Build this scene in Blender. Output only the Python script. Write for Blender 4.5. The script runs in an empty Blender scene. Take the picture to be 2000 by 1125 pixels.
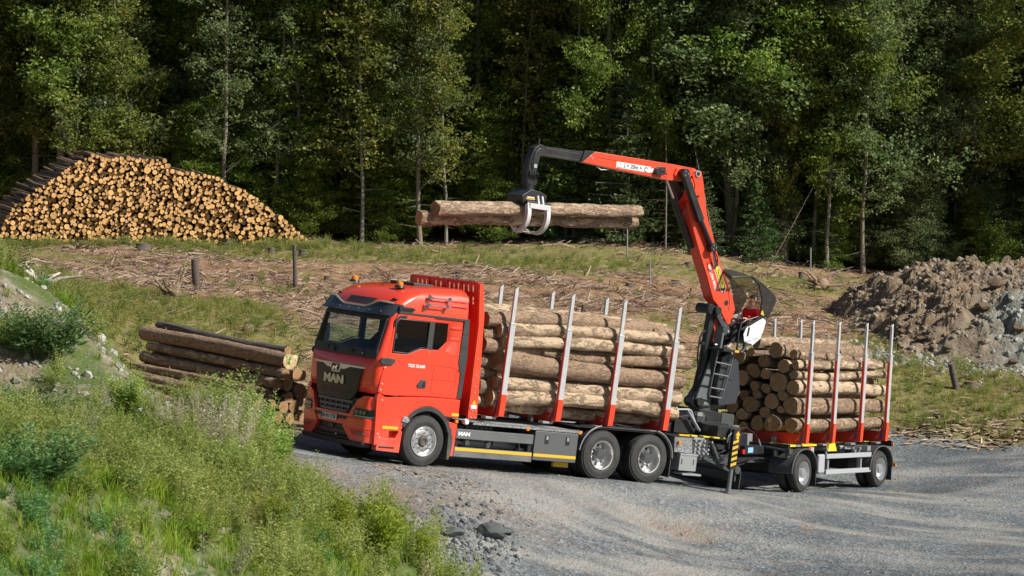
import bpy, bmesh, math, random
import numpy as np
from mathutils import Vector, Matrix, Euler
random.seed(7); rng = np.random.default_rng(7)
S = bpy.context.scene
C = S.collection
R_ = math.radians
# ------------------------------------------------------------------ camera, light, exposure
CAMZ = 9.0; PITCH = R_(3.8); FPX = 5500.0
cam = bpy.data.cameras.new('camera'); co = bpy.data.objects.new('camera', cam); C.objects.link(co)
co.location = (0, 0, CAMZ); co.rotation_euler = (R_(90) - PITCH, 0, 0)
cam.sensor_width = 36; cam.lens = 36 * FPX / 2000; cam.clip_start = .5; cam.clip_end = 3000
cam.dof.use_dof = True; cam.dof.focus_distance = 60; cam.dof.aperture_fstop = 5.0
S.camera = co
S.view_settings.view_transform = 'Standard'; S.view_settings.look = 'None'
S.view_settings.exposure = 0.35; S.view_settings.gamma = 1
SUN = Vector((.80, -.29, .68)).normalized()
W = bpy.data.worlds.new('World'); S.world = W; W.use_nodes = True
nt = W.node_tree; bg = nt.nodes['Background']
sky = nt.nodes.new('ShaderNodeTexSky'); sky.sky_type = 'NISHITA'; sky.sun_disc = False
sky.sun_elevation = math.asin(SUN.z); sky.sun_rotation = math.atan2(SUN.x, SUN.y)
nt.links.new(sky.outputs[0], bg.inputs[0]); bg.inputs[1].default_value = .05
sl = bpy.data.lights.new('sun', 'SUN'); sl.energy = 5.0; sl.angle = R_(.5); sl.color = (1, .95, .86)
so = bpy.data.objects.new('sun', sl); C.objects.link(so)
so.rotation_euler = (-SUN).to_track_quat('-Z', 'Y').to_euler(); so.location = (40, -20, 60)
S.cycles.max_bounces = 6; S.cycles.diffuse_bounces = 3; S.cycles.glossy_bounces = 3
S.cycles.transparent_max_bounces = 8; S.cycles.transmission_bounces = 4

# ------------------------------------------------------------------ helpers
def tag(o, label=None, cat=None, group=None, kind=None):
    if label: o['label'] = label
    if cat: o['category'] = cat
    if group: o['group'] = group
    if kind: o['kind'] = kind
    return o
def empty(name, loc=(0, 0, 0), rot=None, parent=None):
    o = bpy.data.objects.new(name, None); C.objects.link(o); o.empty_display_size = .3
    o.location = loc
    if rot is not None: o.rotation_euler = rot
    if parent: o.parent = parent
    return o
def npmesh(name, V, F, mats=(), mi=None, smooth=False, attrs=None):
    """V (n,3) array, F (m,k) array of equal-size faces"""
    V = np.asarray(V, dtype=np.float32); F = np.asarray(F, dtype=np.int32)
    me = bpy.data.meshes.new(name); k = F.shape[1]
    me.vertices.add(len(V)); me.vertices.foreach_set('co', V.ravel())
    me.loops.add(F.size); me.loops.foreach_set('vertex_index', F.ravel())
    me.polygons.add(len(F)); me.polygons.foreach_set('loop_start', np.arange(0, F.size, k, dtype=np.int32))
    for m in mats: me.materials.append(m)
    if mi is not None: me.polygons.foreach_set('material_index', np.asarray(mi, dtype=np.int32))
    me.polygons.foreach_set('use_smooth', np.full(len(F), smooth))
    me.update(calc_edges=True)
    for nm, a in (attrs or {}).items():
        at = me.attributes.new(nm, 'FLOAT', 'POINT'); at.data.foreach_set('value', np.asarray(a, dtype=np.float32))
    return me
def link(name, me, parent=None, M=None):
    o = bpy.data.objects.new(name, me); C.objects.link(o)
    if parent: o.parent = parent
    if M is not None: o.matrix_local = M
    return o
def ident(v): return v
class MB:
    """mesh collector; vertices pass through self.f (frame mapping)"""
    def __init__(s, f=ident): s.v = []; s.fc = []; s.m = []; s.f = f
    def add(s, vs, fs, m=0):
        b = len(s.v); s.v += [tuple(s.f(Vector(v))) for v in vs]
        s.fc += [tuple(b + i for i in f) for f in fs]; s.m += [m] * len(fs)
    def box(s, x0, x1, y0, y1, z0, z1, m=0):
        s.add([(x, y, z) for x in (x0, x1) for y in (y0, y1) for z in (z0, z1)],
              [(0, 1, 3, 2), (4, 6, 7, 5), (0, 4, 5, 1), (2, 3, 7, 6), (0, 2, 6, 4), (1, 5, 7, 3)], m)
    def prism(s, poly, ax, a, b, m=0):
        """2-D polygon in the two remaining axes (in order), extruded on axis ax from a to b"""
        n = len(poly)
        def mk(p, c):
            l = [p[0], p[1]]; l.insert(ax, c); return l
        s.add([mk(p, a) for p in poly] + [mk(p, b) for p in poly],
              [tuple(range(n))[::-1], tuple(range(n, 2 * n))] + [(i, (i + 1) % n, n + (i + 1) % n, n + i) for i in range(n)], m)
    def beam(s, p, q, w, h, m=0, up=(0, 0, 1), w2=None, h2=None):
        """rectangular bar from p to q; w across, h along up"""
        p = Vector(p); q = Vector(q); d = (q - p).normalized(); up = Vector(up)
        sd = d.cross(up).normalized(); u = sd.cross(d).normalized(); w2 = w2 or w; h2 = h2 or h
        vs = [p + sd * (a * w / 2) + u * (b * h / 2) for a, b in ((-1, -1), (1, -1), (1, 1), (-1, 1))]
        vs += [q + sd * (a * w2 / 2) + u * (b * h2 / 2) for a, b in ((-1, -1), (1, -1), (1, 1), (-1, 1))]
        s.add(vs, [(3, 2, 1, 0), (4, 5, 6, 7), (0, 1, 5, 4), (1, 2, 6, 5), (2, 3, 7, 6), (3, 0, 4, 7)], m)
    def tube(s, pts, r, n=8, m=0, caps=True):
        pts = [Vector(p) for p in pts]; rs = r if isinstance(r, (list, tuple)) else [r] * len(pts)
        vs = []; pr = None
        for i, p in enumerate(pts):
            t = (pts[min(i + 1, len(pts) - 1)] - pts[max(i - 1, 0)]).normalized()
            if pr is None: pr = t.orthogonal().normalized()
            pr = (pr - t * pr.dot(t)).normalized(); b = t.cross(pr)
            vs += [p + (pr * math.cos(2 * math.pi * k / n) + b * math.sin(2 * math.pi * k / n)) * rs[i] for k in range(n)]
        fs = [(i * n + k, i * n + (k + 1) % n, (i + 1) * n + (k + 1) % n, (i + 1) * n + k) for i in range(len(pts) - 1) for k in range(n)]
        if caps: fs += [tuple(range(n))[::-1], tuple(range((len(pts) - 1) * n, len(pts) * n))]
        s.add(vs, fs, m)
    def cyl(s, p, q, r, n=16, m=0, r2=None): s.tube([p, q], [r, r if r2 is None else r2], n, m)
    def lathe(s, prof, c, ax, n=32, m=0, close=False):
        """prof: list of (r, a) - radius and position along axis ax, about centre c"""
        vs = []; o = [i for i in range(3) if i != ax]
        for r, a in prof:
            for k in range(n):
                v = [0, 0, 0]; v[ax] = c[ax] + a; v[o[0]] = c[o[0]] + r * math.cos(2 * math.pi * k / n); v[o[1]] = c[o[1]] + r * math.sin(2 * math.pi * k / n)
                vs.append(v)
        L = len(prof)
        fs = [(i * n + k, i * n + (k + 1) % n, (i + 1) * n + (k + 1) % n, (i + 1) * n + k) for i in range(L - 1) for k in range(n)]
        if close: fs += [((L - 1) * n + k, (L - 1) * n + (k + 1) % n, (k + 1) % n, k) for k in range(n)]
        s.add(vs, fs, m)
    def build(s, name, mats, parent=None, M=None, bevel=0, smooth=35, fix=True, seg=2):
        me = bpy.data.meshes.new(name); me.from_pydata(s.v, [], s.fc)
        if not isinstance(mats, (list, tuple)): mats = [mats]
        for m in mats: me.materials.append(m)
        me.polygons.foreach_set('material_index', s.m)
        if fix:
            bm = bmesh.new(); bm.from_mesh(me); bmesh.ops.recalc_face_normals(bm, faces=bm.faces); bm.to_mesh(me); bm.free()
        me.update()
        if smooth:
            me.polygons.foreach_set('use_smooth', [True] * len(me.polygons)); me.set_sharp_from_angle(angle=R_(smooth))
        o = link(name, me, parent, M)
        if bevel:
            b = o.modifiers.new('bevel', 'BEVEL'); b.width = bevel; b.segments = seg; b.limit_method = 'ANGLE'; b.angle_limit = R_(40); b.harden_normals = True
        return o
def copy_tree(o, parent=None):
    c = o.copy(); C.objects.link(c)
    if parent: c.parent = parent
    for ch in o.children: copy_tree(ch, c)
    return c
def text_mesh(body, size, depth=.004, bold=0.0, sx=1.0, align='CENTER'):
    cu = bpy.data.curves.new('lettering', 'FONT'); cu.body = body; cu.size = size; cu.extrude = depth; cu.offset = bold
    cu.align_x = align; cu.align_y = 'CENTER'; cu.resolution_u = 3
    o = bpy.data.objects.new('tmp', cu); C.objects.link(o)
    dg = bpy.context.evaluated_depsgraph_get(); dg.update()
    me = bpy.data.meshes.new_from_object(o.evaluated_get(dg)); bpy.data.objects.remove(o)
    if sx != 1: me.transform(Matrix.Diagonal((sx, 1, 1, 1)))
    return me
def text(name, body, size, mat, parent, origin, xdir, ydir, **k):
    me = text_mesh(body, size, **k); me.materials.clear(); me.materials.append(mat)
    X = Vector(xdir).normalized(); Y = Vector(ydir); Y = (Y - X * Y.dot(X)).normalized(); Z = X.cross(Y)
    M = Matrix((X, Y, Z)).transposed().to_4x4(); M.translation = Vector(origin)
    return link(name, me, parent, M)

# ------------------------------------------------------------------ noise for mesh building
def _h(ix, iy, s):
    n = (ix.astype(np.int64) * 374761393 + iy.astype(np.int64) * 668265263 + s * 1274126177) & 0xffffffff
    n = ((n ^ (n >> 13)) * 1274126177) & 0xffffffff
    return ((n ^ (n >> 16)) & 0xffff) / 65535.0
def vnoise(x, y, s=0):
    x = np.asarray(x, float); y = np.asarray(y, float)
    ix = np.floor(x); iy = np.floor(y); fx = x - ix; fy = y - iy
    fx = fx * fx * (3 - 2 * fx); fy = fy * fy * (3 - 2 * fy)
    a = _h(ix, iy, s); b = _h(ix + 1, iy, s); c = _h(ix, iy + 1, s); d = _h(ix + 1, iy + 1, s)
    return (a * (1 - fx) + b * fx) * (1 - fy) + (c * (1 - fx) + d * fx) * fy
def fbm(x, y, o=4, s=0):
    t = 0; a = .5; n = 0
    for i in range(o):
        t = t + a * vnoise(x * 2 ** i, y * 2 ** i, s + i * 17); n += a; a *= .5
    return t / n * 2 - 1
def sstep(a, b, x):
    t = np.clip((x - a) / (b - a), 0, 1); return t * t * (3 - 2 * t)

# ------------------------------------------------------------------ materials
def mat(name): 
    m = bpy.data.materials.new(name); m.use_nodes = True; return m, m.node_tree, m.node_tree.nodes['Principled BSDF']
def nd(t, ty, **k):
    n = t.nodes.new(ty)
    for a, b in k.items():
        if a.startswith('i_'):
            n.inputs[a[2:].replace('_', ' ')].default_value = b
        else: setattr(n, a, b)
    return n
def ramp(t, stops, src=None, interp='LINEAR'):
    r = t.nodes.new('ShaderNodeValToRGB'); r.color_ramp.interpolation = interp; e = r.color_ramp.elements
    while len(e) < len(stops): e.new(.5)
    for el, (p, c) in zip(e, stops): el.position = p; el.color = (*c, 1) if len(c) == 3 else c
    if src: t.links.new(src, r.inputs[0])
    return r
def simple(name, col, rough=.5, metal=0, coat=0, dirt=.25, scale=3.0, bump=0.0, dcol=None, spec=.5):
    """painted / metal / plastic surface with slight worn variation"""
    m, t, b = mat(name); L = t.links
    b.inputs['Metallic'].default_value = metal; b.inputs['Coat Weight'].default_value = coat
    b.inputs['Coat Roughness'].default_value = .06; b.inputs['Specular IOR Level'].default_value = spec
    tc = nd(t, 'ShaderNodeTexCoord'); n = nd(t, 'ShaderNodeTexNoise', i_Scale=scale, i_Detail=6.0, i_Roughness=.65)
    L.new(tc.outputs['Object'], n.inputs['Vector'])
    d = dcol or tuple(c * .6 + .03 for c in col)
    r = ramp(t, [(.35, col), (.8, tuple(c * (1 - dirt) + e * dirt for c, e in zip(col, d)))], n.outputs[0])
    L.new(r.outputs[0], b.inputs['Base Color'])
    mr = nd(t, 'ShaderNodeMapRange'); mr.inputs[3].default_value = rough * .85; mr.inputs[4].default_value = min(1, rough * 1.25)
    L.new(n.outputs[0], mr.inputs[0]); L.new(mr.outputs[0], b.inputs['Roughness'])
    if bump:
        bp = nd(t, 'ShaderNodeBump', i_Strength=bump, i_Distance=.01); n2 = nd(t, 'ShaderNodeTexNoise', i_Scale=scale * 12, i_Detail=4.0)
        L.new(tc.outputs['Object'], n2.inputs['Vector']); L.new(n2.outputs[0], bp.inputs['Height']); L.new(bp.outputs[0], b.inputs['Normal'])
    return m
def dusty(m, amt=.55, z0=.15, z1=1.25):
    """road dust on the lower panels, broken up by noise"""
    t = m.node_tree; b = t.nodes['Principled BSDF']; L = t.links; src = b.inputs['Base Color'].links[0].from_socket
    tc = nd(t, 'ShaderNodeTexCoord'); sp = nd(t, 'ShaderNodeSeparateXYZ'); L.new(tc.outputs['Object'], sp.inputs[0]); mr = nd(t, 'ShaderNodeMapRange', interpolation_type='SMOOTHSTEP'); mr.inputs[1].default_value = z1; mr.inputs[2].default_value = z0; L.new(sp.outputs[2], mr.inputs[0])
    n = nd(t, 'ShaderNodeTexNoise', i_Scale=2.2, i_Detail=8.0, i_Roughness=.7); L.new(tc.outputs['Object'], n.inputs['Vector']); r = ramp(t, [(.35, (0, 0, 0)), (.75, (1, 1, 1))], n.outputs[0])
    ad = nd(t, 'ShaderNodeMath', operation='MULTIPLY_ADD'); ad.inputs[2].default_value = .0; L.new(mr.outputs[0], ad.inputs[0]); L.new(r.outputs[0], ad.inputs[1]); m2 = nd(t, 'ShaderNodeMath', operation='MULTIPLY'); m2.inputs[1].default_value = amt; L.new(ad.outputs[0], m2.inputs[0])
    mx = nd(t, 'ShaderNodeMix', data_type='RGBA'); mx.inputs[7].default_value = (.33, .27, .22, 1); L.new(m2.outputs[0], mx.inputs[0]); L.new(src, mx.inputs[6]); L.new(mx.outputs[2], b.inputs['Base Color']); return m
RED = dusty(simple('red_paint', (.88, .055, .02), .32, coat=.9, dirt=.14, dcol=(.45, .1, .06), scale=1.2))
REDD = simple('red_steel', (.66, .03, .018), .42, coat=.25, dirt=.3, dcol=(.3, .09, .06))
CRED = simple('crane_red', (.82, .06, .02), .4, coat=.35, dirt=.35, dcol=(.4, .1, .06))
DGREY = dusty(simple('dark_grey_plastic', (.035, .038, .042), .5, dirt=.5, dcol=(.08, .08, .075)), .45)
SKIRT = dusty(simple('skirt_grey_paint', (.10, .115, .13), .38, coat=.3, dirt=.4, dcol=(.2, .2, .19)), .6)
BLACK = simple('black_steel', (.014, .015, .017), .42, dirt=.5, dcol=(.05, .05, .048))
ANTHR = simple('anthracite_steel', (.055, .062, .068), .4, coat=.3, dirt=.4, dcol=(.12, .12, .11))
RUBBER = simple('rubber', (.024, .024, .024), .65, dirt=.6, dcol=(.085, .08, .075), scale=4, bump=.4)
FLAP = simple('flap_rubber', (.02, .02, .02), .7, dirt=.6, dcol=(.08, .075, .07))
ALU = simple('polished_aluminium', (.88, .88, .88), .34, metal=1, dirt=.3, dcol=(.6, .6, .58), scale=5)
CHROME = simple('chrome', (.85, .85, .86), .07, metal=1, dirt=.1)
STAKE = simple('stake_aluminium', (.62, .63, .65), .42, metal=.35, dirt=.6, dcol=(.40, .38, .35), scale=5)
GREYST = simple('galvanised_steel', (.42, .44, .46), .45, metal=.6, dirt=.4)
LGREY = simple('light_grey_paint', (.40, .415, .45), .42, dirt=.3)
YELL = simple('yellow_marking', (.80, .46, .02), .5, dirt=.2)
YPAINT = simple('yellow_paint', (.75, .62, .03), .5, dirt=.3)
WHITE = simple('white_paint', (.82, .82, .80), .4, dirt=.15)
GRAP = simple('grapple_grey_paint', (.62, .60, .62), .5, dirt=.4, dcol=(.4, .38, .36), bump=.2)
AMBER, t_, b_ = mat('amber_lens'); b_.inputs['Base Color'].default_value = (.8, .24, .01, 1); b_.inputs['Roughness'].default_value = .15; b_.inputs['Coat Weight'].default_value = 1
REDL = simple('red_lens', (.6, .02, .02), .2)
def glass(name, tint, mix, rough=.02):
    m, t, b = mat(name); t.nodes.remove(b); out = t.nodes['Material Output']
    g = nd(t, 'ShaderNodeBsdfGlossy'); g.inputs['Roughness'].default_value = rough; g.inputs['Color'].default_value = (.9, .93, .95, 1)
    tr = nd(t, 'ShaderNodeBsdfTransparent'); tr.inputs['Color'].default_value = (*tint, 1)
    f = nd(t, 'ShaderNodeFresnel', i_IOR=mix); mx = nd(t, 'ShaderNodeMixShader')
    t.links.new(f.outputs[0], mx.inputs[0]); t.links.new(tr.outputs[0], mx.inputs[1]); t.links.new(g.outputs[0], mx.inputs[2]); t.links.new(mx.outputs[0], out.inputs[0])
    return m
GLASS = glass('windshield_glass', (.72, .78, .76), 1.5)
TINT = glass('tinted_glass', (.10, .11, .11), 1.5)
LAMPG = glass('lamp_glass', (.85, .88, .9), 1.5)
def canvasm():
    m, t, b = mat('smoked_canopy'); b.inputs['Base Color'].default_value = (.05, .05, .055, 1); b.inputs['Roughness'].default_value = .35
    tr = nd(t, 'ShaderNodeBsdfTransparent'); tr.inputs['Color'].default_value = (.72, .70, .66, 1)
    mx = nd(t, 'ShaderNodeMixShader'); mx.inputs[0].default_value = .46
    t.links.new(tr.outputs[0], mx.inputs[1]); t.links.new(b.outputs[0], mx.inputs[2]); t.links.new(mx.outputs[0], t.nodes['Material Output'].inputs[0]); return m
CANOPY = canvasm()
def tread_plate():
    m, t, b = mat('tread_plate'); b.inputs['Metallic'].default_value = .7; b.inputs['Roughness'].default_value = .38
    tc = nd(t, 'ShaderNodeTexCoord'); v = nd(t, 'ShaderNodeTexVoronoi', i_Scale=26.0); t.links.new(tc.outputs['Object'], v.inputs['Vector'])
    r = ramp(t, [(.2, (.62, .62, .62)), (.55, (.36, .37, .38))], v.outputs[0]); t.links.new(r.outputs[0], b.inputs['Base Color'])
    bp = nd(t, 'ShaderNodeBump', i_Strength=.7, i_Distance=.01); t.links.new(v.outputs[0], bp.inputs['Height']); t.links.new(bp.outputs[0], b.inputs['Normal']); return m
TREAD = tread_plate()
DULLALU = simple('dull_box_steel', (.15, .155, .16), .35, metal=.35, dirt=.5, scale=4)

def bark(name, dark, mid, light, patch, sc=1.0, grey=None):
    """log bark: furrowed along X with peeled paler patches"""
    m, t, b = mat(name); L = t.links; b.inputs['Roughness'].default_value = .85; b.inputs['Specular IOR Level'].default_value = .2
    tc = nd(t, 'ShaderNodeTexCoord'); oi = nd(t, 'ShaderNodeObjectInfo'); mp = nd(t, 'ShaderNodeMapping')
    cm = nd(t, 'ShaderNodeCombineXYZ'); ml = nd(t, 'ShaderNodeMath', operation='MULTIPLY'); ml.inputs[1].default_value = 60
    L.new(oi.outputs['Random'], ml.inputs[0]); L.new(ml.outputs[0], cm.inputs[0]); L.new(ml.outputs[0], cm.inputs[1])
    L.new(tc.outputs['Object'], mp.inputs['Vector']); L.new(cm.outputs[0], mp.inputs['Location'])
    m2 = nd(t, 'ShaderNodeMapping'); m2.inputs['Scale'].default_value = (.55, 1, 1); L.new(mp.outputs[0], m2.inputs['Vector'])
    n1 = nd(t, 'ShaderNodeTexNoise', i_Scale=22.0 * sc, i_Detail=9.0, i_Roughness=.75); L.new(m2.outputs[0], n1.inputs['Vector'])
    m3 = nd(t, 'ShaderNodeMapping'); m3.inputs['Scale'].default_value = (.5, 1.3, 1.3); L.new(mp.outputs[0], m3.inputs['Vector'])
    n2 = nd(t, 'ShaderNodeTexNoise', i_Scale=5.2 * sc, i_Detail=10.0, i_Roughness=.76, i_Distortion=.3); L.new(m3.outputs[0], n2.inputs['Vector'])
    r1 = ramp(t, [(.3, dark), (.5, mid), (.72, tuple(min(1, c * 1.5) for c in mid))], n1.outputs[0])
    ad = nd(t, 'ShaderNodeMath', operation='MULTIPLY_ADD'); ad.inputs[1].default_value = .16; L.new(oi.outputs['Random'], ad.inputs[0]); a5 = nd(t, 'ShaderNodeMath', operation='ADD'); a5.inputs[1].default_value = -.08; L.new(n2.outputs[0], a5.inputs[0]); L.new(a5.outputs[0], ad.inputs[2])
    rm = ramp(t, [(patch, (0, 0, 0)), (patch + .07, (1, 1, 1))], ad.outputs[0])
    r2 = ramp(t, [(.3, tuple(c * .62 for c in light)), (.65, light)], n1.outputs[0])
    mx = nd(t, 'ShaderNodeMix', data_type='RGBA'); L.new(rm.outputs[0], mx.inputs[0]); L.new(r1.outputs[0], mx.inputs[6]); L.new(r2.outputs[0], mx.inputs[7])
    L.new(mx.outputs[2], b.inputs['Base Color'])
    bp = nd(t, 'ShaderNodeBump', i_Strength=1.0, i_Distance=.05); sub = nd(t, 'ShaderNodeMath', operation='MULTIPLY_ADD'); sub.inputs[1].default_value = -.5
    L.new(rm.outputs[0], sub.inputs[0]); L.new(n1.outputs[0], sub.inputs[2]); L.new(sub.outputs[0], bp.inputs['Height']); L.new(bp.outputs[0], b.inputs['Normal'])
    return m
BARK = bark('spruce_bark', (.085, .055, .035), (.34, .235, .16), (.60, .44, .30), .50)
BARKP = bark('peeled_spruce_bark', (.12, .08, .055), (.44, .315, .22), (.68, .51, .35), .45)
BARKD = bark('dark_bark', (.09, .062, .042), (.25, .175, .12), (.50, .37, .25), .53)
BARKG = bark('grey_weathered_bark', (.05, .042, .036), (.13, .11, .10), (.25, .2, .16), .80)
def endgrain(name, heart, sap, dark):
    m, t, b = mat(name); L = t.links; b.inputs['Roughness'].default_value = .8; b.inputs['Specular IOR Level'].default_value = .2
    tc = nd(t, 'ShaderNodeTexCoord'); oi = nd(t, 'ShaderNodeObjectInfo')
    w = nd(t, 'ShaderNodeTexWave', wave_type='RINGS', rings_direction='X', i_Scale=9.0, i_Distortion=1.5, i_Detail=2.0); L.new(tc.outputs['Object'], w.inputs['Vector'])
    at = nd(t, 'ShaderNodeAttribute', attribute_name='rad')
    r = ramp(t, [(0, heart), (.55, tuple((a + c) / 2 for a, c in zip(heart, sap))), (.8, sap), (.95, tuple(c * .8 for c in sap)), (1, dark)], at.outputs['Fac'])
    n = nd(t, 'ShaderNodeTexNoise', i_Scale=9.0, i_Detail=5.0); L.new(tc.outputs['Object'], n.inputs['Vector'])
    mx = nd(t, 'ShaderNodeMix', data_type='RGBA', blend_type='MULTIPLY'); mx.inputs[0].default_value = .35
    L.new(r.outputs[0], mx.inputs[6]); L.new(w.outputs[0], mx.inputs[7])
    m2 = nd(t, 'ShaderNodeMix', data_type='RGBA', blend_type='MULTIPLY'); m2.inputs[0].default_value = 1
    ar = nd(t, 'ShaderNodeAttribute', attribute_name='rnd'); as_ = nd(t, 'ShaderNodeMath', operation='ADD'); L.new(oi.outputs['Random'], as_.inputs[0]); L.new(ar.outputs['Fac'], as_.inputs[1]); fr_ = nd(t, 'ShaderNodeMath', operation='FRACT'); L.new(as_.outputs[0], fr_.inputs[0])
    a2 = nd(t, 'ShaderNodeMath', operation='MULTIPLY_ADD'); a2.inputs[1].default_value = .62; a2.inputs[2].default_value = -.06; L.new(fr_.outputs[0], a2.inputs[0])
    a3 = nd(t, 'ShaderNodeMath', operation='ADD'); L.new(a2.outputs[0], a3.inputs[0]); L.new(n.outputs[0], a3.inputs[1])
    rr = ramp(t, [(.3, (.55, .5, .45)), (.95, (1.15, 1.12, 1.1))], a3.outputs[0])
    L.new(mx.outputs[2], m2.inputs[6]); L.new(rr.outputs[0], m2.inputs[7]); L.new(m2.outputs[2], b.inputs['Base Color']); return m
ENDW = endgrain('fresh_cut_wood', (.60, .32, .12), (.85, .60, .32), (.12, .07, .04))
ENDP = endgrain('orange_cut_wood', (.86, .45, .15), (.93, .60, .27), (.35, .18, .08))
ENDO = endgrain('weathered_cut_wood', (.42, .22, .09), (.42, .28, .16), (.09, .055, .035))
ENDB = endgrain('pale_cut_wood', (.85, .68, .34), (.92, .74, .46), (.3, .2, .12))
def leafm(name, a, b_, c, tr=.45, rough=.5):
    m, t, b = mat(name); L = t.links; at = nd(t, 'ShaderNodeAttribute', attribute_name='shade'); oi = nd(t, 'ShaderNodeObjectInfo')
    r = ramp(t, [(0, a), (.5, b_), (1, c)], at.outputs['Fac'])
    hs = nd(t, 'ShaderNodeHueSaturation'); mr = nd(t, 'ShaderNodeMapRange'); mr.inputs[3].default_value = .8; mr.inputs[4].default_value = 1.2
    L.new(oi.outputs['Random'], mr.inputs[0]); L.new(mr.outputs[0], hs.inputs['Value']); L.new(r.outputs[0], hs.inputs['Color'])
    m2 = nd(t, 'ShaderNodeMapRange'); m2.inputs[3].default_value = .485; m2.inputs[4].default_value = .515; L.new(oi.outputs['Random'], m2.inputs[0]); L.new(m2.outputs[0], hs.inputs['Hue'])
    L.new(hs.outputs[0], b.inputs['Base Color']); b.inputs['Roughness'].default_value = rough; b.inputs['Specular IOR Level'].default_value = .35
    tl = nd(t, 'ShaderNodeBsdfTranslucent'); L.new(hs.outputs[0], tl.inputs['Color']); mx = nd(t, 'ShaderNodeMixShader'); mx.inputs[0].default_value = tr
    L.new(b.outputs[0], mx.inputs[1]); L.new(tl.outputs[0], mx.inputs[2]); L.new(mx.outputs[0], t.nodes['Material Output'].inputs[0]); return m
LF_A = leafm('leaf_mid_green', (0.079, 0.126, 0.021), (0.178, 0.257, 0.047), (0.356, 0.42, 0.095), .5)
LF_B = leafm('leaf_bright_green', (0.094, 0.157, 0.024), (0.221, 0.315, 0.052), (0.42, 0.493, 0.105), .5)
LF_C = leafm('leaf_grey_green', (0.079, 0.116, 0.043), (0.178, 0.242, 0.095), (0.346, 0.42, 0.189), .5)
LF_D = leafm('conifer_needles', (.012, .028, .012), (.028, .055, .022), (.06, .095, .035), .25)
LF_Y = leafm('young_conifer_needles', (.04, .085, .025), (.09, .16, .045), (.16, .23, .07), .35)
LF_O = leafm('leaf_olive', (0.079, 0.1, 0.019), (0.199, 0.221, 0.047), (0.378, 0.356, 0.095), .5)
GR_Y = leafm('grass_yellow_green', (.13, .14, .025), (.27, .27, .05), (.46, .40, .13), .5, .6)
GR_G = leafm('grass_green', (.10, .19, .012), (.23, .34, .025), (.43, .50, .07), .5, .6)
GR_D = leafm('dry_stalks', (.26, .24, .15), (.42, .38, .26), (.60, .56, .42), .4, .7)
WD_L = leafm('mugwort_leaf', (.12, .20, .035), (.28, .38, .08), (.50, .58, .18), .5, .6)
WD_D = leafm('dark_weed_leaf', (.045, .12, .03), (.11, .23, .07), (.24, .38, .14), .45, .6)
HERB = leafm('clearing_herb', (.10, .14, .03), (.21, .26, .055), (.38, .39, .13), .5, .6)
TWIG = leafm('brushwood', (.09, .055, .035), (.26, .18, .12), (.55, .44, .32), .0, .9)
STONE = leafm('crushed_stone', (.09, .10, .105), (.21, .225, .235), (.40, .41, .41), .0, .9)
DSTONE = leafm('dark_crushed_stone', (.05, .06, .062), (.11, .12, .125), (.24, .25, .25), .0, .9)
CLODM = leafm('earth_clod', (.11, .085, .06), (.25, .20, .145), (.38, .33, .26), .0, .95)
GRST = leafm('grey_green_rubble', (.16, .17, .15), (.33, .35, .31), (.58, .58, .54), .0, .95)
# ------------------------------------------------------------------ terrain
# poses of the truck and its trailer on the sloping road (columns: rearward, near side, up)
RT = np.array([[0.78488581, 0.60734737, 0.12281463], [0.60462651, -0.79404055, 0.06266088], [-0.13557672, -0.02507535, 0.99044948]])
TT = np.array([-2.6001303, 57.71698659, -7.38487598 + CAMZ])
RR = np.array([[0.53635944, 0.84246856, 0.05064858], [0.83960614, -0.53872038, 0.0695836], [-0.08590742, -0.00520304, 0.99628954]])
TR = np.array([5.6958974, 65.55411371, -9.06122673 + CAMZ])
def ray(u, v):
    x = (u - 1000) / FPX; z = -(v - 562.5) / FPX
    return np.array([x, math.cos(PITCH) + z * math.sin(PITCH), -math.sin(PITCH) + z * math.cos(PITCH)])
def at_depth(u, v, Y):
    r = ray(u, v); p = r * (Y / r[1]); p[2] += CAMZ; return p
ctrl = []
for x in (-.2, 2.4, 4.7, 6.1):
    for n in (-1.1, 1.1, 2.2): ctrl.append(RT @ np.array([x, n, 0]) + TT)
for x in (-.1, 2.1, 4.3):
    for n in (-1.1, 1.1, 2.0): ctrl.append(RR @ np.array([x, n, 0]) + TR)
for u, v, Y in [(1000, 1120, 52), (1500, 1120, 55), (2000, 1120, 55), (2000, 900, 72.5), (1250, 1010, 57.5), (1750, 1010, 63),
                (600, 905, 54.5), (560, 838, 61.5), (600, 800, 64.5), (300, 720, 66), (1900, 862, 76), (1780, 838, 77),
                (1000, 600, 86), (1000, 480, 115), (700, 480, 115), (1300, 490, 115), (700, 600, 84), (300, 560, 82), (300, 600, 75), (60, 560, 78), (60, 480, 104),
                (300, 455, 112), (600, 472, 113), (10, 438, 114), (300, 640, 70), (100, 640, 66), (1250, 700, 73), (1420, 640, 84),
                (1450, 530, 112), (1650, 560, 112), (1600, 650, 88), (1900, 760, 80), (1850, 830, 76.5), (2000, 800, 78), (2000, 560, 112), (1800, 700, 84), (1960, 700, 86)]:
    ctrl.append(at_depth(u, v, Y))
ctrl += [np.array([-40, 60, 3.6]), np.array([-45, 110, 4.5]), np.array([45, 60, -.6]), np.array([45, 110, 1.5]), np.array([0, 30, .6]), np.array([30, 30, -.6]), np.array([-30, 30, 1.5])]
ctrl = np.array(ctrl)
kn = []
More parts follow.
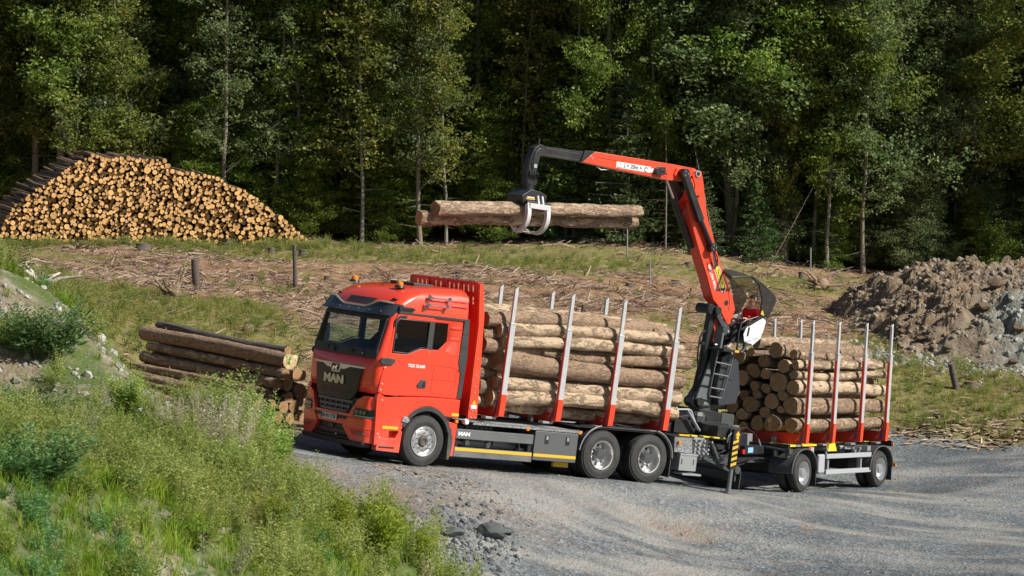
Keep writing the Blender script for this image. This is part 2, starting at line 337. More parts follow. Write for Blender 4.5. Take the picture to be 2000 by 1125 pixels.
for u, v, Y, dz in [(0, 625, 50, -.35), (200, 672, 48, -.35), (290, 730, 46, -.45), (470, 840, 44, -.5), (560, 915, 42.5, -.35), (640, 985, 41.5, -.3), (780, 1045, 41.5, -.25), (880, 1110, 43, -.25),
                    (0, 1125, 29, -.25), (250, 1125, 31, -.25), (500, 1125, 34, -.25), (720, 1125, 38.5, -.25), (0, 880, 37, -.25), (250, 880, 38.5, -.3), (450, 960, 38, -.3), (0, 740, 43, -.3), (150, 760, 43, -.2)]:
    p = at_depth(u, v, Y); p[2] += dz; kn.append(p)
for u, v, Y, z in [(0, 640, 56, 2.4), (200, 700, 54, 1.3), (300, 730, 52, .2), (470, 840, 49.5, -.8), (560, 915, 47, -1.6), (650, 985, 45.5, -2), (800, 1040, 46, -2.4), (930, 1110, 46, -2.6), (1000, 1125, 40, -2.6), (1000, 1125, 30, -3), (-600, 700, 40, 6.5), (-600, 1100, 28, 5.5)]:
    p = at_depth(u, v, Y); p[2] = z; kn.append(p)
kn = np.array(kn)
def tps(cp, lam=1e-3):
    n = len(cp); P = cp[:, :2] / 20
    d = np.linalg.norm(P[:, None] - P[None], axis=2); K = np.where(d > 0, d * d * np.log(d + 1e-12), 0) + lam * np.eye(n) * .01
    A = np.zeros((n + 3, n + 3)); A[:n, :n] = K; A[:n, n] = 1; A[:n, n + 1:] = P; A[n, :n] = 1; A[n + 1:, :n] = P.T
    w = np.linalg.solve(A, np.concatenate([cp[:, 2], np.zeros(3)]))
    def f(x, y):
        x = np.asarray(x, float).ravel() / 20; y = np.asarray(y, float).ravel() / 20; o = np.empty(len(x))
        for a in range(0, len(x), 20000):
            q = np.stack([x[a:a + 20000], y[a:a + 20000]], 1); d = np.linalg.norm(q[:, None] - P[None], axis=2)
            o[a:a + 20000] = (np.where(d > 0, d * d * np.log(d + 1e-12), 0)) @ w[:n] + w[n] + q @ w[n + 1:]
        return o
    return f
base_f = tps(ctrl); knoll_f = tps(kn)
def base_h(X, Y):
    xc = np.clip(X, -38, 42); yc = np.clip(Y, 30, 116)
    h = base_f(xc, yc).reshape(np.shape(X))
    return h + np.clip(Y - 117, 0, 18) * .16 + np.maximum(Y - 135, 0) * .5 - np.maximum(30 - Y, 0) * .04
def knoll_h(X, Y):
    h = knoll_f(np.clip(X, -16, 4), np.clip(Y, 26, 58)).reshape(np.shape(X))
    return h - np.maximum(X - 3, 0) * .6 - np.maximum(Y - 56, 0) * .5
def terrain(X, Y):
    X = np.asarray(X, float); Y = np.asarray(Y, float)
    b = base_h(X, Y); k = knoll_h(X, Y) + .22 * fbm(X * .45, Y * .45, 4, 5)
    far = sstep(68, 84, Y)
    b = b + far * (.22 * fbm(X * .22, Y * .22, 3, 9) + .10 * fbm(X * 1.1, Y * 1.1, 3, 3)) + .035 * fbm(X * .7, Y * .7, 4, 31)
    return np.where(k > b - .3, np.log(np.exp(np.clip((k - b) * 4, -30, 30)) + 1) / 4 + b, b)
def ground_z(x, y): return float(terrain(np.array([x]), np.array([y]))[0])
def ground_at(u, v, y0=24):
    r = ray(u, v); Ys = np.arange(y0, 260, .2); X = r[0] / r[1] * Ys; Z = CAMZ + r[2] / r[1] * Ys
    h = terrain(X, Ys); i = np.argmax(Z < h)
    return Vector((X[i], Ys[i], h[i]))
# road outline on the ground (world metres)
ROADPX = [(560, 1125), (860, 1110), (800, 1062), (700, 990), (640, 950), (560, 900), (540, 870), (560, 838), (800, 800), (1000, 800), (1300, 835), (1500, 835), (1740, 838), (1800, 852), (1880, 862), (2000, 874), (2100, 880)]
def road_poly():
    P = []
    for u, v in ROADPX:
        if u < 880 and v > 890: Y = {560: 44, 860: 46, 800: 47, 700: 48.5, 640: 50}.get(u, 53); p = at_depth(u, v, Y)
        else:
            r = ray(u, v); Ys = np.arange(50, 120, .2); X = r[0] / r[1] * Ys; i = np.argmax(CAMZ + r[2] / r[1] * Ys < base_h(X, Ys)); p = (X[i], Ys[i])
        P.append((p[0], p[1]))
    P[0:1] = [(-8, 20), (-4, 42)]
    return np.array(P + [(45, 66), (60, 20)])
RP = road_poly()
def signed(Px, Py, poly):
    """approx signed distance, positive inside"""
    x = Px.ravel(); y = Py.ravel(); ins = np.zeros(len(x), bool); dm = np.full(len(x), 1e9); n = len(poly)
    for i in range(n):
        x1, y1 = poly[i]; x2, y2 = poly[(i + 1) % n]
        c = ((y1 > y) != (y2 > y)) & (x < (x2 - x1) * (y - y1) / (y2 - y1 + 1e-12) + x1); ins ^= c
        t = np.clip(((x - x1) * (x2 - x1) + (y - y1) * (y2 - y1)) / ((x2 - x1) ** 2 + (y2 - y1) ** 2 + 1e-9), 0, 1)
        dm = np.minimum(dm, np.hypot(x - x1 - t * (x2 - x1), y - y1 - t * (y2 - y1)))
    return np.where(ins, dm, -dm).reshape(Px.shape)
# green patches on the clearing: pixel anchor on the ground -> (X, Y), radii in metres
GREEN = []
for u, v, rx, ry, w in [(60, 560, 5, 12, 1), (200, 620, 5, 8, 1.1), (120, 510, 4, 5, .7), (330, 600, 3, 5, .8), (700, 490, 9, 6, .9), (1000, 497, 8, 6, .9), (500, 480, 7, 4, .6), (1250, 510, 6, 4, .7), (830, 500, 5, 6, .6),
                        (1830, 800, 5, 4.5, 1.1), (1780, 730, 3.2, 5, 1), (1960, 810, 4, 4, .9), (1560, 600, 3, 5, .5), (1330, 620, 2.5, 5, .7), (460, 640, 3, 5, .6), (1380, 740, 2, 4, .9), (1600, 560, 4, 4, .7), (1150, 520, 2, 4, .6), (290, 480, 5, 3, .6), (650, 560, 1.5, 3, .3)]:
    r = ray(u, v); Ys = np.arange(50, 130, .2); X = r[0] / r[1] * Ys; i = np.argmax(CAMZ + r[2] / r[1] * Ys < base_h(X, Ys)); GREEN.append((X[i], Ys[i], rx, ry, w))
def green_w(X, Y):
    g = 0
    for x, y, rx, ry, w in GREEN: g = g + w * np.exp(-((X - x) / rx) ** 2 - ((Y - y) / ry) ** 2)
    g = g * .64 - .12 + .75 * fbm(X * .35, Y * .35, 5, 77)
    return np.clip(g, 0, 1)
def masks(X, Y):
    k = knoll_h(X, Y); b = base_h(X, Y); kn_ = sstep(-.5, .4, k - b) * sstep(66, 56, Y)
    rd = signed(X, Y, RP) + .5 * fbm(X * .8, Y * .8, 3, 40); rd = np.where(kn_ > .5, -2.0, rd)
    return rd, kn_, green_w(X, Y)
def axis(a, b, fine0, fine1, st, grow):
    v = list(np.arange(fine0, fine1 + 1e-6, st)); s = st; x = fine1
    while x < b: s *= grow; x += s; v.append(x)
    s = st; x = fine0
    while x > a: s *= grow; x -= s; v.insert(0, x)
    return np.array(v)
xs = axis(-420, 420, -27, 27, .22, 1.22); ys = axis(-60, 620, 27, 122, .25, 1.22)
GX, GY = np.meshgrid(xs, ys); GZ = terrain(GX, GY); rd, knm, gm = masks(GX, GY)
nx, ny = len(xs), len(ys); idx = np.arange(nx * ny).reshape(ny, nx)
F = np.stack([idx[:-1, :-1], idx[:-1, 1:], idx[1:, 1:], idx[1:, :-1]], -1).reshape(-1, 4)
fr = (rd.ravel()[F].mean(1) > -.25)
def ground_mat():
    m, t, b = mat('ground_surface'); L = t.links; b.inputs['Roughness'].default_value = .95; b.inputs['Specular IOR Level'].default_value = .15
    tc = nd(t, 'ShaderNodeTexCoord'); P = tc.outputs['Object']
    def noise(sc, det=6, rough=.6, mapsc=None):
        n = nd(t, 'ShaderNodeTexNoise', i_Scale=sc, i_Detail=float(det), i_Roughness=rough)
        if mapsc: mp = nd(t, 'ShaderNodeMapping'); mp.inputs['Scale'].default_value = mapsc; L.new(P, mp.inputs['Vector']); L.new(mp.outputs[0], n.inputs['Vector'])
        else: L.new(P, n.inputs['Vector'])
        return n.outputs[0]
    def mix(f, a, c, mode='MIX'):
        x = nd(t, 'ShaderNodeMix', data_type='RGBA', blend_type=mode)
        if isinstance(f, (int, float)): x.inputs[0].default_value = f
        else: L.new(f, x.inputs[0])
        for s_, k in ((a, 6), (c, 7)):
            if isinstance(s_, tuple): x.inputs[k].default_value = (*s_, 1)
            else: L.new(s_, x.inputs[k])
        return x.outputs[2]
    def attr(n): return nd(t, 'ShaderNodeAttribute', attribute_name=n).outputs['Fac']
    # gravel
    vo = nd(t, 'ShaderNodeTexVoronoi', i_Scale=16.0); L.new(P, vo.inputs['Vector'])
    g1 = ramp(t, [(0, (.085, .098, .108)), (.45, (.155, .175, .19)), (.8, (.225, .25, .262)), (1, (.36, .375, .38))], vo.outputs['Color'])
    g2 = ramp(t, [(.30, (.46, .48, .51)), (.5, (.86, .87, .88)), (.66, (1.3, 1.26, 1.2))], noise(.28, 7, .6, (1, .7, 1)))
    gravel = mix(1.0, g1.outputs[0], g2.outputs[0], 'MULTIPLY')
    gravel = mix(ramp(t, [(.50, (0, 0, 0)), (.62, (1, 1, 1))], noise(.5, 5, .6, (.45, 1.6, 1))).outputs[0], gravel, (.29, .29, .275))
    f3 = nd(t, 'ShaderNodeMath', operation='MULTIPLY'); L.new(ramp(t, [(.60, (0, 0, 0)), (.70, (.8, .8, .8))], noise(.8, 7, .7)).outputs[0], f3.inputs[0]); f3.inputs[1].default_value = .8
    gravel = mix(f3.outputs[0], gravel, (.25, .185, .13))
    gravel = mix(attr('dirt'), gravel, (.25, .185, .14))
    gravel = mix(attr('track'), gravel, (.34, .335, .315))
    # clearing soil with litter
    s1 = ramp(t, [(.25, (.12, .062, .036)), (.45, (.29, .185, .125)), (.6, (.44, .32, .225)), (.8, (.58, .47, .34))], noise(3.2, 9, .75))
    s2 = ramp(t, [(.3, (.75, .62, .5)), (.7, (1.12, 1.08, 1.0))], noise(.35, 4))
    soil = mix(1.0, s1.outputs[0], s2.outputs[0], 'MULTIPLY')
    gcol = ramp(t, [(.25, (.09, .10, .03)), (.5, (.20, .19, .065)), (.75, (.36, .32, .13))], noise(4.0, 7, .7)).outputs[0]
    gn = nd(t, 'ShaderNodeMath', operation='MULTIPLY_ADD'); gn.inputs[1].default_value = 1.2; L.new(noise(1.3, 7, .7), gn.inputs[2]); L.new(attr('green'), gn.inputs[0])
    soil = mix(ramp(t, [(.62, (0, 0, 0)), (1.0, (.9, .9, .9))], gn.outputs[0]).outputs[0], soil, gcol)
    # knoll: stony earth
    kc = ramp(t, [(.3, (.12, .09, .055)), (.5, (.27, .22, .16)), (.62, (.40, .37, .33)), (.75, (.55, .54, .52))], noise(2.0, 9, .72)).outputs[0]
    kc = mix(ramp(t, [(.42, (1, 1, 1)), (.6, (0, 0, 0))], noise(.9, 5)).outputs[0], kc, (.10, .14, .04))
    soil = mix(attr('knoll'), soil, kc)
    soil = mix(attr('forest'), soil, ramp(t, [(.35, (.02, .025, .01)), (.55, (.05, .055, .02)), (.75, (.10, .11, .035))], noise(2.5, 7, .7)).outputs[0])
    rs = nd(t, 'ShaderNodeMapRange'); rs.inputs[1].default_value = -.35; rs.inputs[2].default_value = .3; L.new(attr('road'), rs.inputs[0])
    nz = nd(t, 'ShaderNodeMath', operation='MULTIPLY_ADD'); nz.inputs[1].default_value = .9; nz.inputs[2].default_value = -.45; L.new(noise(2.2, 6), nz.inputs[0])
    ad = nd(t, 'ShaderNodeMath', operation='ADD', use_clamp=True); L.new(rs.outputs[0], ad.inputs[0]); L.new(nz.outputs[0], ad.inputs[1])
    L.new(mix(ad.outputs[0], soil, gravel), b.inputs['Base Color'])
    hh = nd(t, 'ShaderNodeMath', operation='MULTIPLY_ADD'); hh.inputs[1].default_value = .35; L.new(vo.outputs['Distance'], hh.inputs[0]); hb = nd(t, 'ShaderNodeMath', operation='MULTIPLY_ADD'); hb.inputs[1].default_value = 1.6; L.new(noise(1.1, 8, .72), hb.inputs[0]); L.new(noise(5, 8, .7), hb.inputs[2]); L.new(hb.outputs[0], hh.inputs[2])
    bp = nd(t, 'ShaderNodeBump', i_Strength=.8, i_Distance=.09); L.new(hh.outputs[0], bp.inputs['Height']); L.new(bp.outputs[0], b.inputs['Normal'])
    return m
GROUND = ground_mat()
# reddish earth patch ahead of the truck, pale wheel tracks curving over the gravel
def blob(X, Y, u, v, rx, ry, Yd=None):
    p = ground_at(u, v, 40); return np.exp(-(((X - p.x) / rx) ** 2 + ((Y - p.y) / ry) ** 2))
dirt = .7 * np.clip(1.0 * blob(GX, GY, 680, 948, 1.6, .8) + .6 * blob(GX, GY, 640, 930, 1.2, .9) + .5 * blob(GX, GY, 900, 985, 2.0, .6) + .5 * blob(GX, GY, 1000, 930, 1.2, .5) + .9 * blob(GX, GY, 1330, 1040, 1.1, .5), 0, 1) * sstep(-.5, .5, fbm(GX * 1.3, GY * 1.3, 4, 12) + .3)
def track(pts, wid):
    P = [ground_at(u, v, 44) for u, v in pts]; d = np.full(GX.size, 1e9); x = GX.ravel(); y = GY.ravel()
    for a, c in zip(P[:-1], P[1:]):
        t = np.clip(((x - a.x) * (c.x - a.x) + (y - a.y) * (c.y - a.y)) / ((c.x - a.x) ** 2 + (c.y - a.y) ** 2), 0, 1)
        d = np.minimum(d, np.hypot(x - a.x - t * (c.x - a.x), y - a.y - t * (c.y - a.y)))
    return np.exp(-(d / wid) ** 2).reshape(GX.shape)
tk = .75 * track([(1995, 905), (1800, 925), (1600, 950), (1400, 975), (1150, 960), (900, 930), (640, 915)], .55) + .5 * track([(1995, 940), (1750, 975), (1450, 1010), (1200, 1005), (950, 960)], .35) + .5 * track([(2000, 885), (1850, 900)], .4) \
    + .55 * track([(900, 965), (1200, 1030), (1450, 1055), (1700, 1090), (1990, 1110)], .35)
tk = np.clip(tk * sstep(-.9, .5, fbm(GX * .9, GY * .9, 4, 88)), 0, 1)
# pressed rut beside the pale track
rut = track([(1275, 1025), (1330, 1045), (1380, 1056)], .14) + .6 * track([(1572, 985), (1578, 1050), (1590, 1085)], .06); GZ = GZ - .07 * rut + .05 * track([(1290, 1022), (1345, 1040), (1395, 1052)], .12)
dirt = np.clip(dirt + .9 * np.clip(rut, 0, 1), 0, 1)
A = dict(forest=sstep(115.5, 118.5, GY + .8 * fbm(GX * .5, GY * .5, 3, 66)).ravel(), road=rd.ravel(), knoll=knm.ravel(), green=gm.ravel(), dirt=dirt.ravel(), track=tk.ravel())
V = np.stack([GX.ravel(), GY.ravel(), GZ.ravel()], 1)
for nm, sel in (('ground', ~fr), ('gravel_road', fr)):
    f = F[sel]; u_, inv = np.unique(f, return_inverse=True)
    o = link(nm, npmesh(nm, V[u_], inv.reshape(-1, 4), [GROUND], smooth=True, attrs={k: a[u_] for k, a in A.items()}))
    tag(o, kind='structure')

# ------------------------------------------------------------------ scatter helpers
def in_view(X, Y, Z=None, m=60):
    d = Y * math.cos(PITCH); u = 1000 + FPX * X / Y
    return (u > -m - 2500 / Y) & (u < 2000 + m + 2500 / Y)
def rot_rand(n, tilt=1.0):
    """random rotation matrices (n,3,3): spin about z plus tilt"""
    a = rng.uniform(0, 2 * np.pi, n); b = rng.normal(0, tilt, n); c = rng.normal(0, tilt, n)
    ca, sa, cb, sb, cc, sc = np.cos(a), np.sin(a), np.cos(b), np.sin(b), np.cos(c), np.sin(c); Z0 = np.zeros(n); O = np.ones(n)
    Rz = np.stack([ca, -sa, Z0, sa, ca, Z0, Z0, Z0, O], 1).reshape(n, 3, 3); Ry = np.stack([cb, Z0, sb, Z0, O, Z0, -sb, Z0, cb], 1).reshape(n, 3, 3); Rx = np.stack([O, Z0, Z0, Z0, cc, -sc, Z0, sc, cc], 1).reshape(n, 3, 3)
    return Rz @ Ry @ Rx
def scatter(tv, tf, pos, sc, Rm, shade_t=None, jit=.35, name='', mats=(), smooth=False, sc3=None):
    """instances of one small template merged into a mesh"""
    n = len(pos); k = len(tv); v = tv[None] * (sc3[:, None, :] if sc3 is not None else sc[:, None, None])
    v = np.einsum('nij,nkj->nki', Rm, v) + pos[:, None]
    f = tf[None] + (np.arange(n) * k)[:, None, None]
    sh = np.clip((shade_t if shade_t is not None else np.full(k, .5))[None] + rng.uniform(-jit, jit, n)[:, None], 0, 1)
    return v.reshape(-1, 3), f.reshape(-1, tf.shape[1]), sh.ravel()
def join(parts):
    V = []; Fs = []; A = []; b = 0
    for v, f, a in parts: V.append(v); Fs.append(f + b); A.append(a); b += len(v)
    return np.concatenate(V), np.concatenate(Fs), np.concatenate(A)
def blades(nb, h, spread, w, droop=.3, segs=2):
    """tuft template of nb bent grass blades"""
    V = []; F = []; A = []
    for i in range(nb):
        a = rng.uniform(0, 2 * math.pi); r = rng.uniform(0, spread); b = np.array([math.cos(a) * r, math.sin(a) * r, 0]); l = rng.uniform(0, 2 * math.pi)
        ln = rng.uniform(.15, .6) * h; d = np.array([math.cos(l) * ln, math.sin(l) * ln, 0]); s = np.array([-math.sin(l + .6), math.cos(l + .6), 0]) * w; hh = h * rng.uniform(.55, 1)
        k = len(V); sh = rng.uniform(.3, .9)
        V += [b - s, b + s, b + d * .35 + s * .8 + [0, 0, hh * .6], b + d * .35 - s * .8 + [0, 0, hh * .6], b + d * 1.0 + s * .2 + [0, 0, hh * (1 - droop * .3)], b + d - s * .2 + [0, 0, hh * (1 - droop * .3)]]
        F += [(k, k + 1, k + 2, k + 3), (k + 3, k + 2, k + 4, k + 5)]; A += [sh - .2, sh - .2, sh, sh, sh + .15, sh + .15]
    return np.array(V), np.array(F), np.array(A)
def weed(nst, h, spread, leaf, nl, stalk=.006, tipfluff=0):
    """bushy weed template: leaning stems carrying many small leaves"""
    V = []; F = []; A = []
    for i in range(nst):
        a = rng.uniform(0, 2 * math.pi); lean = rng.uniform(.1, .55) * spread; hh = h * rng.uniform(.55, 1); sh0 = rng.uniform(.25, .75)
        e = np.array([math.cos(a) * lean, math.sin(a) * lean, hh]); b0 = np.array([math.cos(a), math.sin(a), 0]) * rng.uniform(0, .25) * spread
        k = len(V); s = np.array([-math.sin(a), math.cos(a), 0]) * stalk
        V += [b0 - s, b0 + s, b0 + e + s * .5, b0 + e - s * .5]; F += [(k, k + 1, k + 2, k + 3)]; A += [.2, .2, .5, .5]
        for j in range(nl):
            t = rng.uniform(.12, 1.02) ** .8; p = b0 + e * [t ** 1.4, t ** 1.4, t]; th = rng.uniform(0, 2 * math.pi); L = leaf * (1.25 - .75 * t) * rng.uniform(.6, 1.3)
            up = rng.uniform(-.1, .9); d = np.array([math.cos(th), math.sin(th), up]); d /= np.linalg.norm(d); q = np.cross(d, rng.normal(size=3)); q /= np.linalg.norm(q) + 1e-9; q *= L * .16
            off = d * L * rng.uniform(.0, .7); k = len(V)
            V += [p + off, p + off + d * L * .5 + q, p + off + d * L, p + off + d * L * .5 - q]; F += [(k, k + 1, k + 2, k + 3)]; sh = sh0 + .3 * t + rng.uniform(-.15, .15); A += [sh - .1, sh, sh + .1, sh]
    return np.array(V), np.array(F), np.clip(np.array(A), 0, 1)
def pts_ground(n, x0, x1, y0, y1, dens):
    X = rng.uniform(x0, x1, n); Y = rng.uniform(y0, y1, n); k = in_view(X, Y); X = X[k]; Y = Y[k]
    r_, k_, g_ = masks(X, Y); k = rng.uniform(0, 1, len(X)) < dens(X, Y, r_, k_, g_); X = X[k]; Y = Y[k]
    return np.stack([X, Y, terrain(X, Y)], 1)
def put_stuff(name, label, parts, m, smooth=False):
    v, f, a = join(parts); o = link(name, npmesh(name, v, f, [m], smooth=smooth, attrs={'shade': a})); tag(o, label, None, None, 'stuff'); return o

# --- grass and herbs on the clearing
P = pts_ground(60000, -24, 24, 62, 118, lambda X, Y, r, k, g: np.where((r < -.1) & (k < .3), np.clip(g * 1.5 - .35, .03, .8) * (1 - .8 * sstep(108, 113, Y)), 0))
parts = []
for i in range(4):
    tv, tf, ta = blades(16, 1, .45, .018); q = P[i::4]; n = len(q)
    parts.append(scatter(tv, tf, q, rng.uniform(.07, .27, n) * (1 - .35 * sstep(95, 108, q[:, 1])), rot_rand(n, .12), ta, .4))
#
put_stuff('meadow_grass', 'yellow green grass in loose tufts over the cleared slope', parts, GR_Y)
P = pts_ground(18000, -24, 24, 62, 118, lambda X, Y, r, k, g: np.where((r < -.3) & (k < .3), (np.clip(g * 1.6 - .75, 0, .5) + .012) * (1 - .85 * sstep(108, 113, Y)), 0))
parts = []
for i in range(3):
    tv, tf, ta = weed(9, 1, .8, .2, 16, .01); q = P[i::3]; n = len(q)
    parts.append(scatter(tv, tf, q, rng.uniform(.15, .42, n), rot_rand(n, .1), ta, .4))
put_stuff('low_herbs', 'green leafy herbs growing among the brushwood', parts, HERB)
# --- brushwood
P = pts_ground(90000, -25, 25, 64, 117, lambda X, Y, r, k, g: np.where((r < -.4) & (k < .3), np.clip(1.0 - g * 1.0, .12, 1) * np.clip(.45 + 1.6 * fbm(X * .5, Y * .5, 4, 55), .12, 1), 0))
st = np.array([[-.5, -1, 0], [.5, -.7, 0], [.5, .7, .2], [-.5, 1, 0], [0, 0, 1.4], [.5, 0, .9]], float); sf = np.array([(0, 1, 5, 4), (1, 2, 5, 5), (2, 3, 4, 5), (3, 0, 4, 4)])
n = len(P); L = rng.gamma(2.0, .18, n) + .10; w = rng.uniform(.005, .017, n) * (1 + L * .5)
P[:, 2] += rng.uniform(.01, .12, n)
put_stuff('brushwood', 'dry brown branches and bark litter strewn over the clearing', [scatter(st, sf, P, None, rot_rand(n, .22), None, .5, sc3=np.stack([L, w, w], 1))], TWIG)
# --- foreground knoll cover
def kd(X, Y, r, k, g): return np.where(k > .35, 1.0, 0)
bare = [ground_at(u, v) for u, v in ((100, 690), (200, 745), (60, 740), (160, 720), (250, 770), (20, 700), (190, 690))]
def bare_w(X, Y):
    b = 0
    for p in bare: b = b + 1.3 * np.exp(-((X - p.x) / .95) ** 2 - ((Y - p.y) / 1.7) ** 2)
    return np.clip(b, 0, 1)
def lushk(X, Y, r, k, g):
    return np.where(k > .35, np.clip(.75 + .8 * fbm(X * .5, Y * .5, 4, 61), .25, 1) * (1 - .97 * bare_w(X, Y)), 0)
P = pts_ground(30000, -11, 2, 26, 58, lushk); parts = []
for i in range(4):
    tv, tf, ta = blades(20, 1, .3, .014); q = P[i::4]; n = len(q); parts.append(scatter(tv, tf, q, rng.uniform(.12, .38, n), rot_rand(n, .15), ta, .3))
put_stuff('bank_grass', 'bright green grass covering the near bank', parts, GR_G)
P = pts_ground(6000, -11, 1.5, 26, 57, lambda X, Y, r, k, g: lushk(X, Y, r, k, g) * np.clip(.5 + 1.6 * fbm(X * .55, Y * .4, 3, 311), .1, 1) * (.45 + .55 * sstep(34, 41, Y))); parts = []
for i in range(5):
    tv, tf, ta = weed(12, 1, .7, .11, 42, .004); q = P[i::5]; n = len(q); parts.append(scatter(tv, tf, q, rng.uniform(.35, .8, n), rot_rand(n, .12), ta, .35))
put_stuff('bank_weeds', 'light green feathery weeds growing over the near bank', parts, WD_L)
P = pts_ground(4200, -11, 1.5, 26, 54, lambda X, Y, r, k, g: lushk(X, Y, r, k, g) * (.25 + .75 * sstep(44, 35, Y)) * np.clip(.5 - 1.6 * fbm(X * .55, Y * .4, 3, 311), .1, 1)); parts = []
for i in range(3):
    tv, tf, ta = weed(14, 1, .8, .12, 40, .004); q = P[i::3]; n = len(q); parts.append(scatter(tv, tf, q, rng.uniform(.25, .5, n), rot_rand(n, .12), ta, .25))
put_stuff('bank_herbs', 'darker green herbs low on the near bank', parts, WD_D)
P = pts_ground(2200, -11, 1.5, 28, 56, lambda X, Y, r, k, g: lushk(X, Y, r, k, g) * np.clip(fbm(X * .6, Y * .6, 3, 99) * 1.5 + .15, 0, 1)); parts = []
for i in range(2):
    tv, tf, ta = weed(12, 1, .5, .045, 34, .004); q = P[i::2]; n = len(q); parts.append(scatter(tv, tf, q, rng.uniform(.45, .8, n), rot_rand(n, .12), ta, .25))
P_ = P; parts_ = parts
P = pts_ground(900, -9, 1.0, 34, 50, lambda X, Y, r, k, g: lushk(X, Y, r, k, g) * np.clip(.6 + 1.8 * fbm(X * .7, Y * .5, 3, 411), .05, 1)); parts = []
for i in range(4):
    tv, tf, ta = weed(9, 1, .35, .07, 75, .004); q = P[i::4]; n = len(q); parts.append(scatter(tv, tf, q, rng.uniform(.6, 1.1, n), rot_rand(n, .1), ta, .3))
put_stuff('tall_mugwort', 'tall feathery pale green mugwort plants standing on the near bank', parts, leafm('mugwort_tall', (.14, .20, .045), (.31, .40, .10), (.52, .58, .20), .5, .6))
P = P_; parts = parts_
put_stuff('dry_grass', 'straw coloured dry stalks standing among the bank weeds', parts, GR_D)
# --- individual weed bushes on the bank
def bush_mesh(name, m, *a):
    tv, tf, ta = weed(*a); return npmesh(name, tv, tf, [m], attrs={'shade': ta})
BM = [bush_mesh('weed_bush', WD_L, 46, 1, .8, .10, 60, .004), bush_mesh('weed_bush', WD_L, 40, 1, .9, .12, 60, .004), bush_mesh('weed_bush', WD_D, 60, 1, 1.5, .13, 70, .005), bush_mesh('weed_bush', GR_D, 60, 1, .9, .05, 60, .004), bush_mesh('weed_bush', GR_G, 40, 1, .8, .14, 50, .005)]
for u, v, k, h, wd, lb in [
    (85, 705, 2, .95, 1.0, 'dense dark green rounded bush above the bare stones of the bank'),
    (20, 690, 1, .6, .9, 'grey green bush at the left edge beside the dark rounded bush'),
    (440, 915, 3, 1.15, 1.1, 'dry grey brown seeding weed clump just right of the other dry one'),
    (500, 870, 0, 1.15, 1.1, 'tall pale green mugwort bush beside the roadside log stack'),
    (545, 905, 1, .95, .9, 'light green mugwort bush whose tip reaches in front of the truck bumper'),
    (440, 850, 0, 1.05, 1.0, 'tall yellow green mugwort bush in front of the stacked logs'),
    (385, 900, 3, 1.1, 1.1, 'dry grey brown seeding weed clump in the middle of the bank'),
    (330, 870, 3, .8, .9, 'smaller dry grey clump left of the middle of the bank'),
    (160, 880, 3, .7, .9, 'dry pale weed clump on the left part of the bank'),
    (470, 960, 1, .8, 1.0, 'grey green weed bush below the tall mugwort'),
    (590, 975, 0, .6, .9, 'light green weed bush at the edge of the gravel'),
    (650, 1060, 4, .9, .8, 'bright green upright weed bush on the lower bank'),
    (740, 1090, 4, .95, .9, 'bright green tall weed clump nearest the gravel at the bottom'),
    (820, 1110, 4, .6, .8, 'small green weed clump at the lowest tip of the bank'),
    (300, 700, 1, .5, .8, 'small weed bush on the crest near the far end of the log stack'),
    (250, 810, 1, .7, 1.0, 'blue green weed bush beside the pale stones'),
    (70, 850, 2, .8, 1.0, 'dark green bush on the left of the bank under the bare stones'),
    (60, 960, 2, .75, 1.1, 'dark green spreading bush at the lower left'),
    (200, 930, 2, .6, 1.0, 'dark green low bush beside the dry pale clump'),
    (380, 1000, 4, .6, 1.0, 'green leafy bush by the small bare stone on the lower bank'),
    (520, 1060, 4, .75, .9, 'green upright bush in the middle of the lower bank')]:
    p = ground_at(u, v); o = link('weed_bush', BM[k]); o.location = p - Vector((0, 0, .04)); o.rotation_euler = (0, 0, rng.uniform(0, 6)); o.scale = (h * wd, h * wd, h)
    tag(o, lb, 'bush', 'weed bushes on the near bank')

# ------------------------------------------------------------------ rocks and the earth mound
def rock_mesh(name, seed, m, sub=2, amp=.28, flat=.75):
    bm = bmesh.new(); bmesh.ops.create_icosphere(bm, subdivisions=sub, radius=1); r = np.random.default_rng(seed); pl = [(Vector(r.normal(size=3)).normalized(), r.uniform(.55, .9)) for _ in range(9)]
    for v in bm.verts:
        for n_, d in pl:
            q = v.co.dot(n_)
            if q > d: v.co -= n_ * (q - d)
        v.co *= 1 + amp * (r.uniform(-.3, .3)); v.co.z *= flat
    me = bpy.data.meshes.new(name); bm.to_mesh(me); bm.free(); me.materials.append(m)
    a = me.attributes.new('shade', 'FLOAT', 'POINT'); a.data.foreach_set('value', np.clip(r.normal(.5, .12, len(me.vertices)), 0, 1)); return me
def tmpl(me):
    v = np.empty(len(me.vertices) * 3); me.vertices.foreach_get('co', v); f = np.array([tuple(p.vertices) for p in me.polygons]); return v.reshape(-1, 3), f
RT1 = [tmpl(rock_mesh('r', s, GROUND, 1, .35)) for s in (1, 2, 3, 4)]
def stones(P, s0, s1, jit=.35, tilt=.6, pw=2.5):
    parts = []
    for i, (tv, tf) in enumerate(RT1):
        q = P[i::4]; n = len(q); sc = s0 + (s1 - s0) * rng.uniform(0, 1, n) ** pw; parts.append(scatter(tv, tf, q, sc, rot_rand(n, tilt), None, jit))
    return parts
P = pts_ground(24000, -12, 24, 40, 80, lambda X, Y, r, k, g: np.where(r > -.4, .25 + .75 * (r < .4), 0))
put_stuff('loose_gravel', 'loose grey stones lying on the gravel road', stones(P, .008, .045, pw=5), STONE)
P = pts_ground(9000, -11, 0, 27, 58, lambda X, Y, r, k, g: np.where(k > .4, bare_w(X, Y), 0))
put_stuff('bank_stones', 'pale broken stones in the bare patches of the near bank', stones(P, .02, .12, pw=5), leafm('bank_rock', (.14, .14, .12), (.28, .27, .24), (.45, .44, .41), 0, .95))
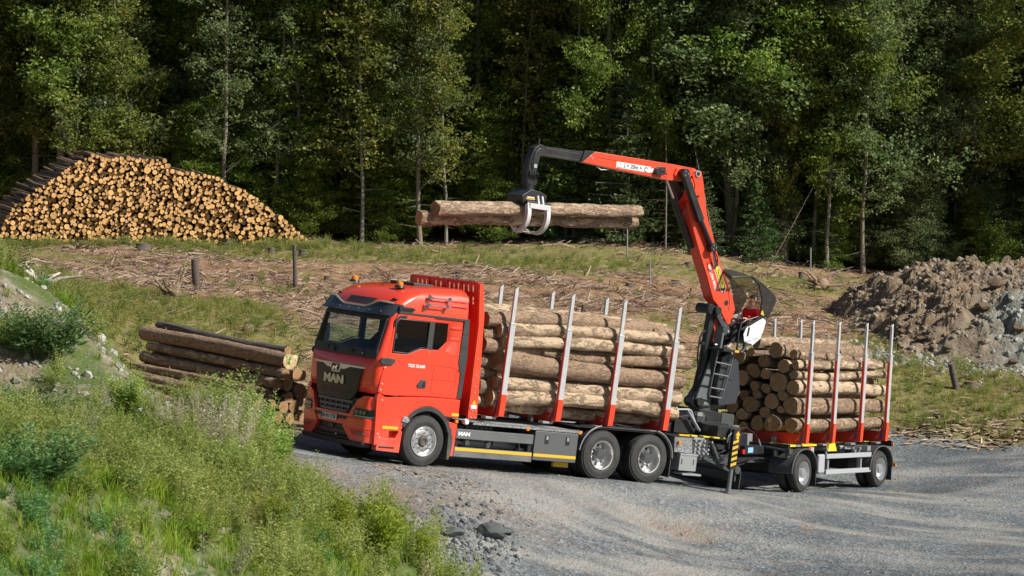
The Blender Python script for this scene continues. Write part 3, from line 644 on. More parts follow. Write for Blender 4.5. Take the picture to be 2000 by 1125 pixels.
# dark rubble at the toe of the bank
c0 = ground_at(905, 1062, 40); P = np.stack([rng.normal(c0.x, .5, 700), rng.normal(c0.y, .8, 700)], 1); P = np.concatenate([P, terrain(P[:, 0], P[:, 1])[:, None]], 1)
put_stuff('toe_rubble', 'dark broken rock at the toe of the bank beside the road', stones(P, .02, .10, pw=3), DSTONE)
for u, v, s, lb in ((958, 1052, .30, 'flat dark grey boulder lying on the gravel at the toe of the bank'), (985, 1050, .16, 'small dark stone leaning on the flat dark boulder'), (880, 1050, .2, 'dark angular rock half covered by weeds at the toe of the bank')):
    o = link('boulder', rock_mesh('boulder', int(u), simple('dark_rock', (.07, .08, .08), .9, dirt=.6, dcol=(.16, .17, .16), bump=.6), 3, .1, .55)); o.location = ground_at(u, v, 40) + Vector((0, 0, s * .25)); o.scale = (s * 1.4, s, s); tag(o, lb, 'boulder', 'boulders by the road')
# mound of excavated earth at the right
MX = np.arange(8.2, 30, .09); MY = np.arange(80, 103, .11); X, Y = np.meshgrid(MX, MY)
def mound_h(X, Y):
    X2 = X + .8 * fbm(X * .3, Y * .3, 3, 201); Y2 = Y + .8 * fbm(X * .3, Y * .3, 3, 202)
    top = 2.0 + .15 * fbm(X * .35, Y * .2, 3, 203)
    left = (X2 - 11.0) * .78; front = (Y2 - 83.3 - .10 * (18 - X) + .35 * np.maximum(X - 16, 0) * 0) * .66; back = (101.5 - Y2) * .8
    h = np.minimum(np.minimum(left, front), np.minimum(back, top)); h = -np.log(np.exp(-2.2 * left) + np.exp(-2.2 * front) + np.exp(-2.2 * back) + np.exp(-2.2 * top)) / 2.2
    lump = np.abs(fbm(X * 1.1, Y * 1.1, 4, 204)); return h + (.7 * lump - .10 + .20 * np.abs(fbm(X * 3.2, Y * 3.2, 4, 205)) + .3 * fbm(X * .5 + 3, Y * .4, 3, 207)) * sstep(-.3, .8, h)
H = mound_h(X, Y); Z = base_h(X, Y) + H - .15; ii = np.arange(X.size).reshape(X.shape); F = np.stack([ii[:-1, :-1], ii[:-1, 1:], ii[1:, 1:], ii[1:, :-1]], -1).reshape(-1, 4)
F = F[(H.ravel()[F] > -.35).any(1)]; u_, inv = np.unique(F, return_inverse=True)
def mound_mat():
    m, t, b = mat('mound_earth'); L = t.links; b.inputs['Roughness'].default_value = .95; b.inputs['Specular IOR Level'].default_value = .15
    tc = nd(t, 'ShaderNodeTexCoord'); n = nd(t, 'ShaderNodeTexNoise', i_Scale=2.6, i_Detail=9.0, i_Roughness=.7); L.new(tc.outputs['Object'], n.inputs['Vector'])
    r1 = ramp(t, [(.3, (.12, .082, .05)), (.5, (.26, .19, .125)), (.7, (.37, .29, .205))], n.outputs[0]); r2 = ramp(t, [(.3, (.13, .13, .11)), (.5, (.25, .255, .22)), (.7, (.38, .38, .34))], n.outputs[0])
    at = nd(t, 'ShaderNodeAttribute', attribute_name='grey'); mx = nd(t, 'ShaderNodeMix', data_type='RGBA'); L.new(at.outputs['Fac'], mx.inputs[0]); L.new(r1.outputs[0], mx.inputs[6]); L.new(r2.outputs[0], mx.inputs[7]); L.new(mx.outputs[2], b.inputs['Base Color'])
    n2 = nd(t, 'ShaderNodeTexNoise', i_Scale=9.0, i_Detail=8.0, i_Roughness=.7); L.new(tc.outputs['Object'], n2.inputs['Vector']); bp = nd(t, 'ShaderNodeBump', i_Strength=1.0, i_Distance=.12); L.new(n2.outputs[0], bp.inputs['Height']); L.new(bp.outputs[0], b.inputs['Normal']); return m
def grey_w(X, Y): return sstep(-.8, 1.2, (X - 14.4) * .75 - (Y - 87) * .30 + 1.6 * fbm(X * .4, Y * .4, 4, 210))
MOUND = mound_mat()
o = link('earth_mound', npmesh('earth_mound', np.stack([X.ravel(), Y.ravel(), Z.ravel()], 1)[u_], inv.reshape(-1, 4), [MOUND], smooth=False, attrs={'grey': grey_w(X, Y).ravel()[u_]}))
tag(o, 'high mound of brown and grey dug earth at the forest edge on the right', 'earth mound')
n = 20000; X = rng.uniform(9, 28, n); Y = rng.uniform(81.5, 100, n); h = mound_h(X, Y); k = (h > .0) & in_view(X, Y); X, Y, h = X[k], Y[k], h[k]; g = grey_w(X, Y)
P = np.stack([X, Y, base_h(X, Y) + h - .15], 1)
put_stuff('earth_clods', 'brown clods of earth all over the mound', stones(P[g < .5], .015, .16, pw=5), CLODM)
put_stuff('rubble', 'grey green broken rock on the right side of the mound', stones(P[g >= .5], .015, .17, pw=5), GRST)
n = 2600; X = rng.uniform(9.5, 24, n); Y = rng.normal(83.6, .9, n) - .08 * (X - 16) ; P = np.stack([X, Y, terrain(X, Y)], 1)[in_view(X, Y)]
put_stuff('mound_foot_stones', 'pale stones rolled out at the foot of the mound', stones(P, .03, .15), GRST)
BRM = [rock_mesh('boulder', s, MOUND, 2, .22, .7) for s in (31, 32, 33)]
for i, (u, v, s, lb) in enumerate([(1945, 560, .55, 'large grey green boulder high on the right of the earth mound'), (1920, 612, .5, 'grey lump half way down the right side of the mound'), (1888, 512, .22, 'single round stone on the crest of the mound'), (1990, 650, .4, 'grey boulder at the right edge of the mound'),
                                    (1760, 655, .3, 'greenish stone at the mound foot behind the trailer stakes'), (1800, 668, .3, 'pale green stone at the front foot of the mound'), (1850, 690, .26, 'light grey stone at the mound foot right of centre'), (1650, 650, .28, 'brown lump at the left toe of the mound'), (1690, 655, .3, 'orange brown lump behind the rightmost stakes'), (1978, 712, .3, 'pale grey rock at the right end of the mound foot')]):
    r = ray(u, v); Ys = np.arange(78, 104, .1); Xs = r[0] / r[1] * Ys; Zs = CAMZ + r[2] / r[1] * Ys; hh = np.maximum(base_h(Xs, Ys) + mound_h(Xs, Ys) - .15, terrain(Xs, Ys)); j = np.argmax(Zs < hh)
    o = link('boulder', BRM[i % 3]); o.location = (Xs[j], Ys[j], hh[j] + s * .2); o.scale = (s * .6, s * .55, s * .5); o.rotation_euler = (rng.uniform(-.3, .3), 0, rng.uniform(0, 6)); tag(o, lb, 'boulder', 'boulders on the earth mound')
# ------------------------------------------------------------------ logs
def log_mesh(L, ra, rb, seed, mats, nv=22, step=.22, bend=.03, rough=.035, stubs=3):
    r = np.random.default_rng(seed); nu = max(3, int(L / step)); xs_ = np.linspace(0, L, nu); th = np.linspace(0, 2 * np.pi, nv, endpoint=False)
    by = bend * np.sin(xs_ / L * np.pi * r.uniform(.8, 1.6)) * r.normal(); bz = bend * np.sin(xs_ / L * np.pi * r.uniform(.8, 1.6)) * r.normal()
    rad = ra + (rb - ra) * xs_ / L; oval = 1 + .05 * r.normal() * np.cos(2 * th + r.uniform(0, 6)) + .03 * r.normal() * np.cos(3 * th + r.uniform(0, 6))
    XX, TH = np.meshgrid(xs_, th, indexing='ij'); nz = fbm(XX * 2.2 + seed * 3, TH * 2.2, 3, seed % 97) * rough * 2 + fbm(XX * 6 + seed, TH * 4, 2, 5) * rough * .9
    RR_ = rad[:, None] * oval[None] * (1 + nz * (.15 / np.maximum(rad[:, None], .1)))
    sl0 = r.normal(0, .07); XS = XX.copy(); XS[0] += sl0 * np.cos(th) * ra; XS[-1] += sl0 * np.cos(th) * rb
    V = np.stack([XS, by[:, None] + RR_ * np.cos(TH), bz[:, None] + RR_ * np.sin(TH)], -1).reshape(-1, 3).tolist(); A = [1.0] * len(V); Fc = []; M = []
    for i in range(nu - 1):
        for j in range(nv): Fc.append((i * nv + j, i * nv + (j + 1) % nv, (i + 1) * nv + (j + 1) % nv, (i + 1) * nv + j)); M.append(0)
    for end, x0, b0, b1 in ((0, 0, by[0], bz[0]), (nu - 1, L, by[-1], bz[-1])):
        prev = [end * nv + j for j in range(nv)]
        # duplicated rim so the cut face keeps a crisp edge
        base = len(V); V += [V[p] for p in prev]; A += [.93] * nv; ring = [base + j for j in range(nv)]
        for s_ in (.55, ):
            nb = len(V); V += [[V[p][0] * 1.0 + (0), b0 + (V[p][1] - b0) * s_, b1 + (V[p][2] - b1) * s_] for p in ring]; A += [s_ * .93] * nv
            for j in range(nv): f = (ring[j], ring[(j + 1) % nv], nb + (j + 1) % nv, nb + j); Fc.append(f[::-1] if end == 0 else f); M.append(1)
            ring = [nb + j for j in range(nv)]
        V.append([x0, b0, b1]); A.append(0); c = len(V) - 1
        for j in range(nv): f = (ring[j], ring[(j + 1) % nv], c); Fc.append(f[::-1] if end == 0 else f); M.append(1)
    for k in range(stubs):
        x = r.uniform(.1, .95) * L; a = r.uniform(0, 6.28); R0 = ra + (rb - ra) * x / L; d = np.array([.25, math.cos(a), math.sin(a)]); p = np.array([x, 0, 0]) + d * R0 * .9; q = p + d * r.uniform(.03, .07); s1 = np.cross(d, [1, 0, 0]); s1 = s1 / np.linalg.norm(s1) * .018; s2 = np.array([.018, 0, 0]); b = len(V)
        V += [list(p + s1), list(p + s2), list(p - s1), list(p - s2), list(q + s1 * .5), list(q + s2 * .5), list(q - s1 * .5), list(q - s2 * .5)]; A += [1.0] * 8
        Fc += [(b, b + 1, b + 5, b + 4), (b + 1, b + 2, b + 6, b + 5), (b + 2, b + 3, b + 7, b + 6), (b + 3, b, b + 4, b + 7), (b + 4, b + 5, b + 6, b + 7)]; M += [0, 0, 0, 0, 1]
    me = bpy.data.meshes.new('log'); me.from_pydata([tuple(v) for v in V], [], Fc)
    for m in mats: me.materials.append(m)
    me.polygons.foreach_set('material_index', M); me.polygons.foreach_set('use_smooth', [m == 0 for m in M])
    a = me.attributes.new('rad', 'FLOAT', 'POINT'); a.data.foreach_set('value', A); me.update(); return me
def axis_matrix(A, B, roll=0):
    A = Vector(A); B = Vector(B); x = (B - A).normalized(); z = Vector((0, 0, 1)); y = z.cross(x).normalized(); z = x.cross(y)
    M = Matrix((x, y, z)).transposed().to_4x4() @ Matrix.Rotation(roll, 4, 'X'); M.translation = A; return M
def log(label, A, B, ra, rb, mats, group, seed=None, cat='log', name='log', **k):
    seed = seed if seed is not None else random.randrange(9999)
    me = log_mesh((Vector(B) - Vector(A)).length, ra, rb, seed, mats, **k); o = link(name, me); o.matrix_world = axis_matrix(A, B, 0)
    tag(o, label, cat, group); return o
def TW(x, n, z): return Vector(RT @ np.array([x, n, z]) + TT)
def RW(x, n, z): return Vector(RR @ np.array([x, n, z]) + TR)

# truck load: near column, then the rest
G = 'logs loaded on the truck'
TL = [((1.72, 1.02, 2.95), (6.6, .98, 3.16), .165, .13, BARKP, 'top log of the near side of the truck load, front end by the first stake'),
      ((1.80, 1.10, 2.69), (6.9, 1.10, 2.93), .115, .15, BARKP, 'pale second log from the top on the near side of the truck load'),
      ((2.9, 1.05, 2.60), (7.02, 1.08, 2.60), .10, .14, BARK, 'thin log wedged above the thickest log of the truck load'),
      ((1.74, 1.00, 2.34), (6.92, 1.03, 2.27), .245, .18, BARK, 'thickest brown barked log in the middle of the near side of the truck load'),
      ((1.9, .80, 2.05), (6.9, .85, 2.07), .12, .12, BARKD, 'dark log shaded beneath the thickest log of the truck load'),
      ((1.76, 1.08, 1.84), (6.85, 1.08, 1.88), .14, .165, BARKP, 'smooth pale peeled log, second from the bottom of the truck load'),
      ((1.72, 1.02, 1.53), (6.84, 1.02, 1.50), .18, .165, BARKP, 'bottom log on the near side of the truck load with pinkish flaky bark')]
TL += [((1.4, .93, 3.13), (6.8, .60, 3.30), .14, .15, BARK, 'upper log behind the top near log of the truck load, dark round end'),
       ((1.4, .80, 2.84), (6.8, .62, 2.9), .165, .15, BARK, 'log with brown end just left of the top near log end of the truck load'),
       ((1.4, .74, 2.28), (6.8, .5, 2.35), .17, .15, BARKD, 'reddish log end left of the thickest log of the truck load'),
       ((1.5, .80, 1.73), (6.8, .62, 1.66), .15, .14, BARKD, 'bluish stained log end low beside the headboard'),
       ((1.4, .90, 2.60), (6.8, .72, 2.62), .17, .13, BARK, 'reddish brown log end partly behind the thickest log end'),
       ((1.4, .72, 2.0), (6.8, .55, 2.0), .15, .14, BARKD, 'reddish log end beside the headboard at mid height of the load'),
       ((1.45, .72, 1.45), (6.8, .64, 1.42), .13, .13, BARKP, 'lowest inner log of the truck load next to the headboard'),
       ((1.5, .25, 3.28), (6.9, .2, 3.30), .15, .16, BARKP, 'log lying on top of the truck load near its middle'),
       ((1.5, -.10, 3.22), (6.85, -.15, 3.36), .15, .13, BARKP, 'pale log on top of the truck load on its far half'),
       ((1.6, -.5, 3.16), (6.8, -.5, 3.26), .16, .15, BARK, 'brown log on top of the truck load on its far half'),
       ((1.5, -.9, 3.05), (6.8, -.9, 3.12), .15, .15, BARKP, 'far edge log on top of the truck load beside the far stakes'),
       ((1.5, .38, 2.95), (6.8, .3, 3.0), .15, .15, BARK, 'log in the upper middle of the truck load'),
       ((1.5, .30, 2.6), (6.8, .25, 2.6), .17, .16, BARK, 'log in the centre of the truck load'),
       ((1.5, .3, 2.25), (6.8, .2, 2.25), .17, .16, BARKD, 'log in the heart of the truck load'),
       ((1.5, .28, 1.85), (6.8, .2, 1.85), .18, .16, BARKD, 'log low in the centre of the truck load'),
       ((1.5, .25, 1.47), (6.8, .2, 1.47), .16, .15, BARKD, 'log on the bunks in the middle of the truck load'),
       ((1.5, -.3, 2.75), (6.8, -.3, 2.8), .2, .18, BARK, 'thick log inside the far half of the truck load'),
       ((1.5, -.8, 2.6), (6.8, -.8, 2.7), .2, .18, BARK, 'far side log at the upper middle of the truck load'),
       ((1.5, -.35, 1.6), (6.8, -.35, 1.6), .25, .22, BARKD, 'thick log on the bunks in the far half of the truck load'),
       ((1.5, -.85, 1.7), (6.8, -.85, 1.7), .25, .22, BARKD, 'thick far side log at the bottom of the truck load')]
for i, (a, b, ra, rb, bk, lb) in enumerate(TL):
    a = (a[0], min(a[1], 1.145 - ra * 1.1), a[2]); b = (b[0], min(b[1], 1.145 - rb * 1.1), b[2])
    log(lb, TW(*a), TW(*b), ra, rb, [bk, ENDO], G, 100 + i, rough=.08, nv=26, step=.12, stubs=7, bend=.05)
# held in the grapple
log('upper of the two logs held in the crane grapple, lit pinkish bark', TW(.40, .08, 5.27), TW(5.87, .08, 5.82), .160, .130, [BARKP, ENDO], 'logs held by the crane', 41, rough=.10, step=.1, nv=30, stubs=9)
log('lower log hanging in the crane grapple, its left end sticking out further', TW(.16, -.12, 5.04), TW(6.0, -.12, 5.62), .140, .135, [BARK, ENDO], 'logs held by the crane', 42, rough=.10, step=.1, nv=30, stubs=9)
# trailer load
TE = [(.43, 3.26, .182), (-.2, 3.18, .102), (.85, 3.19, .114), (.15, 3.0, .136), (.69, 2.91, .155), (.99, 2.96, .10), (-.12, 2.77, .164), (-.41, 2.57, .177), (.21, 2.69, .125), (.96, 2.72, .114),
      (.57, 2.53, .223), (.99, 2.42, .168), (-.04, 2.4, .118), (.27, 2.36, .109), (-.33, 2.17, .125), (.05, 2.21, .098), (.72, 2.22, .118), (.42, 2.07, .182), (-.64, 1.91, .17), (-.09, 1.97, .177), (.26, 1.8, .132),
      (.65, 1.89, .086), (.95, 1.99, .193), (-.28, 1.72, .136), (.07, 1.54, .17), (.52, 1.57, .193), (1.0, 1.55, .175), (-.3, 1.45, .109), (-.55, 1.57, .114), (-.47, 3.05, .16), (-.72, 2.39, .17), (-.98, 1.95, .16), (-.1, 3.42, .14), (-.75, 2.75, .17), (-.95, 2.4, .14), (-.85, 1.6, .15), (-.8, 3.1, .16), (-1.0, 2.85, .12)]
TLAB = {0: 'big log end at the top of the trailer load facing the crane, sunlit rim', 2: 'topmost small log end on the near side of the trailer load', 5: 'small log end second from the top of the near column on the trailer', 9: 'small log end third from the top of the near column on the trailer',
        10: 'largest dark ringed log end with a crescent hollow high in the trailer stack', 11: 'log end fourth from the top of the near column on the trailer', 22: 'thick log with a notched felling cut, second from the bottom of the near column on the trailer', 26: 'bottom log of the near column on the trailer with shaggy bark',
        17: 'pale log end in the middle of the trailer stack left of the notched one', 25: 'thick dark log end at the bottom of the trailer stack next to the bottom near log', 24: 'thick brown log end at the bottom of the trailer stack second from the near log', 19: 'dark grey log end left of the pale one in the trailer stack',
        18: 'orange brown log end at the lower left of the trailer stack beside the crane base', 7: 'large log end with star cracks left in the trailer stack beside the ladder', 6: 'round log end right above the star cracked one in the trailer stack', 32: 'long top log of the trailer load under the white seat shell'}
hp = lambda n, z: ('near' if n > .55 else 'middle' if n > -.2 else 'far') + ' part, ' + ('top' if z > 2.9 else 'upper' if z > 2.4 else 'lower' if z > 1.9 else 'bottom') + ' layer'
cnt = {}
for i, (n, z, r_) in enumerate(TE):
    near = n > .9; x0 = -.25 + rng.uniform(-.10, .12) if not near else -.2; x1 = 4.62 + rng.uniform(-.1, .12)
    if i == 2: x0 = -.05
    z1 = {2: 3.02, 5: 2.98, 9: 2.70, 11: 2.36, 22: 1.97, 26: 1.53}.get(i, z + rng.uniform(-.04, .04)); n1 = 1.05 if near else n + rng.uniform(-.03, .03)
    lb = TLAB.get(i)
    if not lb:
        sz = 'thick' if r_ > .16 else 'thin' if r_ < .115 else 'medium'; k = f'{sz} log end in the {hp(n, z)} of the trailer load'; cnt[k] = cnt.get(k, 0) + 1
        oth = min((j for j in TLAB if j != i), key=lambda j: (TE[j][0] - n) ** 2 + (TE[j][1] - z) ** 2); dn, dz = n - TE[oth][0], z - TE[oth][1]
        lb = f"{sz} log end {'right of' if abs(dn) > abs(dz) and dn > 0 else 'left of' if abs(dn) > abs(dz) else 'above' if dz > 0 else 'below'} the {' '.join(TLAB[oth].split()[:5])}, {hp(n, z).split(',')[0]}"
    n = min(n, 1.145 - r_ * 1.12); n1 = min(n1, 1.145 - r_ * 1.1)
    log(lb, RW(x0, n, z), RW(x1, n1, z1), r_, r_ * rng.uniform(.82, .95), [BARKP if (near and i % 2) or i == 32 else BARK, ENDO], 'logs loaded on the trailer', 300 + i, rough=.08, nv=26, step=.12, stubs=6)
# roadside stack beside the truck
SC = (595, 760); P0 = Vector(at_depth(*SC, 61.3)); ad_ = Vector((-.66, .745, .055)).normalized()
def onplane(zx, zy):
    r = Vector(ray(250 + zx / 4.6875, 600 + zy / 4.6875)); o_ = Vector((0, 0, CAMZ)); k = (P0 - o_).dot(ad_) / r.dot(ad_); return o_ + r * k
SK = [(1478, 500, 72, 0, 'thick top log of the roadside stack with green paint squiggles on its sunlit end', ENDB, BARK), (1605, 500, 52, .3, 'log with bright pale end and green dot next to the truck corner', ENDB, BARKD),
      (1590, 425, 40, .5, 'grey weathered log lying furthest back on top of the roadside stack', ENDO, BARKG), (1420, 612, 46, -.1, 'log with small dark end just under the thick top log of the roadside stack', ENDO, BARK), (1555, 622, 60, 0, 'reddish log end below the bright pale one in the roadside stack', ENDO, BARK),
      (1368, 708, 56, 0, 'log with green centre mark, third row at the left of the roadside stack', ENDO, BARK), (1465, 712, 54, 0, 'greyish log end right of the green marked one in the roadside stack', ENDO, BARK), (1572, 765, 66, 0, 'big reddish round log end touching the truck headlight corner', ENDO, BARKD),
      (1283, 800, 45, 0, 'short log end at the left of the fourth row of the roadside stack', ENDO, BARK), (1475, 828, 48, 0, 'log end in the fourth row below the greyish one', ENDO, BARK), (1370, 800, 40, .15, 'recessed dark log end in the fourth row of the roadside stack', ENDO, BARKD),
      (1215, 890, 58, 0, 'thick log end at the left of the fifth row of the roadside stack', ENDO, BARK), (1318, 892, 48, 0, 'log end second from the left in the fifth row of the roadside stack', ENDO, BARK), (1425, 915, 52, 0, 'log end third from the left in the fifth row of the roadside stack', ENDO, BARKD),
      (1522, 912, 56, 0, 'log end fourth in the fifth row of the roadside stack beside the headlight', ENDO, BARK), (1600, 870, 48, .1, 'log end half hidden behind the headlight of the truck', ENDO, BARK), (1133, 955, 50, 0, 'mossy green log end low at the left of the roadside stack', ENDO, BARKD),
      (1275, 975, 46, 0, 'log end low behind the mugwort in the roadside stack', ENDO, BARK), (1378, 1000, 48, 0, 'log end near the ground in the middle of the roadside stack', ENDO, BARK), (1487, 1020, 52, 0, 'log end near the ground left of the fog lamp', ENDO, BARKD), (1578, 995, 50, 0, 'log end near the ground right beside the bumper', ENDO, BARK), (1640, 640, 50, .2, 'log end behind the truck corner in the second row', ENDO, BARK), (1655, 800, 55, .2, 'log end hidden behind the bumper corner', ENDO, BARKD)]
for i, (x, y, r_, off, lb, ew, bk) in enumerate(SK):
    a = onplane(x, y) + ad_ * off; rr = r_ / 4.6875 / 90; Ls = (5.1 if i else 5.55) - off
    if i == 1: Ls = 5.5
    if i == 2: Ls = 5.0
    b = a + ad_ * Ls + Vector((0, 0, rng.uniform(-.02, .02) if i > 2 else -.02)); so_ = log(lb, a, b, rr * 1.02, rr * (.9 if i else 1.02), [bk, ew], 'logs of the roadside stack', 500 + i, rough=.06, nv=26, step=.15)
    if i in (0, 1, 6):
        M = MB(); r2 = random.Random(i)
        for k in range(9 if i == 0 else 1):
            y_, z_ = (r2.uniform(-.09, .09), r2.uniform(-.10, .10)) if i == 0 else (0, 0); M.tube([(-.012, y_, z_), (-.012, y_ + .02, z_ + .02), (-.012, y_ + .005, z_ + .045), (-.012, y_ + .03, z_ + .05)] if i == 0 else [(-.012, 0, -.02), (-.012, 0, .02)], .008 if i == 0 else .018, 5)
        M.build('paint_mark', simple('green_paint', (.10, .38, .08), .5), so_)

# ------------------------------------------------------------------ big pile at the forest edge
pa = Vector((-.30, .954, 0)).normalized(); pu = Vector((pa.y, -pa.x, 0))        # log direction, face direction
PB = ground_at(300, 477, 90)
def face_uv(u, v):
    r = Vector(ray(u, v)); o_ = Vector((0, 0, CAMZ)); k = (PB - o_).dot(pa) / r.dot(pa); p = o_ + r * k; return ((p - PB).dot(pu), p.z)
OUT = [face_uv(*p) for p in [(4, 440), (30, 400), (70, 372), (110, 345), (150, 318), (186, 300), (215, 312), (250, 306), (300, 312), (322, 312), (345, 335), (400, 342), (425, 345), (445, 362), (480, 372), (520, 402), (560, 432), (590, 458), (606, 474), (560, 486), (400, 482), (200, 474), (60, 470), (0, 462)]]
poly = np.array(OUT); q = 60000
lo = poly.min(0); hi = poly.max(0); cx = rng.uniform(lo[0], hi[0], q); cy = rng.uniform(lo[1], hi[1], q); ok = signed(cx, cy, poly) > .02; cx, cy = cx[ok], cy[ok]
rr = np.concatenate([np.full(12, .13), np.full(100, .098), np.full(900, .083), np.full(6000, .069), np.full(39688, .052)])[:len(cx)] * rng.uniform(.92, 1.08, len(cx[:46700]))[:len(cx)] if len(cx) <= 46700 else None
if rr is None: cx, cy = cx[:46700], cy[:46700]; rr = np.concatenate([np.full(12, .13), np.full(100, .098), np.full(900, .083), np.full(6000, .069), np.full(39688, .052)]) * rng.uniform(.92, 1.08, 46700)
grid = {}; acc = []
for x, y, r_ in zip(cx, cy, rr):
    gx, gy = int(x / .32), int(y / .32); good = True
    for ix in (gx - 1, gx, gx + 1):
        for iy in (gy - 1, gy, gy + 1):
            for (x2, y2, r2) in grid.get((ix, iy), ()):
                if (x - x2) ** 2 + (y - y2) ** 2 < ((r_ + r2) * .92) ** 2: good = False; break
            if not good: break
        if not good: break
    if good: grid.setdefault((gx, gy), []).append((x, y, r_)); acc.append((x, y, r_))
acc = np.array(acc); order = np.argsort(-acc[:, 2]); acc = acc[order]
PM = [log_mesh(5.0, 1.0 * .1, .085, 700 + i, [BARKD, ENDP], nv=12, step=1.2, bend=.05, stubs=0) for i in range(6)]
PT = []
for me in PM:
    v = np.empty(len(me.vertices) * 3); me.vertices.foreach_get('co', v); PT.append(v.reshape(-1, 3))
def where(x, z):
    w = (x - lo[0]) / (hi[0] - lo[0]); hgt = (z - lo[1]) / (hi[1] - lo[1]); return ('left end' if w < .2 else 'left part' if w < .4 else 'middle' if w < .6 else 'right part' if w < .8 else 'right end'), ('crest' if hgt > .75 else 'upper half' if hgt > .5 else 'lower half' if hgt > .25 else 'foot')
sv, sf_, sa, sm = [], [], [], []; nb = 0
for i, (x, z, r_) in enumerate(acc):
    jut = rng.normal(0, .10) + (.35 * rng.uniform() if rng.uniform() < .05 else 0); a = PB + pu * x; a.z = z; a = a - pa * jut; b = a + (pa + pu * rng.normal(0, .012) + Vector((0, 0, rng.normal(0, .01) + .01))) * 5
    M = axis_matrix(a, b, rng.uniform(0, 6)); sc = r_ / .1
    if i < 300:
        o = link('log', PM[i % 6]); o.matrix_world = M @ Matrix.Diagonal((rng.uniform(.93, 1.04), sc, sc, 1)); w, hh = where(x, z)
        tag(o, f'thick orange cut log in the {hh} of the big pile, {w}', 'log', f'logs in the big pile, {w}, {hh}')
    else:
        k = i % 6; v = PT[k] * np.array([1, sc, sc]); v = v @ np.array(M.to_3x3()).T + np.array(M.translation)
        sv.append(v); me = PM[k]
        if i < 306: pass
        sf_.append((k, nb)); nb += len(v); sm.append(np.full(len(v), rng.uniform()))
fl = []; fm = []; al = []; ALL = np.concatenate(sv)
FC = [[tuple(p.vertices) for p in me.polygons] for me in PM]; MI = [[p.material_index for p in me.polygons] for me in PM]; RA = []
for me in PM:
    a = np.empty(len(me.vertices)); me.attributes['rad'].data.foreach_get('value', a); RA.append(a)
for k, b in sf_:
    fl += [tuple(b + i for i in f) for f in FC[k]]; fm += MI[k]; al.append(RA[k])
me = bpy.data.meshes.new('log_pile'); me.from_pydata(ALL, [], fl); me.materials.append(BARKD); me.materials.append(ENDP); me.polygons.foreach_set('material_index', fm)
a = me.attributes.new('rad', 'FLOAT', 'POINT'); a.data.foreach_set('value', np.concatenate(al)); a = me.attributes.new('rnd', 'FLOAT', 'POINT'); a.data.foreach_set('value', np.concatenate(sm)); me.update()
tag(link('log_pile', me), 'the many thinner cut logs filling the big pile at the forest edge', None, None, 'stuff')
print('pile logs', len(acc))
# loose weeds at the foot of the pile
n = 260; u_ = rng.uniform(lo[0] - 1, hi[0] + .5, n); P = np.array([tuple(PB + pu * a - pa * rng.uniform(.1, 1.6)) for a in u_]); P[:, 2] = terrain(P[:, 0], P[:, 1]); parts = []
for i in range(3):
    tv, tf, ta = weed(9, 1, .8, .16, 22, .008); q_ = P[i::3]; parts.append(scatter(tv, tf, q_, rng.uniform(.15, .5, len(q_)), rot_rand(len(q_), .1), ta, .25))
put_stuff('pile_foot_herbs', 'green herbs and saplings growing along the foot of the log pile', parts, HERB)

# ------------------------------------------------------------------ stumps and posts on the clearing
def stump(label, u, v, w, h, lean=(0, 0), m=None, top=ENDO, name='tree_stump', cat='tree stump', grp='tree stumps on the clearing', root=1.25):
    p = ground_at(u, v, 60); k = p.y / FPX; r_ = w * k / 2; hh = h * k; b = p - Vector((0, 0, .12)); e = p + Vector((lean[0] * hh, lean[1] * hh, hh))
    M = MB(); n = 14; rs = [r_ * root * 1.15, r_ * (root if hh < 1 else 1.1), r_ * 1.02, r_ * .97]; pts = [b, p + (e - p) * .12, p + (e - p) * .4, e]
    M.tube([q - b for q in pts], rs, n, 0)
    M.m[-1] = 1; o = M.build(name, [m or BARKG, top], None, None, smooth=50); o.location = b
    a = o.data.attributes.new('rad', 'FLOAT', 'POINT'); a.data.foreach_set('value', [.6] * len(o.data.vertices))
    r2 = random.Random(int(u * 7 + v))
    for vv in o.data.vertices: vv.co += Vector((r2.uniform(-1, 1), r2.uniform(-1, 1), r2.uniform(-1, 1) * (.5 if hh < 1 else .3))) * r_ * .09
    tag(o, label, cat, grp); return o
for a in [('tall grey cut post standing in the grass above the roadside stack', 384, 566, 15, 60, (-.06, 0), None, ENDO, 'tree_post', 'post', None),
          ('thin tall broken trunk post left of the truck cab', 577, 568, 8, 88, (-.02, 0), None, ENDO, 'tree_post', 'post', None),
          ('leaning pale post right of the trailer on the grass', 1868, 762, 13, 50, (-.22, 0), None, ENDO, 'tree_post', 'post', None)]:
    o = stump(a[0], a[1], a[2], a[3], a[4], a[5], GROUND if 0 else BARKG, a[7], a[8], a[9], None, 1.0); o['group'] = 'cut posts on the clearing'
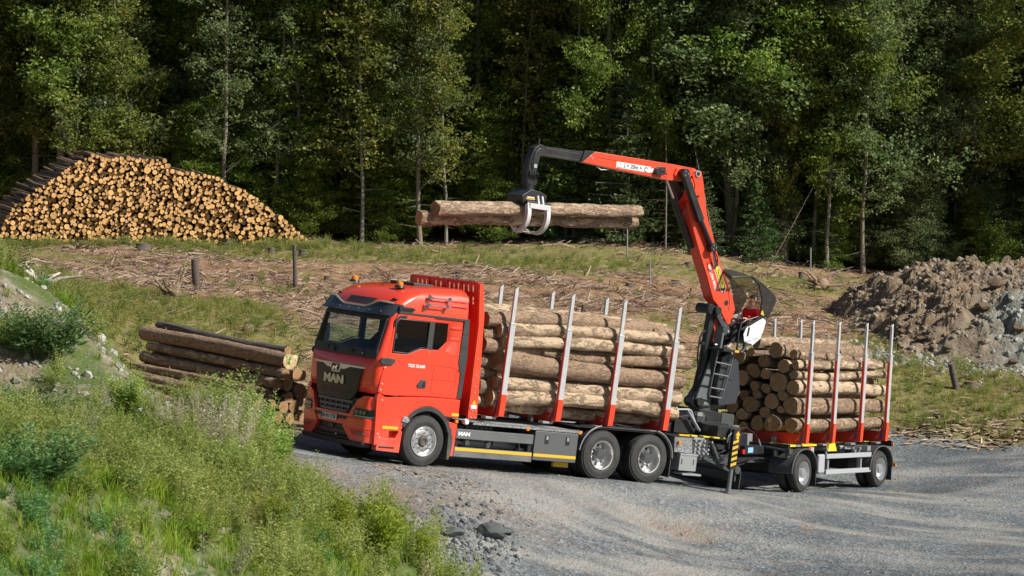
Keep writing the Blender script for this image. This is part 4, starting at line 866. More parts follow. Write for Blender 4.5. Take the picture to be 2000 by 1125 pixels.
for i, (u, v, w, h, lb) in enumerate([(278, 487, 24, 12, 'wide grey stump in front of the pile, left of centre'), (445, 482, 11, 15, 'small orange topped stump under the pile slope'), (530, 495, 12, 10, 'small dark stump left of the thin post'), (592, 500, 17, 13, 'dark stump just right of the thin post'),
                                      (200, 600, 22, 14, 'pale stump left of the uprooted root'), (45, 598, 26, 14, 'stump beside the bleached dead wood at the left'), (1140, 612, 10, 16, 'small stump between the second and third far stakes'), (1040, 607, 18, 8, 'low dark stump above the truck load'), (640, 547, 14, 8, 'low stump left above the cab roof'),
                                      (750, 498, 16, 8, 'low stump at the green strip above the cab'), (1320, 555, 18, 9, 'low stump left of the red crane boom'), (1345, 520, 16, 8, 'stump behind the crane boom'), (1895, 757, 24, 12, 'low grey stump right of the leaning post'), (1565, 545, 10, 14, 'thin stump by the red root at the forest edge'), (895, 540, 12, 8, 'low stump behind the headboard'), (500, 545, 20, 8, 'flat stump in the middle of the litter left of the cab'),
                                      (470, 690, 10, 4, 'flat stump hidden in grass behind the roadside stack'), (1230, 560, 16, 8, 'low stump above the fourth far stake'), (1680, 610, 12, 8, 'stump left of the earth mound'), (1060, 545, 15, 7, 'low stump above the second near stake'), (330, 540, 14, 7, 'low stump left of the tall grey post'), (160, 480, 22, 9, 'low grey stump in the litter at the left')]):
    stump(lb, u, v, w, h)
# uprooted root, bleached dead wood, branches lying about
def tangle(label, name, cat, u, v, s, m, n, up=.4, seed=3, grp=None, thick=.05):
    p = ground_at(u, v, 60); r2 = random.Random(seed); M = MB()
    for i in range(n):
        a = r2.uniform(0, 6.28); l = s * r2.uniform(.5, 1.2); e = r2.uniform(0, up); pts = [Vector((0, 0, .05 * s))]
        for k in range(1, 5): pts.append(pts[-1] + Vector((math.cos(a) * l / 4, math.sin(a) * l / 4, e * l / 3)) + Vector((r2.uniform(-1, 1), r2.uniform(-1, 1), r2.uniform(-.7, .7))) * l * .08)
        M.tube(pts, [thick * s * (1 - .2 * k) for k in range(5)], 6)
    if n > 8: M.lathe([(0, -.1 * s), (.28 * s, 0), (.34 * s, .2 * s), (.22 * s, .5 * s), (0, .55 * s)], (0, 0, 0), 2, 10)
    o = M.build(name, m, smooth=60); o.location = p
    for vv in o.data.vertices: vv.co += Vector((r2.uniform(-1, 1), r2.uniform(-1, 1), r2.uniform(-1, 1))) * .02 * s
    return tag(o, label, cat, grp)
tangle('dark uprooted stump with roots on the green slope left of the cab', 'root_stump', 'root stump', 338, 585, .75, BARKD, 12, .9, 3, None, .11)
tangle('bleached white broken branch wood lying in the grass at the left', 'dead_wood', 'dead wood', 78, 560, 1.0, simple('bleached_wood', (.5, .46, .42), .8, dirt=.6), 6, .6, 5, 'dead wood on the clearing', .08)
tangle('dark rotten stump behind the roadside stack close to the cab', 'root_stump', 'root stump', 485, 655, .5, BARKD, 10, .3, 8, None, .1)
tangle('reddish uprooted stump beside the trees right of the operator canopy', 'root_stump', 'root stump', 1605, 565, .8, BARK, 12, .7, 11, None, .12)
tangle('heap of brown roots and bark in front of the big pile', 'root_heap', 'root stump', 150, 488, .9, BARK, 8, .35, 13, None, .05)
for u, v, u2, v2, r_, lb in [(1825, 815, 1885, 835, .07, 'reddish fallen branch on the grass right of the trailer'), (1885, 838, 1960, 842, .05, 'thin fallen branch at the gravel edge on the right'), (1830, 822, 1850, 808, .06, 'short broken pale stick crossing the reddish branch'), (1560, 640, 1640, 646, .03, 'thin pale stick behind the trailer stakes'),
                             (240, 530, 290, 580, .04, 'dark bare branch leaning in the grass above the roadside stack'), (640, 470, 760, 540, .03, 'thin long stick lying on the litter above the cab')]:
    a, b = ground_at(u, v, 60), ground_at(u2, v2, 60); log(lb, a + Vector((0, 0, r_)), b + Vector((0, 0, r_)), r_, r_ * .6, [BARK, ENDO], 'fallen branches', None, 'branch', 'fallen_branch', nv=8, bend=.08)
n = 500; c0 = ground_at(1880, 845, 60); P = np.stack([rng.normal(c0.x, 1.3, n), rng.normal(c0.y, .7, n)], 1); P = np.concatenate([P, terrain(P[:, 0], P[:, 1])[:, None] + .03], 1); L = rng.uniform(.1, .6, n)
c1 = ground_at(820, 925, 44); P2 = np.stack([rng.normal(c1.x, .8, 170), rng.normal(c1.y, .3, 170)], 1); c2 = ground_at(930, 965, 44); P3 = np.stack([rng.normal(c2.x, .9, 120), rng.normal(c2.y, .5, 120)], 1); c3 = ground_at(1752, 961, 44); P4 = np.stack([rng.normal(c3.x, .16, 30), rng.normal(c3.y, .1, 30)], 1); P2 = np.concatenate([P2, P3, P4]); P2 = np.concatenate([P2, terrain(P2[:, 0], P2[:, 1])[:, None] + .01], 1); L2 = rng.uniform(.03, .10, len(P2)) + rng.exponential(.05, len(P2))
put_stuff('bark_litter', 'brown bark strips and twigs scattered on the road edge', [scatter(st, sf, P, None, rot_rand(n, .15), None, .4, sc3=np.stack([L, L * .08, L * .04], 1)), scatter(st, sf, P2, None, rot_rand(len(P2), .06), None, .3, sc3=np.stack([L2, L2 * .08 + .003, np.full(len(P2), .004)], 1))], bpy.data.materials['brushwood'])

# ------------------------------------------------------------------ trees
TB1 = bark('forest_trunk_bark', (.09, .075, .055), (.24, .205, .16), (.42, .38, .30), .80)
TB2 = bark('grey_trunk_bark', (.10, .095, .085), (.30, .285, .25), (.5, .48, .42), .72)
TB3 = bark('dark_trunk_bark', (.03, .024, .018), (.10, .078, .055), (.2, .16, .12), .85)
def trunk_mesh(h, r0, seed, m, limbs, wob=.15, top=.15, spread=2.5, z0=4, lz=.6, tz=None, twig=0):
    """tapered trunk with limbs; returns mesh, list of limb points"""
    r = random.Random(seed); M = MB(); pts = [Vector((0, 0, -.3))]; d = Vector((0, 0, 0))
    N = 12
    for i in range(1, N + 1):
        d += Vector((r.uniform(-1, 1), r.uniform(-1, 1), 0)) * wob * .25; pts.append(Vector((d.x, d.y, h * i / N)))
    rs = [r0 * 1.35] + [r0 * (1 - (1 - top) * (i / N) ** 1.1) for i in range(1, N + 1)]; M.tube(pts, rs, 10)
    def pos(z): 
        t = max(0, min(.999, z / h)) * N; i = int(t); return pts[i].lerp(pts[i + 1], t - i), rs[min(i, N)]
    lp = []
    for k in range(limbs):
        z = z0 + (h * .97 - z0) * (k + r.random()) / limbs; p, rr = pos(z); a = k * 2.4 + r.uniform(-.6, .6); L = spread * (1.15 - .7 * (z / h)) * r.uniform(.6, 1.1); q = [p]; up = lz * r.uniform(.4, 1.3)
        for j in range(1, 5): q.append(q[-1] + Vector((math.cos(a) * L / 4, math.sin(a) * L / 4, up * L / 4)) + Vector((r.uniform(-1, 1), r.uniform(-1, 1), r.uniform(-1, 1))) * L * .05); a += r.uniform(-.35, .35)
        M.tube(q, [max(.012, rr * .38 * (1 - .22 * j)) for j in range(5)], 5); lp.append(q)
        for s_ in range(2):
            a2 = a + r.choice((-1, 1)) * r.uniform(.5, 1.1); b = q[r.choice((1, 2, 3))]; L2 = L * r.uniform(.3, .55); qq = [b, b + Vector((math.cos(a2) * L2 * .5, math.sin(a2) * L2 * .5, up * L2 * .4)), b + Vector((math.cos(a2) * L2, math.sin(a2) * L2, up * L2 * .9))]
            M.tube(qq, [max(.01, rr * .16), .012, .006], 4); lp.append(qq)
    for k in range(twig):
        z = r.uniform(.8, z0); p, rr = pos(z); a = r.uniform(0, 6.28); L = r.uniform(.3, 1.3); M.tube([p, p + Vector((math.cos(a) * L, math.sin(a) * L, r.uniform(-.2, .25) * L))], [.014, .004], 4)
    me = M.build('tmp', m, smooth=60); d_ = me.data; bpy.data.objects.remove(me)
    return d_, lp
def leaf_quads(C0, size, up=.5):
    """leaf shaped quads at points C0 with random orientation"""
    n = len(C0); d = rng.normal(size=(n, 3)); d[:, 2] = d[:, 2] * .5 - .15; d /= np.linalg.norm(d, axis=1)[:, None]
    nn = rng.normal(size=(n, 3)) * .8; nn[:, 2] += up + .35; nn[:, 1] -= .25; q = np.cross(d, nn); q /= np.linalg.norm(q, axis=1)[:, None] + 1e-9
    s = size * rng.uniform(.6, 1.35, n)[:, None]; a = C0; V = np.stack([a, a + d * s * .5 + q * s * .33, a + d * s, a + d * s * .5 - q * s * .33], 1).reshape(-1, 3)
    return V, np.arange(4 * n).reshape(-1, 4)
def crown_mesh(lp, n, size, m, clump=.55, per=34, flat=.55, zmax=15.5):
    pts = []; w = []
    for q in lp:
        for j in range(1, len(q)): 
            for t in (.35, .8): pts.append(q[j - 1].lerp(q[j], t)); w.append(.3 + j)
    pts = np.array([tuple(p) for p in pts]); w = np.array(w); w = w / w.sum(); nc = n // per
    c = pts[rng.choice(len(pts), nc, p=w)] + rng.normal(0, clump * .8, (nc, 3)) * [1, 1, .8]; sh = rng.uniform(.15, .85, nc); rad = clump * rng.uniform(.5, 1.2, nc)
    o = rng.normal(size=(nc, per, 3)); o /= np.linalg.norm(o, axis=2)[..., None]; o *= (rng.uniform(.25, 1, (nc, per)) ** .5)[..., None] * rad[:, None, None] * np.array([1, 1, flat])
    P = (c[:, None] + o).reshape(-1, 3); s = np.repeat(sh, per) + rng.uniform(-.2, .2, nc * per); V, F_ = leaf_quads(P, size); return npmesh('crown', V, F_, [m], attrs={'shade': np.clip(np.repeat(s, 4), 0, 1)})
def conifer(h, rb, z0, seed, m, tm, r0, nw=26, per=9, needle=.16, n_per=34, droop=.35, sparse=0):
    r = random.Random(seed); M = MB(); M.tube([(0, 0, -.3), (0, 0, h * .5), (0, 0, h)], [r0, r0 * .6, .02], 9); P = []; S_ = []
    for k in range(nw):
        z = z0 + (h - z0) * (k / nw) ** .95; L0 = rb * (1 - (z - z0) / (h - z0 + .01)) ** .8 + .12
        for j in range(per):
            a = r.uniform(0, 6.28); L = L0 * r.uniform(.7, 1.1); dz = -droop * L * r.uniform(.6, 1.2); e = Vector((math.cos(a) * L, math.sin(a) * L, dz + .12 * L)); b = Vector((0, 0, z + r.uniform(-.2, .2))); M.tube([b, b + e * .6, b + e], [.018, .01, .004], 3, caps=False); sh = r.uniform(.1, .9)
            nn = int(n_per * (.4 + L / rb))
            for q in range(nn):
                t = r.uniform(.12, 1) ** .8; side = r.uniform(-1, 1) * .28 * L * (1.05 - t * .75); P.append((b.x + e.x * t - math.sin(a) * side, b.y + e.y * t + math.cos(a) * side, b.z + e.z * t * t - abs(side) * .35 - r.uniform(0, .10) * L)); S_.append(sh + r.uniform(-.2, .2))
    to = M.build('tmp', tm, smooth=60); d_ = to.data; bpy.data.objects.remove(to)
    V, F_ = leaf_quads(np.array(P), needle, .3); return d_, npmesh('crown', V, F_, [m], attrs={'shade': np.clip(np.repeat(np.array(S_), 4), 0, 1)})
KIND = {}
def add_kind(k, tr, cr): tr.name = 'trunk'; cr.name = 'crown'; KIND.setdefault(k, []).append((tr, cr))
for i, (lf, tb) in enumerate([(LF_A, TB1), (LF_C, TB1), (LF_O, TB3), (LF_A, TB2)]):      # tall trees with clear stems
    t, lp = trunk_mesh(19, [.17, .21, .15, .18][i], 10 + i, tb, 26, .30, .2, 3.2, 3.0, .6, twig=16); add_kind('tall', t, crown_mesh(lp, 44000, .15, lf, .55, 26))
for i, lf in enumerate((LF_B, LF_A, LF_C, LF_O)):                                          # leafy from low down
    t, lp = trunk_mesh([13, 11.5, 9.5, 12.5][i], .11, 30 + i, TB3, 38, .3, .15, 2.5, .5, .35); add_kind('leafy', t, crown_mesh(lp, 46000, .125, lf, .5, 26))
for i, lf in enumerate((LF_B, LF_C, LF_A)):                                                # shrubs
    t, lp = trunk_mesh(2.8, .04, 50 + i, TB3, 16, .2, .15, 1.7, .1, .5); add_kind('shrub', t, crown_mesh(lp, 11000, .10, lf, .34, 18))
for i in range(3):
    t, lp = trunk_mesh([15, 17, 14][i], [.085, .10, .07][i], 90 + i, [TB2, TB1, TB2][i], 26, .35, .2, 1.9, 2.2, .7, twig=12); add_kind('slim', t, crown_mesh(lp, 13000, .135, [LF_B, LF_C, LF_O][i], .42, 22))
for i in range(3): add_kind('spruce', *conifer(21, 3.1, 2.5, 60 + i, LF_D, TB3, .19, 34, 9, .20, 30, .45))
for i in range(2): add_kind('young', *conifer([5.2, 3.8][i], 1.35, .15, 70 + i, LF_Y, TB1, .05, 22, 9, .12, 26, .05))
def deadconifer(seed):
    r = random.Random(seed); M = MB(); M.tube([(0, 0, -.2), (.05, 0, 4), (0, .05, 8.5)], [.07, .05, .012], 7); Q = MB()
    for k in range(70): z = r.uniform(.4, 8.2); a = r.uniform(0, 6.28); L = (1 - z / 9.2) * 1.3 * r.uniform(.5, 1.1); Q.tube([(0, 0, z), (math.cos(a) * L * .6, math.sin(a) * L * .6, z + .05), (math.cos(a) * L, math.sin(a) * L, z - .12 * L)], [.012, .008, .003], 3)
    a = M.build('t', TB1, smooth=60); b = Q.build('t', simple('dead_twigs', (.13, .10, .075), .9), smooth=60); da, db = a.data, b.data; bpy.data.objects.remove(a); bpy.data.objects.remove(b); return da, db
for i in range(2): add_kind('dead', *deadconifer(80 + i))
NT = 0
def tree(kind, x, y, sc, label, group, cat='tree', var=None, rot=None, lean=(0, 0), name=None, fat=1):
    global NT
    NT += 1; ks = KIND[kind]; t, c = ks[var if var is not None else rng.integers(len(ks))]; nm = name or {'tall': 'broadleaf_tree', 'leafy': 'leafy_tree', 'shrub': 'shrub', 'spruce': 'spruce_tree', 'young': 'young_spruce', 'dead': 'dead_tree'}[kind]
    e = empty(nm, (x, y, ground_z(x, y) - .05), (lean[1], lean[0], rot if rot is not None else rng.uniform(0, 6.28))); e.scale = (sc * fat, sc * fat, sc); link('trunk', t, e); link('crown', c, e)
    return tag(e, label, cat, group)
def base_px(u, v, Y=None):
    p = ground_at(u, v, 90); return p.x, p.y
HERO = [('tall', 120, 455, 1.05, 3, (0, 0), 1.0, 'straight grey trunked tree behind the left shoulder of the log pile'), ('tall', 66, 462, .95, 0, (.02, 0), .9, 'forked trunk tree at the far left behind the pile'), ('tall', 84, 458, .9, 2, (.10, 0), .6, 'thin leaning stem beside the forked trunk at the far left'),
        ('tall', 177, 452, .95, 0, (.03, 0), .8, 'brown trunk just right of the straight grey one behind the pile'), ('tall', 592, 442, .9, 0, (-.03, 0), .75, 'slender ivy wrapped trunk rising at the right end of the log pile'), ('tall', 577, 440, .85, 2, (-.12, 0), .5, 'thin stem leaning left beside the slender ivy wrapped trunk'),
        ('tall', 770, 452, .9, 2, (.02, 0), .8, 'thin brown trunk with pale fork above the cab'), ('tall', 716, 450, .85, 2, (0, 0), .6, 'thin dark trunk left of the thin brown one above the cab'), ('tall', 425, 430, .9, 2, (-.02, 0), .6, 'thin dark stem standing behind the crest of the pile'),
        ('tall', 845, 455, .9, 2, (0, 0), .6, 'dark stem behind the left end of the held logs'), ('tall', 638, 440, .9, 2, (0, 0), .5, 'dark stem between the ivy wrapped trunk and the cab'), ('tall', 1190, 478, 1.0, 3, (.01, 0), .75, 'straight brown trunk behind the right half of the held logs'),
        ('tall', 1432, 523, 1.1, 1, (.05, 0), 1.15, 'big grey trunk just right of the crane elbow'), ('tall', 1530, 535, 1.05, 0, (.03, 0), 1.05, 'dark brown trunk right of the big grey trunk'), ('tall', 1618, 548, 1.0, 0, (.12, 0), 1.0, 'dark trunk leaning right at the foot of the green slope'),
        ('tall', 1908, 520, .95, 2, (-.02, 0), 1.2, 'dark many branched tree behind the earth mound'), ('tall', 1560, 520, .95, 2, (.08, 0), .6, 'thin leaning stem between the two dark brown trunks'), ('tall', 1275, 485, .95, 3, (.02, 0), .45, 'thin pale stem under the red boom'),
        ('tall', 1740, 525, 1.0, 1, (0, 0), .9, 'grey green crowned tree left behind the mound'), ('tall', 1290, 470, 1.05, 1, (0, 0), .9, 'tall tree behind the red boom'), ('tall', 480, 420, 1.0, 1, (0, 0), .9, 'tall leafy tree behind the middle of the pile'), ('tall', 930, 458, 1.0, 3, (0, 0), .8, 'tall tree behind the middle of the held logs')]
for i, (k, u, v, sc, var, lean, fat, lb) in enumerate(HERO):
    x, y = base_px(u, v); y = max(y, 116.8) + rng.uniform(0, .8); x = (u - 1000) / FPX * y * 1.0; tree(k, x, y, sc, lb, 'tall trees at the forest edge', 'tree', var, rng.uniform(0, 6.28), lean, None, fat)
SP = [(735, 450, 1.0, 0), (700, 440, .8, 1), (1225, 478, 1.35, 0), (1330, 480, 1.1, 0), (1300, 470, 1.5, 1), (1120, 470, 1.2, 0), (1365, 500, 1.0, 1), (760, 440, .9, 0), (1085, 465, 1.3, 0), (1480, 520, .9, 1)]
for i, (u, v, sc, var) in enumerate(SP):
    x, y = base_px(u, v); y = max(y, 115.5); x = (u - 1000) / FPX * y; tree('young', x, y, sc, ['small light green spruce above the cab roof', 'little spruce left of the other one above the cab', 'young spruce behind the right end of the held logs', 'young spruce left of the crane elbow', 'taller young spruce under the red boom', 'young spruce behind the held logs right of the grapple', 'small spruce at the crane elbow edge', 'small spruce right above the headboard side of the cab', 'young spruce behind the grapple', 'small spruce behind the operator canopy'][i], 'young spruces at the forest edge', 'spruce', var)
for u, v, sc, lean, lb in [(1300, 495, .62, (0, 0), 'bare dead spruce stem with twigs left of the red main boom'), (1228, 480, .5, (0, 0), 'thin dead stem under the right end of the held logs'), (1400, 545, .55, (-.20, 0), 'bare leaning dead spruce between the boom and the big grey trunk'), (1190, 470, .6, (.02, 0), 'dead twiggy spruce beside the straight brown trunk'), (775, 450, .6, (.15, 0), 'bare branched dead tree above the cab'), (1500, 540, .45, (.5, 0), 'fallen bare dead tree top behind the operator canopy')]:
    x, y = base_px(u, v); y = max(y, 114.5); x = (u - 1000) / FPX * y; tree('dead', x, y, sc, lb, 'dead conifers at the forest edge', 'dead tree', None, 0, lean)
ANCH = [(10, 'far left edge'), (90, 'forked trunk'), (180, 'pile crest'), (290, 'pile top'), (400, 'pile shoulder'), (500, 'falling pile slope'), (590, 'ivy wrapped trunk'), (690, 'little spruces'), (790, 'cab beacons'), (860, 'held log ends'), (950, 'held logs left half'), (1040, 'grapple'), (1120, 'black boom extension'), (1200, 'boom sign'), (1300, 'red outer boom'), (1370, 'crane elbow'), (1440, 'big grey trunk'), (1500, 'operator canopy'), (1560, 'dark brown trunk'), (1640, 'leaning dark trunk'), (1720, 'left mound slope'), (1800, 'mound crest'), (1900, 'branched mound tree'), (1985, 'far right edge')]
def near(x, y):
    u = 1000 + FPX * x / y; a = min(ANCH, key=lambda q: abs(q[0] - u)); return a[1]
def side(x): return 'far left' if x < -14 else 'left' if x < -6 else 'centre' if x < 5 else 'right' if x < 13 else 'far right'
def depth(y): return 'first row' if y < 123 else 'second row' if y < 132 else 'slope' if y < 150 else 'upper slope'
# foliage wall at the forest edge
def spread(n, x0, x1, y0, y1, dmin):
    out = []
    for _ in range(n * 60):
        p = (rng.uniform(x0, x1), rng.uniform(y0, y1))
        if all((p[0] - q[0]) ** 2 + (p[1] - q[1]) ** 2 > dmin ** 2 for q in out): out.append(p)
        if len(out) >= n: break
    return out
for x, y in spread(70, -27, 29, 119.8, 128, 1.5):
    g = x + rng.normal(0, 4); var = (0 if g < -13 else rng.choice([0, 1, 3])) if g < -2 else (rng.choice([1, 2, 3]) if g < 8 else rng.choice([2, 2, 1]))
    tree('leafy', x, y, rng.uniform(.65, 1.15), f'{["bright green", "mid green", "grey green", "olive green"][var]} bushy tree by the {near(x, y)}, {"front" if y < 122.5 else "middle" if y < 125.5 else "back"} row', f'bushy forest trees, {side(x)}, {depth(y)}, {var}', 'tree', int(var))
for x, y in spread(30, -25, 27, 116.2, 120, .9):
    g = x + rng.normal(0, 4); var = int(rng.choice([0, 0, 2])) if g < -3 else int(rng.choice([1, 1, 2]) if g > 8 else rng.choice([0, 1, 2]))
    tree('shrub', x, y, rng.uniform(.3, .9), f'{["bright green", "grey green", "mid green"][var]} shrub by the {near(x, y)}, {"in front of" if y < 117 else "among"} the first trees', f'forest edge shrubs, {side(x)}, {var}', 'shrub', var)
for x, y in spread(130, -36, 38, 128, 170, 2.9):
    con = (x > 6 and y > 140) or rng.uniform() < .18
    if con: tree('spruce', x, y, rng.uniform(.8, 1.1), f'dark spruce up behind the {near(x, y)}, {depth(y)} of the forest', f'dark spruces, {side(x * 115 / y)}, {depth(y)}', 'spruce')
    else:
        kd_ = 'tall' if rng.uniform() < .5 else 'leafy'; tree(kd_, x, y, rng.uniform(.8, 1.15), f'{"tall" if kd_ == "tall" else "bushy"} broadleaf tree up behind the {near(x, y)}, {depth(y)} of the forest', f'{kd_} broadleaf trees, {side(x * 115 / y)}, {depth(y)}')
for x, y in spread(86, -25, 27, 117.0, 120.5, .7):
    g = x + rng.normal(0, 4); var = int((0 if g < -13 else rng.choice([0, 0, 1, 3])) if g < -1 else (rng.choice([1, 2, 0]) if g < 8 else rng.choice([2, 2, 1]))); sc_ = rng.uniform(.26, .58)
    tree('leafy', x, y, sc_, f'{["bright green", "mid green", "grey green", "olive green"][var]} {"sapling" if sc_ < .42 else "young tree"} by the {near(x, y)}, {"in front of" if y < 118.6 else "among"} the first trunks', f'young leafy trees, {side(x)}, {var}', 'tree', var, None, (0, 0), 'young_tree', 1.25)
for x, y in spread(34, -24, 25, 116.0, 119.0, 1.1):
    v_ = int(rng.integers(3)); tree('slim', x, y, rng.uniform(.85, 1.1), f'slim {["bright green", "grey green", "olive"][v_]} tree by the {near(x, y)}, {"front" if y < 117.2 else "second"} row', f'slim pale stemmed trees, {side(x)}', 'tree', v_, None, (rng.normal(0, .05), rng.normal(0, .04)), 'slim_tree')
print('trees', NT)
# snow poles at the forest edge
for u, v, h, lb in ((1225, 512, 96, 'tall grey pole under the right end of the held logs'), (1270, 560, 48, 'short thin pale pole left of the red boom'), (1583, 545, 60, 'thin pale pole between the trunks on the right')):
    p = ground_at(u, v, 70); k = p.y / FPX; M = MB(); M.cyl((0, 0, -.2), (0, 0, h * k), .028, 8); M.cyl((0, 0, h * k), (0, 0, h * k + .03), .036, 8); o = M.build('marker_pole', GREYST); o.location = p; tag(o, lb, 'pole', 'marker poles')
# ------------------------------------------------------------------ the truck (builder frame: x rearward, n near side, z up)
def LF(v): return Vector((-v[0], v[1], v[2]))
def pose(Rm, T): 
    M = Matrix(((-Rm[0][0], Rm[0][1], Rm[0][2]), (-Rm[1][0], Rm[1][1], Rm[1][2]), (-Rm[2][0], Rm[2][1], Rm[2][2]))).to_4x4(); M.translation = Vector(T); return M
TRUCK = empty('log_truck'); TRUCK.matrix_world = pose(RT, TT)
tag(TRUCK, 'red three axle timber truck with white and red stakes carrying a load of logs', 'truck')
def tb(): return MB(LF)
# --- cab shell: lofted outline levels, centre front -> corner -> side -> rear
NF = [0, .3, .6, .85, 1.0]                    # front stations (fraction of half width on the front)
def outline(z, xf, hw, cr, rear=.78, bow=.10):
    """near half, list of (x, n) from centre front to centre rear"""
    o = []
    fw = hw - cr
    for t in NF: n = fw * t; o.append((xf + bow * (n / max(fw, .01)) ** 2, n))
    xc = xf + bow + cr
    for k in range(1, 5): a = k * math.pi / 8; o.append((xc - cr * math.cos(a), fw + cr * math.sin(a)))
    for xq in (-1.05, -.62, -.20, -.08, .27, .60):
        o.append((max(xq, xc + .02), hw))
    o += [(rear - .03, hw), (rear, hw - .05), (rear, hw * .5), (rear, 0)]
    return o
LV = [(1.40, -1.45, 1.20, .16), (1.62, -1.47, 1.215, .16), (1.90, -1.475, 1.22, .16), (2.15, -1.46, 1.22, .15), (2.26, -1.435, 1.22, .15), (2.40, -1.40, 1.22, .14), (2.70, -1.325, 1.215, .14), (2.96, -1.26, 1.205, .14), (3.04, -1.235, 1.20, .15),
      (3.16, -1.19, 1.195, .18), (3.26, -1.13, 1.185, .22), (3.36, -1.04, 1.165, .28), (3.45, -.93, 1.13, .32), (3.52, -.78, 1.07, .36), (3.575, -.58, .98, .40), (3.61, -.35, .85, .40)]
rows = [outline(*l) for l in LV]; npt = len(rows[0]); V = []; 
for (z, *_), r in zip(LV, rows):
    zz = lambda x: z + (max(0, (x + .6)) * .05 if z > 3.4 else 0)
    V += [(x, n, zz(x)) for x, n in r] + [(x, -n, zz(x)) for x, n in r]
def vi(l, k, s): return l * npt * 2 + (npt if s < 0 else 0) + k
M = tb(); Fc = []
names = {}
for l in range(len(LV) - 1):
    for k in range(npt - 1):
        for s in (1, -1):
            f = (vi(l, k, s), vi(l, k + 1, s), vi(l + 1, k + 1, s), vi(l + 1, k, s)); z0, z1 = LV[l][0], LV[l + 1][0]; hole = None
            if z0 >= 2.14 and z1 <= 3.0 and k < 5: hole = 'ws'
            if z0 >= 2.25 and z1 <= 3.0 and k in (9, 10): hole = 'dw'
            if z0 >= 2.39 and z1 <= 3.0 and k == 12: hole = 'rw'
            if not hole: Fc.append(f)
            else: names.setdefault((hole, s), []).append(f)
top = [vi(len(LV) - 1, k, 1) for k in range(npt)] + [vi(len(LV) - 1, k, -1) for k in range(npt - 2, 0, -1)]
M.add(V, Fc + [tuple(top)])
bm = None
cab = M.build('cab_body', [RED, DGREY], TRUCK, smooth=50, fix=False)
b = bmesh.new(); b.from_mesh(cab.data); bmesh.ops.remove_doubles(b, verts=b.verts, dist=.001); bmesh.ops.recalc_face_normals(b, faces=b.faces)
if sum(f.normal.dot(f.calc_center_median() - Vector((.3, 0, 2.4))) for f in b.faces) < 0: bmesh.ops.reverse_faces(b, faces=b.faces)
b.to_mesh(cab.data); b.free(); cab.data.set_sharp_from_angle(angle=R_(50))
sd = cab.modifiers.new('shell', 'SOLIDIFY'); sd.thickness = .03; sd.offset = -1; sd.material_offset = 1; sd.material_offset_rim = 1
for (h, s), fs in names.items():
    u_ = sorted({i for f in fs for i in f}); mp = {a: i for i, a in enumerate(u_)}; 
    if h == 'ws' and s < 0: continue
    if h == 'ws': fs = fs + names[('ws', -1)]; u_ = sorted({i for f in fs for i in f}); mp = {a: i for i, a in enumerate(u_)}
    M = tb(); M.add([V[i] for i in u_], [tuple(mp[i] for i in f) for f in fs]); o = M.build({'ws': 'windshield', 'dw': 'door_window', 'rw': 'rear_side_window'}[h], GLASS if h == 'ws' or s < 0 else TINT, TRUCK, smooth=60)
    if h == 'ws': WSO = o
# black frame under the windshield and frit
def front_x(n, z, off=.0):
    """x of the cab front surface at width n and height z"""
    for a, b_ in zip(LV[:-1], LV[1:]):
        if a[0] <= z <= b_[0]:
            t = (z - a[0]) / (b_[0] - a[0]); xf = a[1] + (b_[1] - a[1]) * t; hw = a[2] + (b_[2] - a[2]) * t; cr = a[3] + (b_[3] - a[3]) * t; break
    else:
        a = LV[0] if z < LV[0][0] else LV[-1]; xf, hw, cr = a[1], a[2], a[3]
    fw = hw - cr; m = abs(n)
    if m <= fw: x = xf + .10 * (m / fw) ** 2
    else: x = xf + .10 + cr - math.sqrt(max(0, cr * cr - min(cr, m - fw) ** 2))
    return x - off
def front_patch(M, poly_rows, off, m=0, thick=None):
    """surface draped on the cab front: poly_rows = list of (z, n_left, n_right)"""
    vs = []; K = 14
    for z, a, b_ in poly_rows:
        for k in range(K + 1): n = a + (b_ - a) * k / K; vs.append((front_x(n, z, off), n, z))
    R0 = len(poly_rows); fs = [(r * (K + 1) + k, r * (K + 1) + k + 1, (r + 1) * (K + 1) + k + 1, (r + 1) * (K + 1) + k) for r in range(R0 - 1) for k in range(K)]
    nb = len(vs); vs += [(x + off + .01, n, z) for x, n, z in vs]; fs += [tuple(i + nb for i in f)[::-1] for f in fs[:]]
    for k in range(K):
        fs += [(k, k + 1, nb + k + 1, nb + k), ((R0 - 1) * (K + 1) + k, (R0 - 1) * (K + 1) + k + 1, nb + (R0 - 1) * (K + 1) + k + 1, nb + (R0 - 1) * (K + 1) + k)]
    for r in range(R0 - 1):
        for c in (0, K): fs.append((r * (K + 1) + c, (r + 1) * (K + 1) + c, nb + (r + 1) * (K + 1) + c, nb + r * (K + 1) + c))
    M.add(vs, fs, m)
M = tb(); front_patch(M, [(2.10, -1.13, 1.13), (2.20, -1.14, 1.14), (2.285, -1.13, 1.13)], .012); front_patch(M, [(2.88, -1.12, 1.12), (3.04, -1.10, 1.10)], .010)
for s in (1, -1): M.beam((front_x(1.085, 2.2, .006), s * 1.085, 2.2), (front_x(1.07, 2.95, .006), s * 1.07, 2.95), .07, .02, up=(1, 0, 0))
M.build('windshield_surround', DGREY, TRUCK, bevel=.005)
for n0, n1 in ((-.62, -.20), (.30, .76)):
    M = tb(); z0 = 2.16; M.tube([(front_x(n1, z0, .035), n1, z0), (front_x(n1 - .02, 2.26, .05), n1 - .04, 2.26), (front_x(n0, 2.33, .045), n0 - .02, 2.33)], [.016, .014, .008], 6); M.cyl((front_x(n1, z0), n1, z0), (front_x(n1, z0, .06), n1, z0), .028, 10)
    M.box(front_x(n0, 2.20, .05), front_x(n0, 2.20, .0), n0 - .08, n0 + .16, 2.18, 2.225); M.build('wiper', BLACK, WSO)
